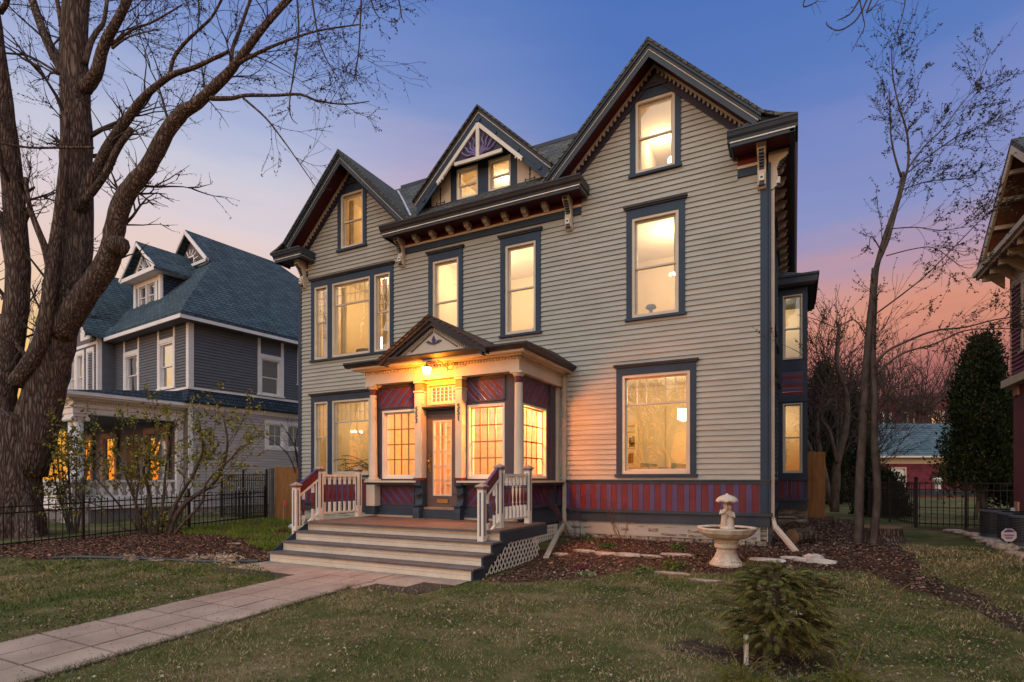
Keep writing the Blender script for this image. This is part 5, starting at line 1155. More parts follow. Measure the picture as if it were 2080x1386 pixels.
# ================================================================ garage, red brick flats and yard behind
def cam_pt(px, Z): u = (px-1040)/1125; return (.8905*u*Z-.455*Z, .455*u*Z+.8905*Z)
BR = brickmat('red_brick', (.20,.035,.05), (.13,.022,.032), (.09,.03,.035), .40, .13, .012, bump=.3)
gx, gy_ = cam_pt(1766, 38)
GA = thing('garage', 'brick garage with a blue-grey shingle roof and a cream door beyond the black fence', 'garage', (gx, gy_, .2), R(27.07))
m = MB()
for r in rects(0, 12.5, 0, 2.75, [(1.3,2.5,0,2.08),(9.75,11.0,0,2.08)]): m.box(r[0],r[1],0,.2,r[2],r[3])
m.box(0,.2,.2,6,0,2.75).box(12.3,12.5,.2,6,0,2.75).box(.2,12.3,5.8,6,0,2.75); m.build('brick_wall', BR, GA)
for a in (1.3, 9.75):
    m = MB(); m.box(a+.1,a+1.1,.05,.12,0,2.0)
    d_ = m.build('door', NWT, GA); m = MB()
    for i in range(2):
        for j in range(3): m.box(a+.2+i*.42,a+.52+i*.42,.035,.05,.15+j*.62,.65+j*.62)
    m.build('door_panels', WHT, d_); MB().ball((a+.2,.0,1.0),.04,8,5).build('handle', IRN, d_)
    m = MB(); m.box(a-.02,a+.1,-.03,.1,0,2.12).box(a+1.1,a+1.22,-.03,.1,0,2.12).box(a+.1,a+1.1,-.03,.1,2.0,2.12); m.build('door_casing', RTM, GA)
m = MB(); m.box(-.2,12.7,-.06,.0,2.35,2.76); m.build('fascia', RTM, GA); m = MB(); m.box(-.4,12.9,-.52,-.40,2.76,2.88); m.build('gutter', WHT, GA)
m = MB(); m.add([(-.4,-.5,2.85),(12.9,-.5,2.85),(12.9,3,5.4),(.9,3,5.4),(-.4,6.5,2.85),(12.9,6.5,2.85)],[(0,1,2,3),(3,2,5,4),(0,3,4)]); m.add([(-.4,-.5,2.78),(12.9,-.5,2.78),(12.9,3,5.3),(.9,3,5.3)],[(3,2,1,0)])
m.build('shingle_roof', brickmat('garage_shingles', (.09,.14,.165), (.06,.10,.12), (.03,.05,.06), .5, .16, .02, bump=.4), GA)
m = MB(); m.box(7.6,8.6,-1.3,-.5,0,.9); gr_ = None
def flats(px0, px1, Z, ztop, name_lab, nwin):
    x0, y0 = cam_pt(px0, Z); W = (px1-px0)/1125*Z
    o = thing('brick_building', name_lab, 'building', (x0, y0, 0), R(27.07)); ws = []
    n = nwin
    for i in range(n): a = W*(i+.5)/n-1.1; ws.append((a, a+2.2, ztop-5.2, ztop-1.7))
    m = MB()
    for r in rects(0, W, 0, ztop, ws): m.box(r[0],r[1],0,.4,r[2],r[3])
    m.box(0,W,.4,12,ztop-.6,ztop-.2); m.build('brick_wall', BR, o)
    m = MB(); m.box(-.3,W+.3,-.35,.4,ztop+.01,ztop+.55); m.build('parapet', mat('dark_stone', (.09,.04,.05), .8), o)
    for a,b,c,d in ws:
        m = MB(); m.box(a,b,.12,.2,c,c+.2).box(a,b,.12,.2,d-.2,d).box(a,a+.2,.12,.2,c,d).box(b-.2,b,.12,.2,c,d).box((a+b)/2-.08,(a+b)/2+.08,.12,.2,c,d).box(a,b,.12,.2,(c+d)/2-.08,(c+d)/2+.08); w = m.build('window', NWT, o)
        MB().quad((a,.22,c),(b,.22,c),(b,.22,d),(a,.22,d)).build('pane', GLD, w); MB().box(a,b,.6,.7,c,d).build('curtain', mat('pale_curtain', (.4,.42,.45), .9), w)
    return o
flats(1772, 1870, 80, 12.9, 'dark red brick building far behind the garage roof', 2)
flats(1874, 1990, 74, 12.4, 'dark red brick building with pale windows, right of the other far brick building', 2)
# ================================================================ fences
def iron_fence(p0, p1, h, step, label, rails=(.16,.80,.93), posts=2.2, spear=.04, pic=.008):
    p0 = Vector((*p0, gz(*p0))); p1 = Vector((*p1, gz(*p1))); d = p1-p0; L = d.length; d.normalize()
    o = thing('iron_fence', label, 'fence', tuple(p0))
    g = lambda s, z: tuple(d*s+Vector((0,0,z)))
    n = max(1, round(L/posts))
    for i in range(n+1):
        s = L*i/n; m = MB(); q = g(s, 0); m.box(q[0]-.025,q[0]+.025,q[1]-.025,q[1]+.025,q[2]-.1,q[2]+h+.10); m.ball((q[0],q[1],q[2]+h+.12),.035,8,5); m.build('post', IRN, o)
    for rr in rails: m = MB(); m.beam(g(0,h*rr), g(L,h*rr), .022, .028); m.build('rail', IRN, o)
    k = 0; s = step/2; np_ = int(L/step)
    while s < L and k < 100:
        m = MB(); q = g(s, 0); m.box(q[0]-pic,q[0]+pic,q[1]-pic,q[1]+pic,q[2]+.05,q[2]+h)
        if spear: m.add([(q[0]-pic*1.6,q[1]-pic*1.6,q[2]+h),(q[0]+pic*1.6,q[1]-pic*1.6,q[2]+h),(q[0]+pic*1.6,q[1]+pic*1.6,q[2]+h),(q[0]-pic*1.6,q[1]+pic*1.6,q[2]+h),(q[0],q[1],q[2]+h+spear)],[(0,1,4),(1,2,4),(2,3,4),(3,0,4)])
        m.build('picket', IRN, o); s += step; k += 1
    return o
iron_fence((-14.3,4.2), (-15.0,12.1), .98, .135, 'low black iron picket fence passing in front of the big maple trunk', posts=2.6)
iron_fence((-17.6,12.45), (-15.05,12.2), 1.5, .105, 'tall black iron fence panel between the neighbour house and the wooden fence', rails=(.10,.5,.86,.98), posts=1.25, spear=0, pic=.01)
iron_fence((1.85,23.5), (2.81,17.75), 1.18, .125, 'black iron fence running back behind the two-stemmed tree', rails=(.10,.84,.99), posts=2.0, spear=0)
iron_fence((2.83,17.72), (6.9,17.6), 1.18, .125, 'black iron fence panel in front of the garage lawn, beside the air conditioners', rails=(.10,.84,.99), posts=1.0, spear=0)
WDF = mat('cedar_boards', (.20,.085,.025), .7, .2, 3, .3, 30, color2=(.30,.14,.045), stretch=(4,4,.4), fine=.15)
def wood_fence(x0, x1, y, h, label, cap=False):
    z = gz(x0, y); o = thing('wood_fence', label, 'fence', (x0, y, z)); x = 0; i = 0
    while x < x1-x0-.02:
        w = min(.135, x1-x0-x); m = MB(); hh = h+rnd.uniform(-.008,.008); m.poly([(x+.003,-.1),(x+w-.003,-.1),(x+w-.003,hh-.03),(x+w-.03,hh),(x+.03,hh),(x+.003,hh-.03)],0,.02); m.build('board', WDF, o); x += .137
    for zz in (.3, h-.3): MB().box(0,x1-x0,.021,.06,zz,zz+.09).build('rail', WDF, o)
    return o
wood_fence(-14.85, -13.42, 12.35, 1.72, 'orange-brown cedar board fence left of the main house')
wood_fence(.36, .86, 20.3, 2.15, 'short cedar board fence panel beside the house bay at the right')
m = MB(); m.box(-.06,.06,-.06,.06,-.1,1.68); o = m.build('fence_post', mat('grey_post', (.14,.12,.105), .9, .2, 6)); o.location = (-14.97,12.32,gz(-14.97,12.3)); tag(o, 'weathered grey wooden post at the end of the cedar fence', 'post')
# ================================================================ trees and shrubs
def cpt(px, py, Z):                                # a point Z metres ahead of the lens
    u = (px-1040)/1125; return Vector((.8905*u*Z-.455*Z, .455*u*Z+.8905*Z, 1.55+(972-py)*Z/1125))
def smooth_path(pts, n=4):
    P = [Vector(p) for p in pts]; out = []
    for i in range(len(P)-1):
        a, b, c, d = P[max(i-1,0)], P[i], P[i+1], P[min(i+2,len(P)-1)]
        for k in range(n):
            t = k/n; out.append(.5*((2*b)+(c-a)*t+(2*a-5*b+4*c-d)*t*t+(-a+3*b-3*c+d)*t**3))
    out.append(P[-1]); return out
def rvec(s=1): return Vector((rnd.gauss(0,s), rnd.gauss(0,s), rnd.gauss(0,s)))
def twigs(mb, buds, p, d, L, r, lvl, up=.0, spread=.55, nb=4, bud=.5, bs=.02, wob=.12, minr=.0028):
    """a wandering branch with side branches; buds collects small leaf tufts"""
    n = 5 if lvl else 4; pts = [Vector(p)]; dd = d.normalized(); step = L/n
    for i in range(n):
        dd = (dd+rvec(wob)+Vector((0,0,up*.15))).normalized(); pts.append(pts[-1]+dd*step)
    rad = [max(minr, r*(1-.8*i/n)) for i in range(n+1)]
    mb.tube(pts, rad, 4 if r > .012 else 3, cap=False)
    if lvl > 0:
        for k in range(nb):
            t = rnd.uniform(.2, 1); i = min(n-1, int(t*n)); q = pts[i].lerp(pts[i+1], t*n-i)
            sd = (pts[i+1]-pts[i]).normalized(); perp = sd.cross(rvec()).normalized()
            twigs(mb, buds, q, sd+perp*spread*rnd.uniform(.6,1.6), L*rnd.uniform(.4,.75), max(minr, r*.5), lvl-1, up, spread, max(2, nb-1), bud, bs, wob, minr)
    if lvl <= 1:
        for i in range(1, n+1):
            if rnd.random() < bud: buds.append((pts[i]+rvec(.01), bs*rnd.uniform(.5,1.5)))
def tufts(buds, k=3, flat=.5):
    v = []; f = []; 
    for p, s in buds:
        for _ in range(k):
            c = p+rvec(s*.55); a = rvec().normalized()*s*.9; b = a.cross(rvec()).normalized()*s*flat; i = len(v)
            v += [c-a, c-a*.1+b, c+a, c-b-a*.1]; f.append((i,i+1,i+2,i+3))
    return np.array([tuple(x) for x in v]), np.array(f)
def leafobj(name, buds, base, par, k=3, var=.5, flat=.5):
    v, f = tufts(buds, k, flat); n = len(f); r = np.random.RandomState(len(buds)); c = np.array([base])*r.uniform(1-var, 1+var, (n, 1)); 
    o = npmesh(name, v, f, LM, {'tint': np.repeat(c, 4, 0)}); o.parent = par; return o
def tree(name, label, cat, loc, group=None):
    o = thing(name, label, cat, tuple(loc), group=group); o.parent = None; return o
def rel(pts, o): L0 = Vector(o.location); return [Vector(p)-L0 for p in pts]
# ---- big maple at the left
rnd.seed(11)
base = cpt(20, 1092, 13.8); base.z = gz(base.x, base.y)
MT = tree('maple_tree', 'huge many-limbed bare maple with dark furrowed bark at the left edge', 'tree', base)
S_ = 13.8/1125
m = MB(); buds = []; tw = MB()
def limb(px, Z0, Z1, r0, r1, seg=12, tn=8, lv=2, tl=1.6, rough=.05):
    n = len(px); pts = smooth_path([cpt(x, y, Z0+(Z1-Z0)*i/(n-1)) for i, (x, y) in enumerate(px)], 4); k = len(pts)
    rads = [(r0+(r1-r0)*(i/(k-1))**.8)*S_*.66 for i in range(k)]
    m.tube(rel(pts, MT), rads, seg, cap=True, rough=rough)
    for _ in range(tn):
        i = rnd.randint(int(k*.25), k-2); q = pts[i]; d = (pts[i+1]-pts[i]).normalized(); s = d.cross(rvec()).normalized()
        twigs(tw, buds, q-base, d*.6+s*.8+Vector((0,0,.1)), tl*rnd.uniform(.5,1.2), max(.008, rads[i]*.22), lv, .2, .6, 4, .55, .022, .14, .0035)
trunk = [(8,1150),(14,1100),(20,1000),(28,900),(40,840)]
pts = smooth_path([cpt(x, y, 13.8) for x, y in trunk], 4); k = len(pts)
m.tube(rel(pts, MT), [S_*(40*(1-i/(k-1))**2.2+45-2*(i/(k-1))) for i in range(k)], 20, rough=.05)
for x, r in ((66,13),(88,9),(-40,18)): m.tube(rel([cpt(x,1125,13.3), cpt(x*.75,1090,13.4), cpt(x*.5+8,1000,13.6)], MT), [r*1.6*S_, r*1.3*S_, r*.8*S_], 8, rough=.08)
limb([(10,900),(6,800),(22,700),(36,600),(34,480),(24,360),(10,240),(-10,90),(-30,-60)], 13.8, 12.6, 38, 20, 14, 9)
limb([(50,960),(80,840),(105,730),(128,620),(152,500),(154,360),(155,220),(150,110),(160,-60)], 13.9, 13.6, 62, 32, 16, 10, rough=.07)
limb([(30,780),(80,700),(100,600),(108,520),(120,440),(130,330),(134,230)], 13.4, 13.0, 24, 10, 10, 3)
limb([(104,560),(90,500),(70,450),(58,410),(52,360)], 13.2, 12.7, 12, 5, 8, 5)
limb([(118,680),(165,610),(210,548),(228,500),(236,450),(258,392),(300,340),(338,270),(372,228),(400,210),(455,158),(480,128),(530,62),(590,-10),(640,-80)], 13.7, 11.8, 38, 5, 12, 16, rough=.06)
limb([(160,430),(195,350),(225,290),(262,238),(292,198),(345,155),(398,136),(465,104)], 13.6, 12.2, 20, 4, 10, 10)
limb([(170,410),(210,360),(240,300),(268,262)], 13.3, 12.8, 11, 8, 8, 3)
limb([(172,180),(195,150),(212,90),(245,30),(285,-60)], 13.5, 12.8, 20, 9, 10, 7)
limb([(172,130),(185,85),(200,60),(212,40),(220,-30)], 13.5, 13.9, 9, 5, 8, 4)
limb([(140,160),(110,112),(82,50),(50,-50)], 13.6, 14.2, 18, 10, 10, 7)
limb([(136,90),(124,50),(112,-30)], 13.7, 13.4, 8, 5, 8, 3)
limb([(428,200),(470,200),(500,194),(560,194),(610,192),(645,205),(700,212),(750,206)], 12.4, 11.8, 7, 1.2, 6, 8, 2, 1.2)
limb([(495,200),(540,240),(575,285),(600,320),(640,378)], 12.2, 11.6, 3.5, 1, 5, 6, 1, .9)
limb([(470,142),(472,100),(490,52),(515,-20)], 12.3, 12.6, 6, 4, 6, 7)
limb([(478,132),(530,105),(590,80),(650,62),(730,50)], 12.2, 11.6, 6, 1.6, 6, 9)
limb([(548,45),(590,0),(640,-50)], 12.0, 11.8, 6, 3, 6, 5)
limb([(345,158),(352,120),(375,88),(402,62),(430,35),(455,-10)], 12.9, 12.5, 6, 3, 6, 7)
limb([(225,92),(270,60),(310,45),(370,10)], 13.2, 12.8, 5, 2, 6, 6)
limb([(228,98),(262,75),(320,60)], 13.1, 12.5, 4, 1.5, 6, 5)
limb([(190,300),(130,300),(60,300),(0,290),(-60,280)], 12.6, 12.2, 4, 2.5, 6, 6)
limb([(120,150),(60,115),(10,108),(-40,100)], 13.2, 13, 4, 2, 6, 6)
limb([(40,470),(60,420),(48,400),(70,380)], 13.2, 13, 9, 3, 8, 3)
limb([(0,640),(20,680),(50,720),(75,740)], 13.4, 13.4, 7, 6, 8, 2)
limb([(0,430),(20,560),(35,600)], 13.2, 13.5, 8, 9, 8, 2)
limb([(0,25),(12,8),(20,-20)], 12.8, 12.6, 8, 6, 8, 2)
m.tube(rel([cpt(237,500,13.0), cpt(248,497,12.9)], MT), [.26,.20], 8, rough=.1)
for px_ in ([(600,-40),(605,20),(606,80),(596,150),(588,210),(592,240),(604,252)], [(630,-30),(640,40),(650,90),(668,130),(690,162)], [(735,-30),(732,40),(728,110),(718,165)], [(400,-20),(404,20),(402,60)], [(745,-30),(760,20),(772,38)], [(805,-20),(812,10),(816,38)]):
    pts = smooth_path([cpt(x, y, 10.8) for x, y in px_], 3); k = len(pts); tw.tube(rel(pts, MT), [.020-.013*i/k for i in range(k)], 4)
    for _ in range(6):
        i = rnd.randint(2, k-2); twigs(tw, buds, pts[i]-base, Vector((rnd.uniform(-1,1),rnd.uniform(-.5,.5),rnd.uniform(-.8,.3))), rnd.uniform(.25,.6), .006, 1, 0, .5, 3, .6, .022)
# pale drooping twigs in front of the trunk
for _ in range(9):
    x0, y0 = rnd.uniform(60,170), rnd.uniform(440,600); p = cpt(x0, y0, 12.7); twigs(tw, buds, p-base, Vector((rnd.uniform(.2,1),-.3,rnd.uniform(-.9,.2))), rnd.uniform(1.0,2.2), .012, 2, -.6, .5, 3, .3, .018, .18)
m.build('trunk_and_limbs', BRK, MT, smooth=True); tw.build('twigs', TWG, MT); leafobj('buds', buds, (.05,.028,.022), MT, 2)
# ---- branches of a street tree reaching in at the top right (the trunk is outside the frame)
rnd.seed(12)
p0 = cpt(1960, -700, 9.5); OT = tree('overhanging_tree', 'few bare twigs hanging into the top right of the sky', 'tree', (p0.x+2.2, p0.y-5.5, 0)); bo = Vector(OT.location)
m = MB(); tw = MB(); buds = []
m.tube([(0,0,0),(0,.05,2.5),(-.1,.2,5.5),(-.4,.9,8.2)],[.34,.28,.22,.15],12, rough=.05)
hub = cpt(1830,-160,9.3)
pts = smooth_path([bo+Vector((-.4,.9,8.2)), (bo+Vector((-1.0,2.6,9.6))), hub], 4); m.tube(rel(pts, OT), [.15-.11*i/len(pts) for i in range(len(pts))], 8)
for px_ in ([(1800,-120),(1750,-20),(1752,30),(1756,54),(1742,82),(1730,105)], [(1752,20),(1735,45),(1705,62),(1682,54),(1678,44)], [(1760,26),(1775,14),(1788,-6)], [(1830,-140),(1838,-20),(1836,18),(1825,58),(1814,84)], [(1742,6),(1725,30),(1700,42)], [(1680,-60),(1640,-10),(1632,14),(1655,6),(1664,-4)]):
    pts = smooth_path([cpt(x, y, 9.4) for x, y in px_], 3); k = len(pts); tw.tube(rel(pts, OT), [.015-.010*i/k for i in range(k)], 4)
    tw.tube(rel([hub, pts[0]], OT), [.02,.015], 4)
    for _ in range(4): i = rnd.randint(1, k-1); twigs(tw, buds, pts[i]-bo, Vector((rnd.uniform(-1,1),0,rnd.uniform(-.8,.2))), rnd.uniform(.12,.3), .004, 0, 0, .5, 2, .4, .014)
m.build('trunk', BRK, OT, smooth=True); tw.build('twigs', TWG, OT); leafobj('buds', buds, (.04,.025,.02), OT, 1)
# ---- two-stemmed young tree at the right
rnd.seed(13)
b0 = cpt(1755, 1142, 11.2); b0.z = gz(b0.x, b0.y)
YT = tree('young_tree', 'slender two-stemmed tree with tiny opening leaves, right of the main house', 'tree', b0)
m = MB(); tw = MB(); buds = []; S_ = 11.2/1125
def stem(px, Z0, Z1, r0, r1, tn, lv=2, tl=1.1, o=None, mm=None, bs=.019, bud=.75, seg=8, up=.3):
    o = o or YT; n = len(px); pts = smooth_path([cpt(x, y, Z0+(Z1-Z0)*i/(n-1)) for i, (x, y) in enumerate(px)], 4); k = len(pts)
    rads = [(r0+(r1-r0)*(i/(k-1)))*S_*(.55 if o is YT else .8) for i in range(k)]; (mm or m).tube(rel(pts, o), rads, seg, rough=.06)
    for _ in range(tn):
        i = rnd.randint(int(k*.3), k-2); d = (pts[i+1]-pts[i]).normalized(); s = d.cross(rvec()).normalized()
        twigs(tw, buds, pts[i]-Vector(o.location), d*.8+s*.7+Vector((.25,0,.1)), tl*rnd.uniform(.4,1.1), max(.004, rads[i]*.25), lv, up, .6, 3, bud, bs, .13, .0028)
stem([(1738,1146),(1744,1080),(1746,980),(1752,880),(1757,780),(1764,680),(1772,600),(1776,545)], 11.2, 11.2, 17, 9, 2, 1, .6)
stem([(1768,1148),(1776,1080),(1782,1000),(1776,900),(1776,800),(1772,720),(1775,640),(1778,560),(1792,500),(1812,440),(1828,390),(1834,350)], 11.2, 11.2, 15, 6, 10, 2, 1.0)
stem([(1778,545),(1792,515),(1806,480),(1822,420),(1836,370),(1845,330),(1842,270),(1826,215),(1814,160),(1810,90)], 11.2, 10.8, 7, 1.4, 20, 2, .85)
stem([(1830,360),(1818,320),(1810,280),(1808,230),(1806,180)], 11.1, 11, 4, 1.2, 14, 2, .7)
stem([(1842,345),(1880,295),(1915,262),(1950,215),(1985,170),(2012,100)], 11, 10.6, 3, .8, 16, 2, .8)
stem([(1845,350),(1890,315),(1940,280),(1990,255)], 11, 10.5, 2.6, .8, 14, 2, .8)
stem([(1835,385),(1880,370),(1930,365),(1975,362)], 11, 10.6, 2.4, .8, 12, 2, .75)
stem([(1810,465),(1860,462),(1910,468),(1960,462)], 11, 10.5, 2.4, .8, 10, 2, .75)
stem([(1800,520),(1860,505),(1900,505),(1950,540),(1975,545)], 11, 10.6, 2.2, .8, 10, 2, .7)
stem([(1776,745),(1800,715),(1850,690),(1900,672),(1960,665),(2020,650),(2090,640)], 11.1, 10.2, 5, 1.6, 16, 2, .9, up=.0)
stem([(1780,760),(1830,720),(1900,698),(1960,672),(2030,668),(2100,668)], 11.1, 10.0, 4, 1.2, 14, 2, .8, up=-.1)
stem([(1776,640),(1830,600),(1880,560),(1940,500),(2010,430),(2060,400)], 11.1, 10.4, 3, .8, 14, 2, .8)
stem([(1790,510),(1770,480),(1765,505)], 11.1, 11, 2.5, 1, 4, 1, .5)
stem([(1764,690),(1735,650),(1700,665),(1660,650),(1620,640)], 11.2, 10.8, 2.6, .8, 8, 1, .6)
stem([(1752,860),(1690,810),(1640,730),(1590,700)], 11.2, 10.6, 2.2, .6, 8, 1, .5)
m.build('trunk', BRT, YT, smooth=True); tw.build('twigs', TWG, YT); leafobj('leaves', buds, (.055,.052,.026), YT, 3, .5)
# ---- bare bushy trees behind, between house and evergreens
rnd.seed(14)
for i, (px_, Z, h, lab) in enumerate(((1690,25,9.5,'bare many-stemmed tree just right of the house bay'),(1728,30,8.0,'bare grey tree behind the two-stemmed young tree'),(1840,46,12.5,'wide bare tree rising behind the garage roof'),(1935,50,11.0,'bare tree behind the far brick buildings, right of the garage'),(1655,33,8.5,'small bare tree partly behind the house bay'))):
    p = cpt(px_, 1000, Z); p.z = gz(p.x, p.y); o = tree('bare_tree', lab, 'tree', p, 'bare trees in the back yards'); m = MB(); tw = MB(); buds = []
    for s in range(5 if Z < 40 else 4):
        d = Vector((rnd.uniform(-.35,.35),rnd.uniform(-.2,.2),1)); pts = [Vector((rnd.uniform(-.15,.15),rnd.uniform(-.1,.1),0))]
        for k in range(6): d = (d+rvec(.10)+Vector((0,0,.1))).normalized(); pts.append(pts[-1]+d*h*.11)
        r0 = .09 if Z < 40 else .17; m.tube(pts, [r0*(1-.12*j) for j in range(7)], 6, rough=.08)
        for j in range(2,7):
            for _ in range(3): twigs(tw, buds, pts[j], d+rvec(.5), h*rnd.uniform(.18,.34), r0*.35, 2, .5, .5, 4, .5, .05, .12, .010*Z/30)
    m.build('trunk', BRT, o, smooth=True); tw.build('twigs', TWG, o); leafobj('buds', buds, (.05,.032,.028), o, 1)
# ---- the street trees behind the viewer, which the window glass mirrors
src = bpy.data.objects['bare_tree.002']
for x, y, s, w_ in ((-19,-17,.8,'second from the left'),(-10,-22,.95,'the tallest'),(-2,-18,.75,'facing the right gable'),(7,-21,.9,'second from the right'),(15,-17,.8,'at the right end of the row'),(-29,-20,.9,'at the left end of the row')):
    c = dup(src, (x, y, 0), x, 'bare tree across the road mirrored in the glass, '+w_); c.scale = (s*1.1, s*1.1, s); c['group'] = 'street trees mirrored in the windows'
# ---- small crooked tree between fence and stump
o = tree('crooked_tree', 'small crooked tree with a forked trunk beside the cedar fence panel', 'tree', (1.25,19.5,.25)); m = MB(); tw = MB(); buds = []
pts = smooth_path([cpt(x,y,17.9) for x,y in ((1695,1040),(1698,960),(1706,920),(1720,860),(1718,800),(1700,740),(1705,660))],4); m.tube(rel(pts,o), [.13-.08*i/len(pts) for i in range(len(pts))], 8, rough=.1)
p2 = smooth_path([cpt(x,y,17.8) for x,y in ((1700,940),(1686,880),(1668,850),(1676,825),(1690,810))],4); m.tube(rel(p2,o), [.06-.03*i/len(p2) for i in range(len(p2))], 6, rough=.1)
for P in (pts, p2):
    for _ in range(12): i = rnd.randint(len(P)//2, len(P)-1); twigs(tw, buds, P[i]-Vector(o.location), rvec()+Vector((0,0,.8)), rnd.uniform(.8,1.8), .018, 2, .2, .6, 3, .5, .035, .16, .006)
m.build('trunk', BRT, o, smooth=True); tw.build('twigs', TWG, o); leafobj('buds', buds, (.06,.045,.03), o, 2)
# ---- evergreens
def evergreen(name, label, px_, Z, ytop, wpx, n, base=(.022,.032,.012), squash=1.0, trunk=True, power=.75, ybot=1085, lift=0.0, group=None):
    p = cpt(px_, 1080, Z); p.z = gz(p.x, p.y); h = 1.55+(972-ytop)*Z/1125-p.z; W = wpx*Z/1125/2
    o = thing(name, label, 'evergreen', tuple(p), group=group); r = np.random.RandomState(int(px_)); V = []; F_ = []; C_ = []
    # clumps spread over the outline, each a burst of upright sprays
    ncl = n//60
    for c in range(ncl):
        t = r.uniform(lift, 1)**.9; a = r.uniform(0, 6.283); prof = W*max(.10, (1-((t-.33)/.70)**1.6 if t > .33 else 1-.25*((.33-t)/.33)**1.5))**power*(1+.20*math.sin(9*t+a*2+px_)+r.normal(0,.17))
        rr = prof*r.uniform(.55, 1.0); cx_, cy_, cz_ = rr*math.cos(a), rr*math.sin(a)*squash, t*h; cs = r.uniform(.10,.22)*(.6+W*.5); tone = r.uniform(.45, 1.7)
        k = 60; q = r.normal(0, 1, (k, 3))*[cs*.6, cs*.6, cs*1.1]+[cx_, cy_, cz_]; q[:,2] = np.maximum(q[:,2], .05)
        out = q*[1,1,0]; out /= (np.linalg.norm(out, axis=1)[:,None]+1e-6); up = np.tile([0,0,1.0],(k,1)); d = out*.5+up*.9+r.normal(0,.35,(k,3)); d /= np.linalg.norm(d,axis=1)[:,None]
        s = np.cross(d, r.normal(0,1,(k,3))); s /= np.linalg.norm(s,axis=1)[:,None]; L = r.uniform(.05,.12,(k,1))*(.7+.3*W); w = L*.33
        V.append(np.stack([q-s*w*.3, q+d*L*.6-s*w, q+d*L*1.2, q+d*L*.5+s*w],1)); C_.append(np.repeat(np.array([base])*tone*r.uniform(.6,1.4,(k,1)),4,0))
    V = np.concatenate(V).reshape(-1,3); f = np.arange(len(V)).reshape(-1,4); g = npmesh('foliage', V, f, LM, {'tint': np.concatenate(C_)}); g.parent = o
    if trunk:
        m = MB()
        for dx in (-.06,.05): m.tube([(dx*2.5,0,-.05),(dx,0,.6),(dx*.5,0,h*.85)], [.055,.05,.015], 6)
        m.build('trunk', BRT, o)
    return o
evergreen('arborvitae', 'tall dense dark arborvitae in front of the garage, its trunks bare at the foot', 1992, 17.2, 698, 112, 38000, lift=.16)
evergreen('arborvitae', 'shorter dark arborvitae hugging the red house corner', 2062, 17.6, 790, 84, 22000, lift=.10)
evergreen('arborvitae', 'dark column-like evergreen behind the crooked tree', 1672, 27, 745, 82, 26000, base=(.016,.024,.010))
evergreen('arborvitae', 'broad dark evergreen between the crooked tree and the young tree', 1728, 29, 800, 90, 26000, base=(.013,.020,.010))
evergreen('yew_bush', 'low rounded dark yew bush behind the young tree stems', 1792, 18.5, 968, 78, 12000, base=(.015,.024,.010), trunk=False)
# ---- dwarf weeping evergreen in the foreground
rnd.seed(15)
p = Vector((-.13, 5.30, 0)); o = thing('dwarf_cypress', 'rounded drooping dwarf cypress on a pale taped trunk in the front lawn', 'shrub', tuple(p)); r = np.random.RandomState(8)
V = []; C_ = []
for i in range(1500):
    t = r.uniform(0,1); a = r.uniform(0,6.283); zc = .10+.62*t; rad = .60*math.sqrt(max(.02, 1-((t-.42)/.66)**2))*r.uniform(.35,1)*(1+.25*math.sin(a*3+t*9)); st = Vector((rad*.72*math.cos(a), rad*.72*math.sin(a), zc+.05)); d = Vector((math.cos(a)+r.normal(0,.25), math.sin(a)+r.normal(0,.25), .12+.5*t+r.normal(0,.22))).normalized()
    if math.sin(a*4+t*11) > .72: continue
    L = r.uniform(.08,.20)*(1.5 if r.uniform() < .05 else 1); tone = r.uniform(.35,1.8); n = 9; pos = st.copy(); side = d.cross(Vector((0,0,1))).normalized()
    for k in range(n):
        d = (d+Vector((0,0,-.11))).normalized(); q = pos+d*(L/n); w = .021*(1-abs(k/n-.35)); 
        for s in (-1, 1):
            e = pos+side*s*w*1.3+d*w*.9+Vector((0,0,-.012)); V += [tuple(pos), tuple(pos+d*.008), tuple(e), tuple(pos+side*s*w*.6-d*.002+Vector((0,0,-.004)))]; C_.append((np.array((.075,.074,.018)) if r.uniform() > .10 else np.array((.13,.06,.025)))*tone*r.uniform(.7,1.3))
        pos = q
V = np.array(V); f = np.arange(len(V)).reshape(-1,4); g = npmesh('foliage', V, f, LM, {'tint': np.repeat(np.array(C_),4,0)}); g.parent = o
m = MB(); m.tube([(-.10,-.32,-.02),(-.06,-.2,.2),(0,-.05,.45),(0,0,.7)], [.028,.026,.022,.012], 8, rough=.1)
for k in range(14): a = k*.9; m.tube([(0,-.03,.35+.02*k),(.25*math.cos(a),.25*math.sin(a),.40+.025*k)], [.010,.004], 5)
m.build('stem', BRT, o)
m = MB(); m.tube([(-.235,-.275,-.01),(-.235,-.27,.24)], .021, 12, rough=.03); m.build('taped_trunk', mat('pale_tape', (.55,.50,.42), .6, .3, 18, color2=(.75,.70,.62)), o)
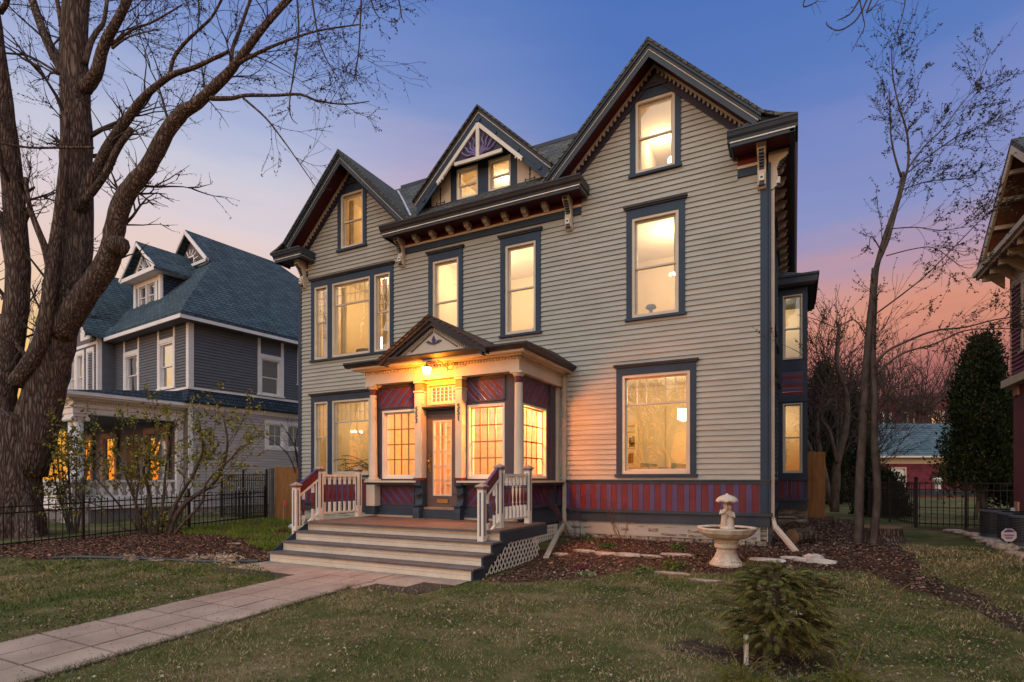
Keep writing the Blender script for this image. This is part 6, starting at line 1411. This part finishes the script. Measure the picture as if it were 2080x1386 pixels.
# ---- wiry yellow-green stems along the bottom edge
WST = mat('wiry_stem', (.14,.10,.03), .7, .3, 10); WSP = attrmat('wiry_tint', 'tint', .7)
for (x, y, lab, sd, whips) in ((-.35,4.5,'tangle of yellow-green thread-leaf shoots at the foot of the dwarf cypress',21,((-.20,.05,.36),(.02,.02,.38),(-.42,.1,.20),(.16,.04,.22))), (.33,4.72,'thread-leaf shrub with one long arching golden whip in the bottom right lawn',22,((.50,.25,.78),(.55,.0,.24),(.35,-.2,.2),(-.12,.1,.26)))):
    rnd.seed(sd); o = thing('thread_leaf_shrub', lab, 'shrub', (x, y, 0)); m = MB(); V = []; C_ = []; r = np.random.RandomState(sd)
    for i in range(34):
        a = rnd.uniform(0,6.28); L = rnd.uniform(.10,.30); d = Vector((math.cos(a)*.9, math.sin(a)*.5, rnd.uniform(.5,1.5))).normalized(); pts = [Vector((rnd.uniform(-.14,.14),rnd.uniform(-.10,.10),0))]
        for k in range(6): d = (d+Vector((0,0,-.16))+rvec(.06)).normalized(); pts.append(pts[-1]+d*L/5)
        m.tube(pts, [.0022-.0002*j for j in range(7)], 3, cap=False)
        for k in range(60):
            j = rnd.randint(1,5); q = pts[j].lerp(pts[j+1], rnd.random()); e = (d+rvec(.5)+Vector((0,0,-.3))).normalized()*rnd.uniform(.02,.05); s = e.cross(rvec()).normalized()*.0018; V += [tuple(q-s), tuple(q+s), tuple(q+e+s*.3), tuple(q+e-s*.3)]; C_.append(np.array((.115,.125,.022))*rnd.uniform(.4,1.5))
    for wx_, wy_, wh in whips:
        pts = smooth_path([(0,0,0),(wx_*.25,wy_*.25,wh*.45),(wx_*.6,wy_*.6,wh*.85),(wx_*.85,wy_*.85,wh),(wx_*1.05,wy_,wh*.97)],5); m.tube(pts, [.0042-.0028*i/len(pts) for i in range(len(pts))], 5)
    m.build('stems', WST, o); V = np.array(V); g = npmesh('foliage', V, np.arange(len(V)).reshape(-1,4), WSP, {'tint': np.repeat(np.array(C_),4,0)}); g.parent = o
# ---- leafing bush left of the steps: leaning multi-stem clump
rnd.seed(16)
p = cpt(330,1098,14.0); p.z = gz(p.x,p.y); BS = thing('leafing_bush', 'wide leaning bush with yellow-green young leaves in front of the neighbour porch', 'shrub', tuple(p)); m = MB(); tw = MB(); buds = []; S_ = 14/1125
for px_, r0 in (([(342,1096),(356,1050),(385,1015),(430,985),(452,950),(462,900),(455,850)],7), ([(336,1096),(350,1040),(370,1000),(395,960),(412,910),(405,860)],6), ([(305,1096),(306,1040),(300,990),(292,950),(318,905),(322,860)],5.5), ([(300,1098),(282,1040),(262,985),(240,930),(225,880)],4), ([(296,1098),(262,1050),(220,1000),(185,960),(160,920)],3.2), ([(312,1096),(330,1030),(336,960),(345,900),(362,850)],4), ([(290,1098),(276,1030),(282,960),(270,900),(280,850)],3.5), ([(345,1096),(375,1060),(410,1020),(420,980),(470,930),(490,905)],4.5), ([(302,1096),(246,1070),(205,1030),(150,1010),(130,960)],2.5)):
    stem(px_, 14, 13.4+rnd.uniform(-.5,.8), r0, r0*.28, 10, 2, 1.0, o=BS, mm=m, bs=.036, bud=.66, seg=7)
for _ in range(26):
    a = rnd.uniform(0,6.28); twigs(tw, buds, Vector((rnd.uniform(-.5,.3),rnd.uniform(-.3,.3),0)), Vector((math.cos(a)*.5,math.sin(a)*.3,1)), rnd.uniform(.5,1.2), .010, 1, .1, .4, 3, .5, .03)
m.build('stems', BRT, BS, smooth=True); tw.build('twigs', TWG, BS); leafobj('leaves', buds, (.19,.18,.035), BS, 3, .55)
p = cpt(150,1085,14.6); p.z = gz(p.x,p.y); o = thing('leafing_bush', 'thin twiggy bush between the maple trunk and the neighbour porch columns', 'shrub', tuple(p)); m = MB(); tw = MB(); buds = []
for _ in range(9):
    x = rnd.uniform(-50,70); stem([(150+x*.2,1090),(150+x*.6,1030),(150+x,960),(150+x*1.1,900+rnd.uniform(-30,20))], 14.6, 14.4, 2.6, .8, 8, 1, .7, o=o, mm=m, bs=.035, bud=.8, seg=5)
m.build('stems', BRT, o); tw.build('twigs', TWG, o); leafobj('leaves', buds, (.12,.115,.04), o, 3, .5)
p = cpt(600,990,17.2); o = thing('bare_shrub', 'bare dark twiggy shrub leaning over the cedar fence beside the house corner', 'shrub', (-14.3,12.9,.1)); m = MB(); tw = MB(); buds = []
for px_ in ([(612,1010),(600,960),(585,925),(560,900),(520,880)],[(612,1000),(605,930),(590,890),(570,860)],[(618,1000),(600,920),(605,870)]): stem(px_, 17.4, 17.2, 3.2, .8, 9, 1, .8, o=o, mm=m, bs=.02, bud=.3, seg=5)
m.build('stems', TWG, o); tw.build('twigs', TWG, o)
# ---- bare red stems by the foundation
for x, y, n, lab in ((-4.25,11.35,9,'thin bare reddish stems against the striped boards beside the downspout'), (-3.15,11.2,8,'thin bare stems under the ground floor window')):
    o = thing('bare_shrub', lab, 'shrub', (x, y, gz(x,y))); tw = MB(); buds = []
    for _ in range(n): a = rnd.uniform(-1,1); twigs(tw, buds, Vector((a*.1,0,0)), Vector((a*.45,rnd.uniform(-.2,.1),1)), rnd.uniform(.5,1.0), .0065, 1, .2, .35, 2, .2, .012)
    tw.build('stems', mat('red_stem', (.14,.05,.035), .8), o)
for i, (x, y, s_, c_, lab) in enumerate(((-3.1,8.55,.17,(.16,.035,.05),'reddish sprouting plant beside the lattice'),(-2.95,8.3,.13,(.22,.24,.12),'pale green rosette plant beside the reddish plant'),(-2.2,8.9,.11,(.10,.13,.05),'small green rosette right of the pale rosette'),(-1.75,9.35,.22,(.10,.12,.02),'yellow-green sprouting clump left of the birdbath'),(-3.3,10.6,.17,(.06,.10,.02),'green tuft among the flat stones by the downspout'),(-2.0,10.9,.15,(.06,.10,.02),'green tuft right of the flat stones'),(-3.9,11.2,.2,(.06,.09,.025),'dark green plant at the foot of the bare reddish stems'))):
    o = thing('sprouting_plant', lab, 'plant', (x, y, gz(x,y)+.02)); bd = [(Vector((rnd.gauss(0,s_*.5),rnd.gauss(0,s_*.5),abs(rnd.gauss(0,s_*.25)))), .028) for _ in range(110)]; leafobj('leaves', bd, c_, o, 2, .6)
# ================================================================ garden objects
rnd.seed(31)
CON = mat('cast_stone', (.46,.36,.27), .85, .15, 6, .5, 40, color2=(.66,.58,.48), fine=.18)
fx, fy = -1.02, 9.85; fz = gz(fx, fy)
BB = thing('birdbath', 'cast stone pedestal birdbath filled with soil and leaves in front of the striped boards', 'birdbath', (fx, fy, fz))
m = MB(); m.lathe(0,0,[(.27,-.02),(.27,.03),(.245,.06),(.19,.14),(.155,.22),(.15,.27),(.17,.29),(.19,.31),(.19,.35),(.17,.37),(.185,.39),(.20,.42),(.19,.44)],32,flute=.03,nfl=10); m.build('pedestal', CON, BB)
m = MB(); m.lathe(0,0,[(.18,.44),(.26,.45),(.36,.49),(.43,.55),(.465,.62),(.46,.64),(.42,.635),(.38,.60),(.2,.58),(.01,.575)],48,flute=.035,nfl=14); m.build('bowl', CON, BB)
m = MB(); m.lathe(0,0,[(.36,.59),(.40,.612),(.2,.62),(.01,.615)],32); m.build('soil', mat('bowl_soil', (.02,.013,.010), .95, .5, 20, 1.0, 30, color2=(.09,.04,.02)), BB)
st = thing('statue', 'small weathered stone statue of two children under an umbrella standing in the birdbath bowl', 'statue', (fx+.015, fy-.02, fz+.61))
def figure(m, x, y, h, lean, face):
    """a standing child, skirts or trousers to the ground, arm to the umbrella stick"""
    m.tube([(x,y,.0),(x,y,.12*h/.5),(x+lean*.3,y,.24*h/.5),(x+lean*.6,y,.32*h/.5),(x+lean,y,.37*h/.5)], [.062,.058,.050,.060,.024], 12)
    m.ball((x+lean*1.1, y-.006, .425*h/.5), .043, 12, 8, (1,1,1.12)); m.ball((x+lean*1.1, y+.012, .435*h/.5), .047, 12, 8)
    m.ball((x+lean*1.1+face*.004, y-.048, .42*h/.5), .010, 6, 4)
    for s in (-1,1): m.ball((x+lean*1.1+s*.016, y-.040, .432*h/.5), .007, 6, 4)
    m.ball((x+.02*face, y-.03, .005), .035, 8, 4, (1,1.3,.6)); m.ball((x-.03*face, y-.03, .005), .035, 8, 4, (1,1.3,.6))
m = MB(); figure(m, -.045, 0, .46, .02, 1); figure(m, .05, .01, .42, -.015, -1)
m.tube([(-.09,-.01,.31),(-.105,-.05,.25),(-.05,-.075,.27),(.0,-.06,.33)], [.022,.020,.017,.014], 8); m.tube([(.10,.0,.27),(.115,-.045,.20),(.06,-.07,.22),(.005,-.06,.27)], [.022,.019,.016,.013], 8)
m.tube([(.0,-.05,.18),(.0,-.05,.5)], [.012,.010], 8)
for k in range(7): a = k*.9; m.ball((.055*math.cos(a)*1.3, .05*math.sin(a), .01), .055, 8, 5, (1,1,.5))
m.lathe(0,0,[(.14,-.03),(.13,.0),(.08,.035),(.03,.05)],14)
b = m.build('children', CON, st, smooth=True); md = b.modifiers.new('remesh', 'REMESH'); md.mode = 'VOXEL'; md.voxel_size = .0075; md.use_smooth_shade = True
m = MB(); prof = [(.172,.455),(.165,.475),(.145,.505),(.105,.54),(.05,.562),(.02,.575),(.012,.59)]; seg = 32; vs = []
for r_, z in prof:
    for k in range(seg): a = 2*math.pi*k/seg; sc = 1+.05*abs(math.cos(a*4)); dz = -.014*abs(math.sin(a*4))*(r_/.17)**2; vs.append((r_*sc*math.cos(a), -.03+r_*sc*math.sin(a), z-dz))
n = len(prof); low = [(x*.93, -.03+(y+.03)*.93, z-.016) for x, y, z in vs[:seg]]
fs = [(i*seg+k, i*seg+(k+1) % seg, (i+1)*seg+(k+1) % seg, (i+1)*seg+k) for i in range(n-1) for k in range(seg)]+[tuple(range((n-1)*seg, n*seg))]
m.add(vs+low+[(0,-.03,.52)], fs+[(n*seg+(k+1) % seg, n*seg+k, k, (k+1) % seg)[::-1] for k in range(seg)]+[(n*seg+k, n*seg+(k+1) % seg, n*seg+seg) for k in range(seg)]); m.build('umbrella', CON, st)
# flat stones, rubble, edging
FST = mat('flag_stone', (.24,.18,.14), .9, .3, 5, .8, 20, color2=(.42,.34,.28), fine=.2)
def rock(x, y, rx, ry_, h, label, grp, matl=FST, z=0, rz=0, name='stone'):
    m = MB(); vs = []; n = 9; a0 = rnd.uniform(0,6)
    for lv, (s, zz) in enumerate(((.9,-.02),(1,h*.35),(.93,h*.85),(.6,h))):
        for k in range(n): a = 2*math.pi*k/n+a0; q = s*(1+rnd.uniform(-.16,.16)); vs.append((rx*q*math.cos(a), ry_*q*math.sin(a), zz+rnd.uniform(-.08,.08)*h))
    fs = [(i*n+k, i*n+(k+1) % n, (i+1)*n+(k+1) % n, (i+1)*n+k) for i in range(3) for k in range(n)]+[tuple(range(3*n,4*n)), tuple(range(n))[::-1]]
    m.add(vs, fs); o = m.build(name, matl); o.location = (x, y, gz(x,y)+z); o.rotation_euler = (0,0,rz); tag(o, label, 'stone', grp)
flat = [(-3.95,9.75,.16,.10,.05,'small flat stone nearest the downspout mouth'),(-3.62,10.1,.24,.12,.06,'broad tan flat stone right of the downspout'),(-3.2,10.05,.30,.14,.05,'long pale flat stone in the middle of the row by the bed'),(-2.75,10.0,.26,.12,.07,'thick flat stone with a dark hollow beneath it'),(-2.35,10.05,.24,.10,.05,'narrow flat stone toward the right of the row'),(-1.9,10.3,.30,.12,.05,'last long flat stone before the birdbath'),
 (-1.75,9.0,.34,.07,.03,'thin flat stone at the lawn edge in front of the birdbath'),(-1.2,8.7,.26,.06,.025,'thin flat stone close behind the dwarf cypress')]
for x, y, a, b_, h, lab in flat: rock(x, y, a, b_, h, lab, 'flat stones edging the mulch bed')
pale = mat('pale_limestone', (.40,.36,.31), .9, .2, 6, .8, 24, color2=(.62,.57,.50))
for x, y, a, b_, h, lab in ((-.40,10.3,.30,.13,.06,'large pale flat stone behind the dwarf cypress'),(-.05,10.6,.22,.12,.05,'pale stone partly under the dried leaves'),(.15,10.45,.20,.10,.07,'grey layered stone left in the small rubble pile'),(.38,10.35,.22,.10,.09,'grey layered stone right in the small rubble pile'),(.28,10.45,.15,.09,.14,'grey stone on top of the small rubble pile')): rock(x, y, a, b_, h, lab, 'pale stones right of the birdbath', pale)
for i, (x, y) in enumerate(((3.40,16.8),(3.46,16.35),(3.56,15.9),(3.50,15.1),(3.52,14.5),(3.48,13.9),(3.50,13.4),(3.43,12.7),(3.46,12.2),(3.6,11.7))): rock(x, y, rnd.uniform(.12,.24), rnd.uniform(.10,.16), rnd.uniform(.06,.13), ('round tan','flat grey','small brown','long pale','orange-tinted','small pale','reddish','flat tan','thin white','dark flat')[i]+' edging stone, number '+('one','two','three','four','five','six','seven','eight','nine','ten')[i]+' from the back fence toward the camera', 'edging stones by the air conditioners')
DRY = mat('dry_leaf_clump', (.30,.22,.15), .9, .3, 9, 1.0, 25, color2=(.58,.50,.40), stretch=(1,1,4))
for x, y, r_, h, lab in ((-11.15,5.98,.14,.05,'pale dry leaf clump at the left end of the garden hose edging'),(-10.85,5.85,.13,.07,'small pointed pale leaf clump hanging over the edging'),(-10.55,6.15,.16,.05,'flat pale leaf clump behind the edging'),(-10.0,6.45,.15,.05,'tan dry leaf clump near the middle of the bed'),(-9.85,6.75,.26,.10,'wide heap of pale dry leaves in the mulch'),(-9.45,6.75,.20,.10,'heap of pale dry leaves beside the wide heap'),(-9.15,6.62,.24,.17,'tallest shaggy pale leaf clump nearest the steps'),(-10.4,6.7,.16,.05,'thin scatter of tan leaves behind the edging')):
    o = thing('dry_leaf_clump', lab, 'dead leaves', (x, y, gz(x,y)), group='clumps of dead leaves on the mulch'); V = []
    for k in range(90):
        p = Vector((rnd.gauss(0,r_*.5),rnd.gauss(0,r_*.35),rnd.uniform(0,h))); a = rvec().normalized()*rnd.uniform(.03,.09); a.z *= .5; b_ = a.cross(rvec()).normalized()*rnd.uniform(.006,.014); V += [p-a, p+b_, p+a, p-b_+Vector((0,0,.008))]
    me = npmesh('leaf_blades', np.array([tuple(v) for v in V]), np.arange(len(V)).reshape(-1,4), DRY); me.parent = o
m = MB(); pts = smooth_path([(-12.05,5.15,gz(-12,5)+.03),(-11.8,5.42,gz(-11.8,5.4)+.03),(-10.8,6.0,gz(-10.8,6)+.03),(-9.7,6.52,gz(-9.7,6.5)+.02),(-8.78,6.95,.03)],4); m.tube([tuple(p) for p in pts], .030, 8); o = m.build('lawn_edging', mat('black_plastic', (.03,.032,.036), .35, .2, 6, spec=.6)); tag(o, 'black plastic tube edging between the left lawn and the mulch bed', 'edging')
rock(-11.3, 8.3, .22, .13, .03, 'flat pinkish paver lying in the green ground cover', None, mat('pink_paver', (.36,.24,.20), .85, .1, 5))
# stump, log, air conditioners, yard sign, bins, marker flag
WB = mat('cut_wood', (.22,.12,.06), .9, .2, 8, .3, 30)
sx, sy = 1.55, 14.0; o = thing('tree_stump', 'low wide cut stump between the young tree and the black fence', 'stump', (sx, sy, gz(sx,sy))); m = MB(); m.lathe(0,0,[(.62,-.03),(.52,.06),(.46,.2),(.45,.30)],18); m.build('bark', BRK, o); m = MB(); m.lathe(0,0,[(.44,.301),(.40,.315),(.01,.32)],18); m.build('cut_face', WB, o)
sx, sy = -.05, 12.6; o = thing('log', 'short sawn log leaning by the foundation behind the splayed downspout', 'log', (sx, sy, gz(sx,sy)+.16)); m = MB(); m.tube([(0,0,0),(.32,.45,0)], [.17,.16], 14); m.build('bark', BRK, o); m = MB(); m.tube([(-.012,-.017,0),(-.002,-.003,0)], .155, 14); m.build('cut_face', WB, o)
ACM = mat('ac_metal', (.055,.055,.065), .5, .15, 5, spec=.5)
def ac(x, y, s, lab):
    o = thing('air_conditioner', lab, 'air conditioner', (x, y, gz(x,y)+.03)); m = MB(); m.lathe(0,0,[(.40*s,.0),(.40*s,.72*s),(.42*s,.73*s),(.42*s,.78*s),(.36*s,.80*s),(.05,.82*s)],28); m.build('casing', ACM, o)
    m = MB()
    for k in range(15): z = .08+k*.042*s; m.lathe(0,0,[(.405*s,z),(.412*s,z+.008),(.405*s,z+.016)],28)
    m.build('louvres', IRN, o); m = MB()
    for r_ in (.1,.17,.24,.31): m.lathe(0,0,[(r_*s,.81*s),(r_*s,.825*s),(r_*s+.008,.825*s),(r_*s+.008,.81*s)],20)
    m.build('fan_grille', IRN, o); m = MB(); m.box(-.48*s,.48*s,-.48*s,.48*s,-.05,.0); m.build('pad', mat('concrete_pad', (.3,.28,.26), .9), o)
ac(3.95, 15.65, .74, 'round grey air conditioner furthest back beside the arborvitae'); ac(4.04, 14.8, .74, 'grey air conditioner behind the octagonal yard sign'); ac(4.02, 14.05, .74, 'air conditioner cut off by the right edge of the picture')
m = MB(); m.tube([(0,0,0),(0,0,1.0),(0,.06,1.05)], .045, 10); o = m.build('vent_pipe', mat('galv_grey', (.3,.3,.3), .5)); o.location = (4.10,15.2,-.15); tag(o, 'short grey pipe rising behind the air conditioners', 'pipe')
o = thing('yard_sign', 'small white octagonal security sign with purple lettering on a stake by the air conditioners', 'sign', (3.55, 13.4, gz(3.55,13.4)-.22)); fm = FR(0)
m = MB(); m.poly([(.13*math.cos(R(22.5+45*k)), .50+.13*math.sin(R(22.5+45*k))) for k in range(8)], 0, .012); b = m.build('sign_board', mat('sign_white', (.62,.52,.50), .5), o); b.rotation_euler = (0,0,R(15))
m = MB(); m.poly([(.10*math.cos(R(30+20*k)), .51+.10*math.sin(R(30+20*k))) for k in range(7)]+[(-.06,.555),(.06,.555)], -.003, 0); m.box(-.08,.08,-.003,0,.49,.51); m.box(-.06,.06,-.003,0,.455,.468); m.box(-.05,.05,-.003,0,.43,.442); m.build('sign_print', mat('sign_purple', (.10,.06,.25), .5), b)
MB().box(-.012,.012,.013,.025,-.1,.45).build('stake', IRN, o)
o = thing('marker_flag', 'small pink flag on a wooden lath in front of the cedar fence', 'flag', (-14.15, 12.1, gz(-14.1,12.1))); MB().box(-.02,.02,-.01,.01,-.05,.62).build('lath', mat('lath_wood', (.35,.22,.12), .8), o); MB().box(-.015,.10,-.014,-.011,.50,.66).build('flag', mat('pink_flag', (.60,.06,.10), .6), o)
o = thing('white_bag', 'crumpled white plastic bag beside the left newel post', 'bag', (-12.0, 10.6, gz(-12,10.6)+.08)); m = MB(); m.ball((0,0,0),.17,12,8,(1,.8,.55)); b = m.build('bag', mat('plastic_bag', (.40,.46,.55), .5, .1, 9, 1, 12), o, smooth=True)
o = thing('patio_table', 'small table with a white lantern standing on the garage lawn', 'table', (5.6, 30, .25)); MB().box(-1.3,1.6,-.4,.4,.55,.75).build('tabletop', DKI, o)
for a in (-1.2,1.5): MB().box(a-.05,a+.05,-.3,.3,0,.55).build('leg', IRN, o)
m = MB(); m.lathe(0,0,[(.10,0),(.12,.1),(.10,.25),(.2,.5),(.22,.52),(.02,.6)],10); o = m.build('white_lantern', WHT); o.location = (5.55,30,1.0); tag(o, 'white lantern on the dark patio table', 'lantern')
o = thing('rubbish_bin', 'black wheeled bin behind the arborvitae by the right garage door', 'bin', (6.1, 21.5, .25)); m = MB(); m.add([(-.27,-.3,0),(.27,-.3,0),(.27,.3,0),(-.27,.3,0),(-.33,-.36,1.0),(.33,-.36,1.0),(.33,.36,1.0),(-.33,.36,1.0)],[(0,3,2,1),(0,1,5,4),(1,2,6,5),(2,3,7,6),(3,0,4,7)]); m.build('body', IRN, o); m = MB(); m.box(-.36,.36,-.39,.39,1.0,1.07); m.build('lid', IRN, o)
# ================================================================ things seen through the windows
ox, oy = 0, YF
LSH = emat('glowing_shade', (1,.86,.62), 5)
o = thing('pendant_lamp', 'square glowing drum pendant inside the right ground floor window', 'lamp', (-2.18, YF+1.5, 3.05)); MB().box(-.26,.26,-.26,.26,-.12,.12).build('shade', LSH, o); MB().tube([(0,0,.121),(0,0,1.15)],.01,6).build('cord', IRN, o)
o = thing('shelf_unit', 'tall glazed shelf unit inside the right ground floor window', 'shelf', (-4.35, YF+3.0, .98)); WDK = mat('dark_wood', (.13,.09,.06), .5)
SHF = mat('pale_shelf', (.42,.36,.24), .5)
for x in (0,.45): MB().box(x,x+.04,0,.35,0,2.05).build('upright', SHF, o)
for z in (.05,.5,.95,1.4,1.85,2.02): MB().box(0.041,.449,0.01,.34,z,z+.03).build('shelf', SHF, o)
for i in range(16):
    x = rnd.choice((.08,.18,.28,.36)); z = rnd.choice((.08,.53,.98,1.43)); m = MB(); m.box(x,x+rnd.uniform(.04,.09),.05,.25,z,z+rnd.uniform(.12,.3)); b = m.build('book', mat('book%d' % (i % 3), ((.35,.3,.25),(.12,.14,.12),(.30,.12,.06))[i % 3], .7), o)
o = thing('sofa', 'pale sofa with cushions inside the right ground floor window', 'sofa', (-2.7, YF+.8, .98)); SFM = mat('sofa_cloth', (.42,.34,.24), .9, .1, 5)
MB().box(-.9,.9,0,.75,0,.42).build('seat', SFM, o); MB().box(-.9,.9,-.2,-.001,.0,.82).build('backrest', SFM, o); MB().add([(-.6,.05,.43),(0,.05,.43),(-.05,.2,.95),(-.5,.2,.98)],[(0,1,2,3)]) 
m = MB(); m.prism([(-.55,.02,.45),(-.1,.02,.45),(-.15,.02,.90),(-.5,.02,.93)],(0,.14,0)); m.build('cushion', mat('cushion_sage', (.25,.26,.16), .9), o); m = MB(); m.prism([(.15,.02,.45),(.7,.02,.45),(.62,.02,.88),(.2,.02,.92)],(0,.14,0)); m.build('cushion', MATS['cushion_sage'], o)
m = MB(); m.beam((-3.3,YF+.45,1.72),(-2.0,YF+.45,1.72),.03,.03); m.beam((-2.9,YF+.45,1.5),(-2.65,YF+.45,1.70),.03,.03); m.beam((-2.4,YF+.45,1.5),(-2.65,YF+.45,1.70),.03,.03); m.beam((-2.65,YF+.45,.98),(-2.65,YF+.45,1.7),.04,.04); o = m.build('drafting_table', WDK); tag(o, 'thin dark table frame along the sill inside the right ground floor window', 'table')
def palm(x, y, z, s, lab, n=17):
    o = thing('potted_palm', lab, 'plant', (x, y, z)); m = MB(); m.lathe(0,0,[(.13*s,0),(.17*s,.28*s),(.18*s,.30*s),(.15*s,.29*s)],12); m.build('pot', WHT, o); m = MB(); 
    for k in range(n):
        a = k*2.4; el = rnd.uniform(.7,1.35); d = Vector((math.cos(a)*math.cos(el), math.sin(a)*math.cos(el), math.sin(el))); p = Vector((0,0,.3*s)); pts = [p]
        for i in range(7): d = (d+Vector((math.cos(a)*.06,math.sin(a)*.06,-.17))).normalized(); p = p+d*.13*s; pts.append(p)
        m.tube(pts, .006*s, 3, cap=False)
        for i in range(2,8):
            dd = (pts[i]-pts[i-1]).normalized(); sd = dd.cross(Vector((0,0,1))).normalized()
            for g in (-1,1):
                for f_ in (0,.5): b0 = pts[i]-dd*.065*s*f_*2; e = b0+sd*g*.15*s*(1-abs(i-4)/7)+dd*.10*s-Vector((0,0,.05*s)); m.quad(tuple(b0-dd*.009*s), tuple(b0+dd*.009*s), tuple(e))
    m.build('fronds', mat('palm_green', (.03,.04,.015), .6, .3, 6), o); return o
palm(-11.1, YF+.75, 1.15, 1.45, 'potted palm inside the left ground floor picture window'); palm(-12.35, YF+.9, 1.2, 1.1, 'smaller palm inside the leftmost narrow ground floor window', 9)
palm(-.35, YF+7.3, 1.65, .35, 'little potted plant in the lower bay window', 9)
m = MB(); m.box(-10.55,-10.45,3.0,3.3,.98,4.2); m.box(-10.2,-9.9,3.9,3.99,1.6,3.6); 
m = MB(); m.box(-.3,.3,0,.06,0,1.9); o = m.build('wall_hanging', mat('charcoal_cloth', (.03,.03,.028), .9)); o.location = (-9.9, YF+3.9, 1.9); tag(o, 'dark coat or hanging seen at the right in the left ground floor picture window', 'coat')
o = thing('chandelier', 'small glowing chandelier inside the left ground floor narrow window', 'lamp', (-12.55, YF+1.6, 3.05))
for k in range(5): MB().ball((.16*math.cos(k*1.257),.16*math.sin(k*1.257),0),.035,8,6).build('bulb', emat('bulb_glow%d' % k, (1,.8,.5), 12) if k == 0 else MATS['bulb_glow0'], o)
m = MB(); m.tube([(0,0,-.05),(0,0,1.1)],.012,6); 
for k in range(5): m.tube([(0,0,-.04),(.16*math.cos(k*1.257),.16*math.sin(k*1.257),-.04)],.008,4)
m.build('frame', BRS, o)
o = thing('table_lamp', 'white glowing table lamp inside the upper left picture window', 'lamp', (-10.85, YF+.75, 5.25)); m = MB(); m.lathe(0,0,[(.17,.0),(.15,.42)],16); m.build('shade', LSH, o); m = MB(); m.lathe(0,0,[(.08,-.6),(.10,-.58),(.03,-.4),(.03,0)],12); m.build('base', BRS, o)
o = thing('armchair', 'grey round-backed armchair inside the upper left picture window', 'chair', (-11.4, YF+.8, 4.42)); m = MB(); m.lathe(0,0,[(.28,.45),(.34,.75),(.33,.95),(.29,.96),(.26,.6)],16); m.build('backrest', mat('grey_cloth', (.16,.15,.13), .9), o); m = MB(); m.lathe(0,0,[(.3,.1),(.32,.45),(.02,.46)],16); m.build('seat', MATS['grey_cloth'], o)
o = thing('globe_lamp', 'bright round ceiling lamp inside the right attic window', 'lamp', (-2.44, YF+.7, 8.68)); MB().ball((0,0,0),.115,16,10,(1,1,.8)).build('globe', emat('globe_glow', (1,.93,.78), 9), o); MB().tube([(0,0,.09),(0,0,1.05)],.012,6).build('rod', IRN, o)
o = thing('bedroom_chandelier', 'small sparkling lamp inside the upper right window', 'lamp', (-2.50, YF+1.2, 6.35))
for k in range(4): MB().ball((.09*math.cos(k*1.57),.09*math.sin(k*1.57),-.02*k),.032,8,6).build('bulb', MATS['bulb_glow0'], o)
MB().tube([(0,0,0),(0,0,1.5)],.01,6).build('rod', IRN, o)
o = thing('vase', 'dark fan-shaped vase on the sill of the upper right window', 'vase', (-2.85, YF+.36, 5.10)); m = MB(); m.lathe(0,0,[(.04,0),(.05,.08),(.035,.16),(.06,.2),(.12,.23),(.10,.29),(.02,.31)],14); m.build('vase', mat('vase_brown', (.10,.08,.05), .6), o)
# curtains and furniture silhouettes
CUR = mat('sheer_curtain', (.66,.56,.40), .9, .12, 4, stretch=(9,1,.3))
def curtain(x0, x1, z0, z1, lab, y=.34):
    m = MB(); n = int((x1-x0)/.03); 
    pts = [(x0+(x1-x0)*i/n, YF+y+.02*math.sin(i*1.9)) for i in range(n+1)]
    for (a, b), (c, d) in zip(pts, pts[1:]): m.quad((a,b,z0),(c,d,z0),(c,d,z1),(a,b,z1))
    o = m.build('curtain', CUR); tag(o, lab, 'curtain')
curtain(-12.02,-11.80,5.05,7.2,'pale curtain at the left of the upper left picture window'); curtain(-10.85,-10.60,5.9,7.2,'short pale curtain at the top right of the upper left picture window')
curtain(-10.44,-10.25,5.05,7.2,'narrow curtain in the right sidelight of the upper left window group'); curtain(-12.75,-12.5,5.05,7.2,'narrow curtain in the left sidelight of the upper left window group')
curtain(-11.70,-11.5,8.1,9.7,'curtain at the left side of the left attic window'); curtain(-10.98,-10.85,8.9,9.7,'short curtain at the right of the left attic window')
for x, z, w, h, y, c_, lab in ((-11.05,5.6,.75,1.9,3.9,(.35,.27,.17),'tan door on the back wall of the upper left room'),(-3.3,1.0,.02,2.6,4.1,(.5,.4,.28),'pale door frame on the back wall of the right ground floor room'),(-6.4,4.5,1.0,2.1,3.7,(.40,.30,.18),'tan closet door on the back wall seen in the middle upper window'),(-11.2,1.0,.55,2.9,3.9,(.38,.31,.20),'wide tan pilaster on the back wall of the left ground floor room')):
    m = MB(); m.box(-w/2,w/2,0,.05,0,h); o = m.build('interior_door', mat('door_tan_%d' % int(x*-10), c_, .7)); o.location = (x, YF+y, z); tag(o, lab, 'door')
o = thing('sloping_rail', 'dark sloping stair rail with balusters inside the middle upper window', 'handrail', (-6.0, YF+1.0, 4.45)); m = MB(); m.beam((-.5,0,.55),(1.1,0,1.75),.08,.10); m.build('rail', WDK, o)
for k in range(9): MB().box(-.45+k*.17,-.42+k*.17,-.02,.02,-.0,.55+k*.127).build('baluster', mat('balu_dark', (.10,.07,.045), .6), o)
o = thing('french_doors', 'white glazed double doors inside the left porch window', 'door', (-8.05, YF-.12, .95)); m = MB()
for a in (0,.42):
    m.box(a,a+.06,0,.03,0,2.0).box(a+.34,a+.40,0,.03,0,2.0).box(a+.06,a+.34,0,.03,0,.08).box(a+.06,a+.34,0,.03,1.92,2.0)
    for z in (.45,.83,1.2,1.56): m.box(a+.06,a+.34,.005,.025,z,z+.03)
m.build('frame', WHT, o)
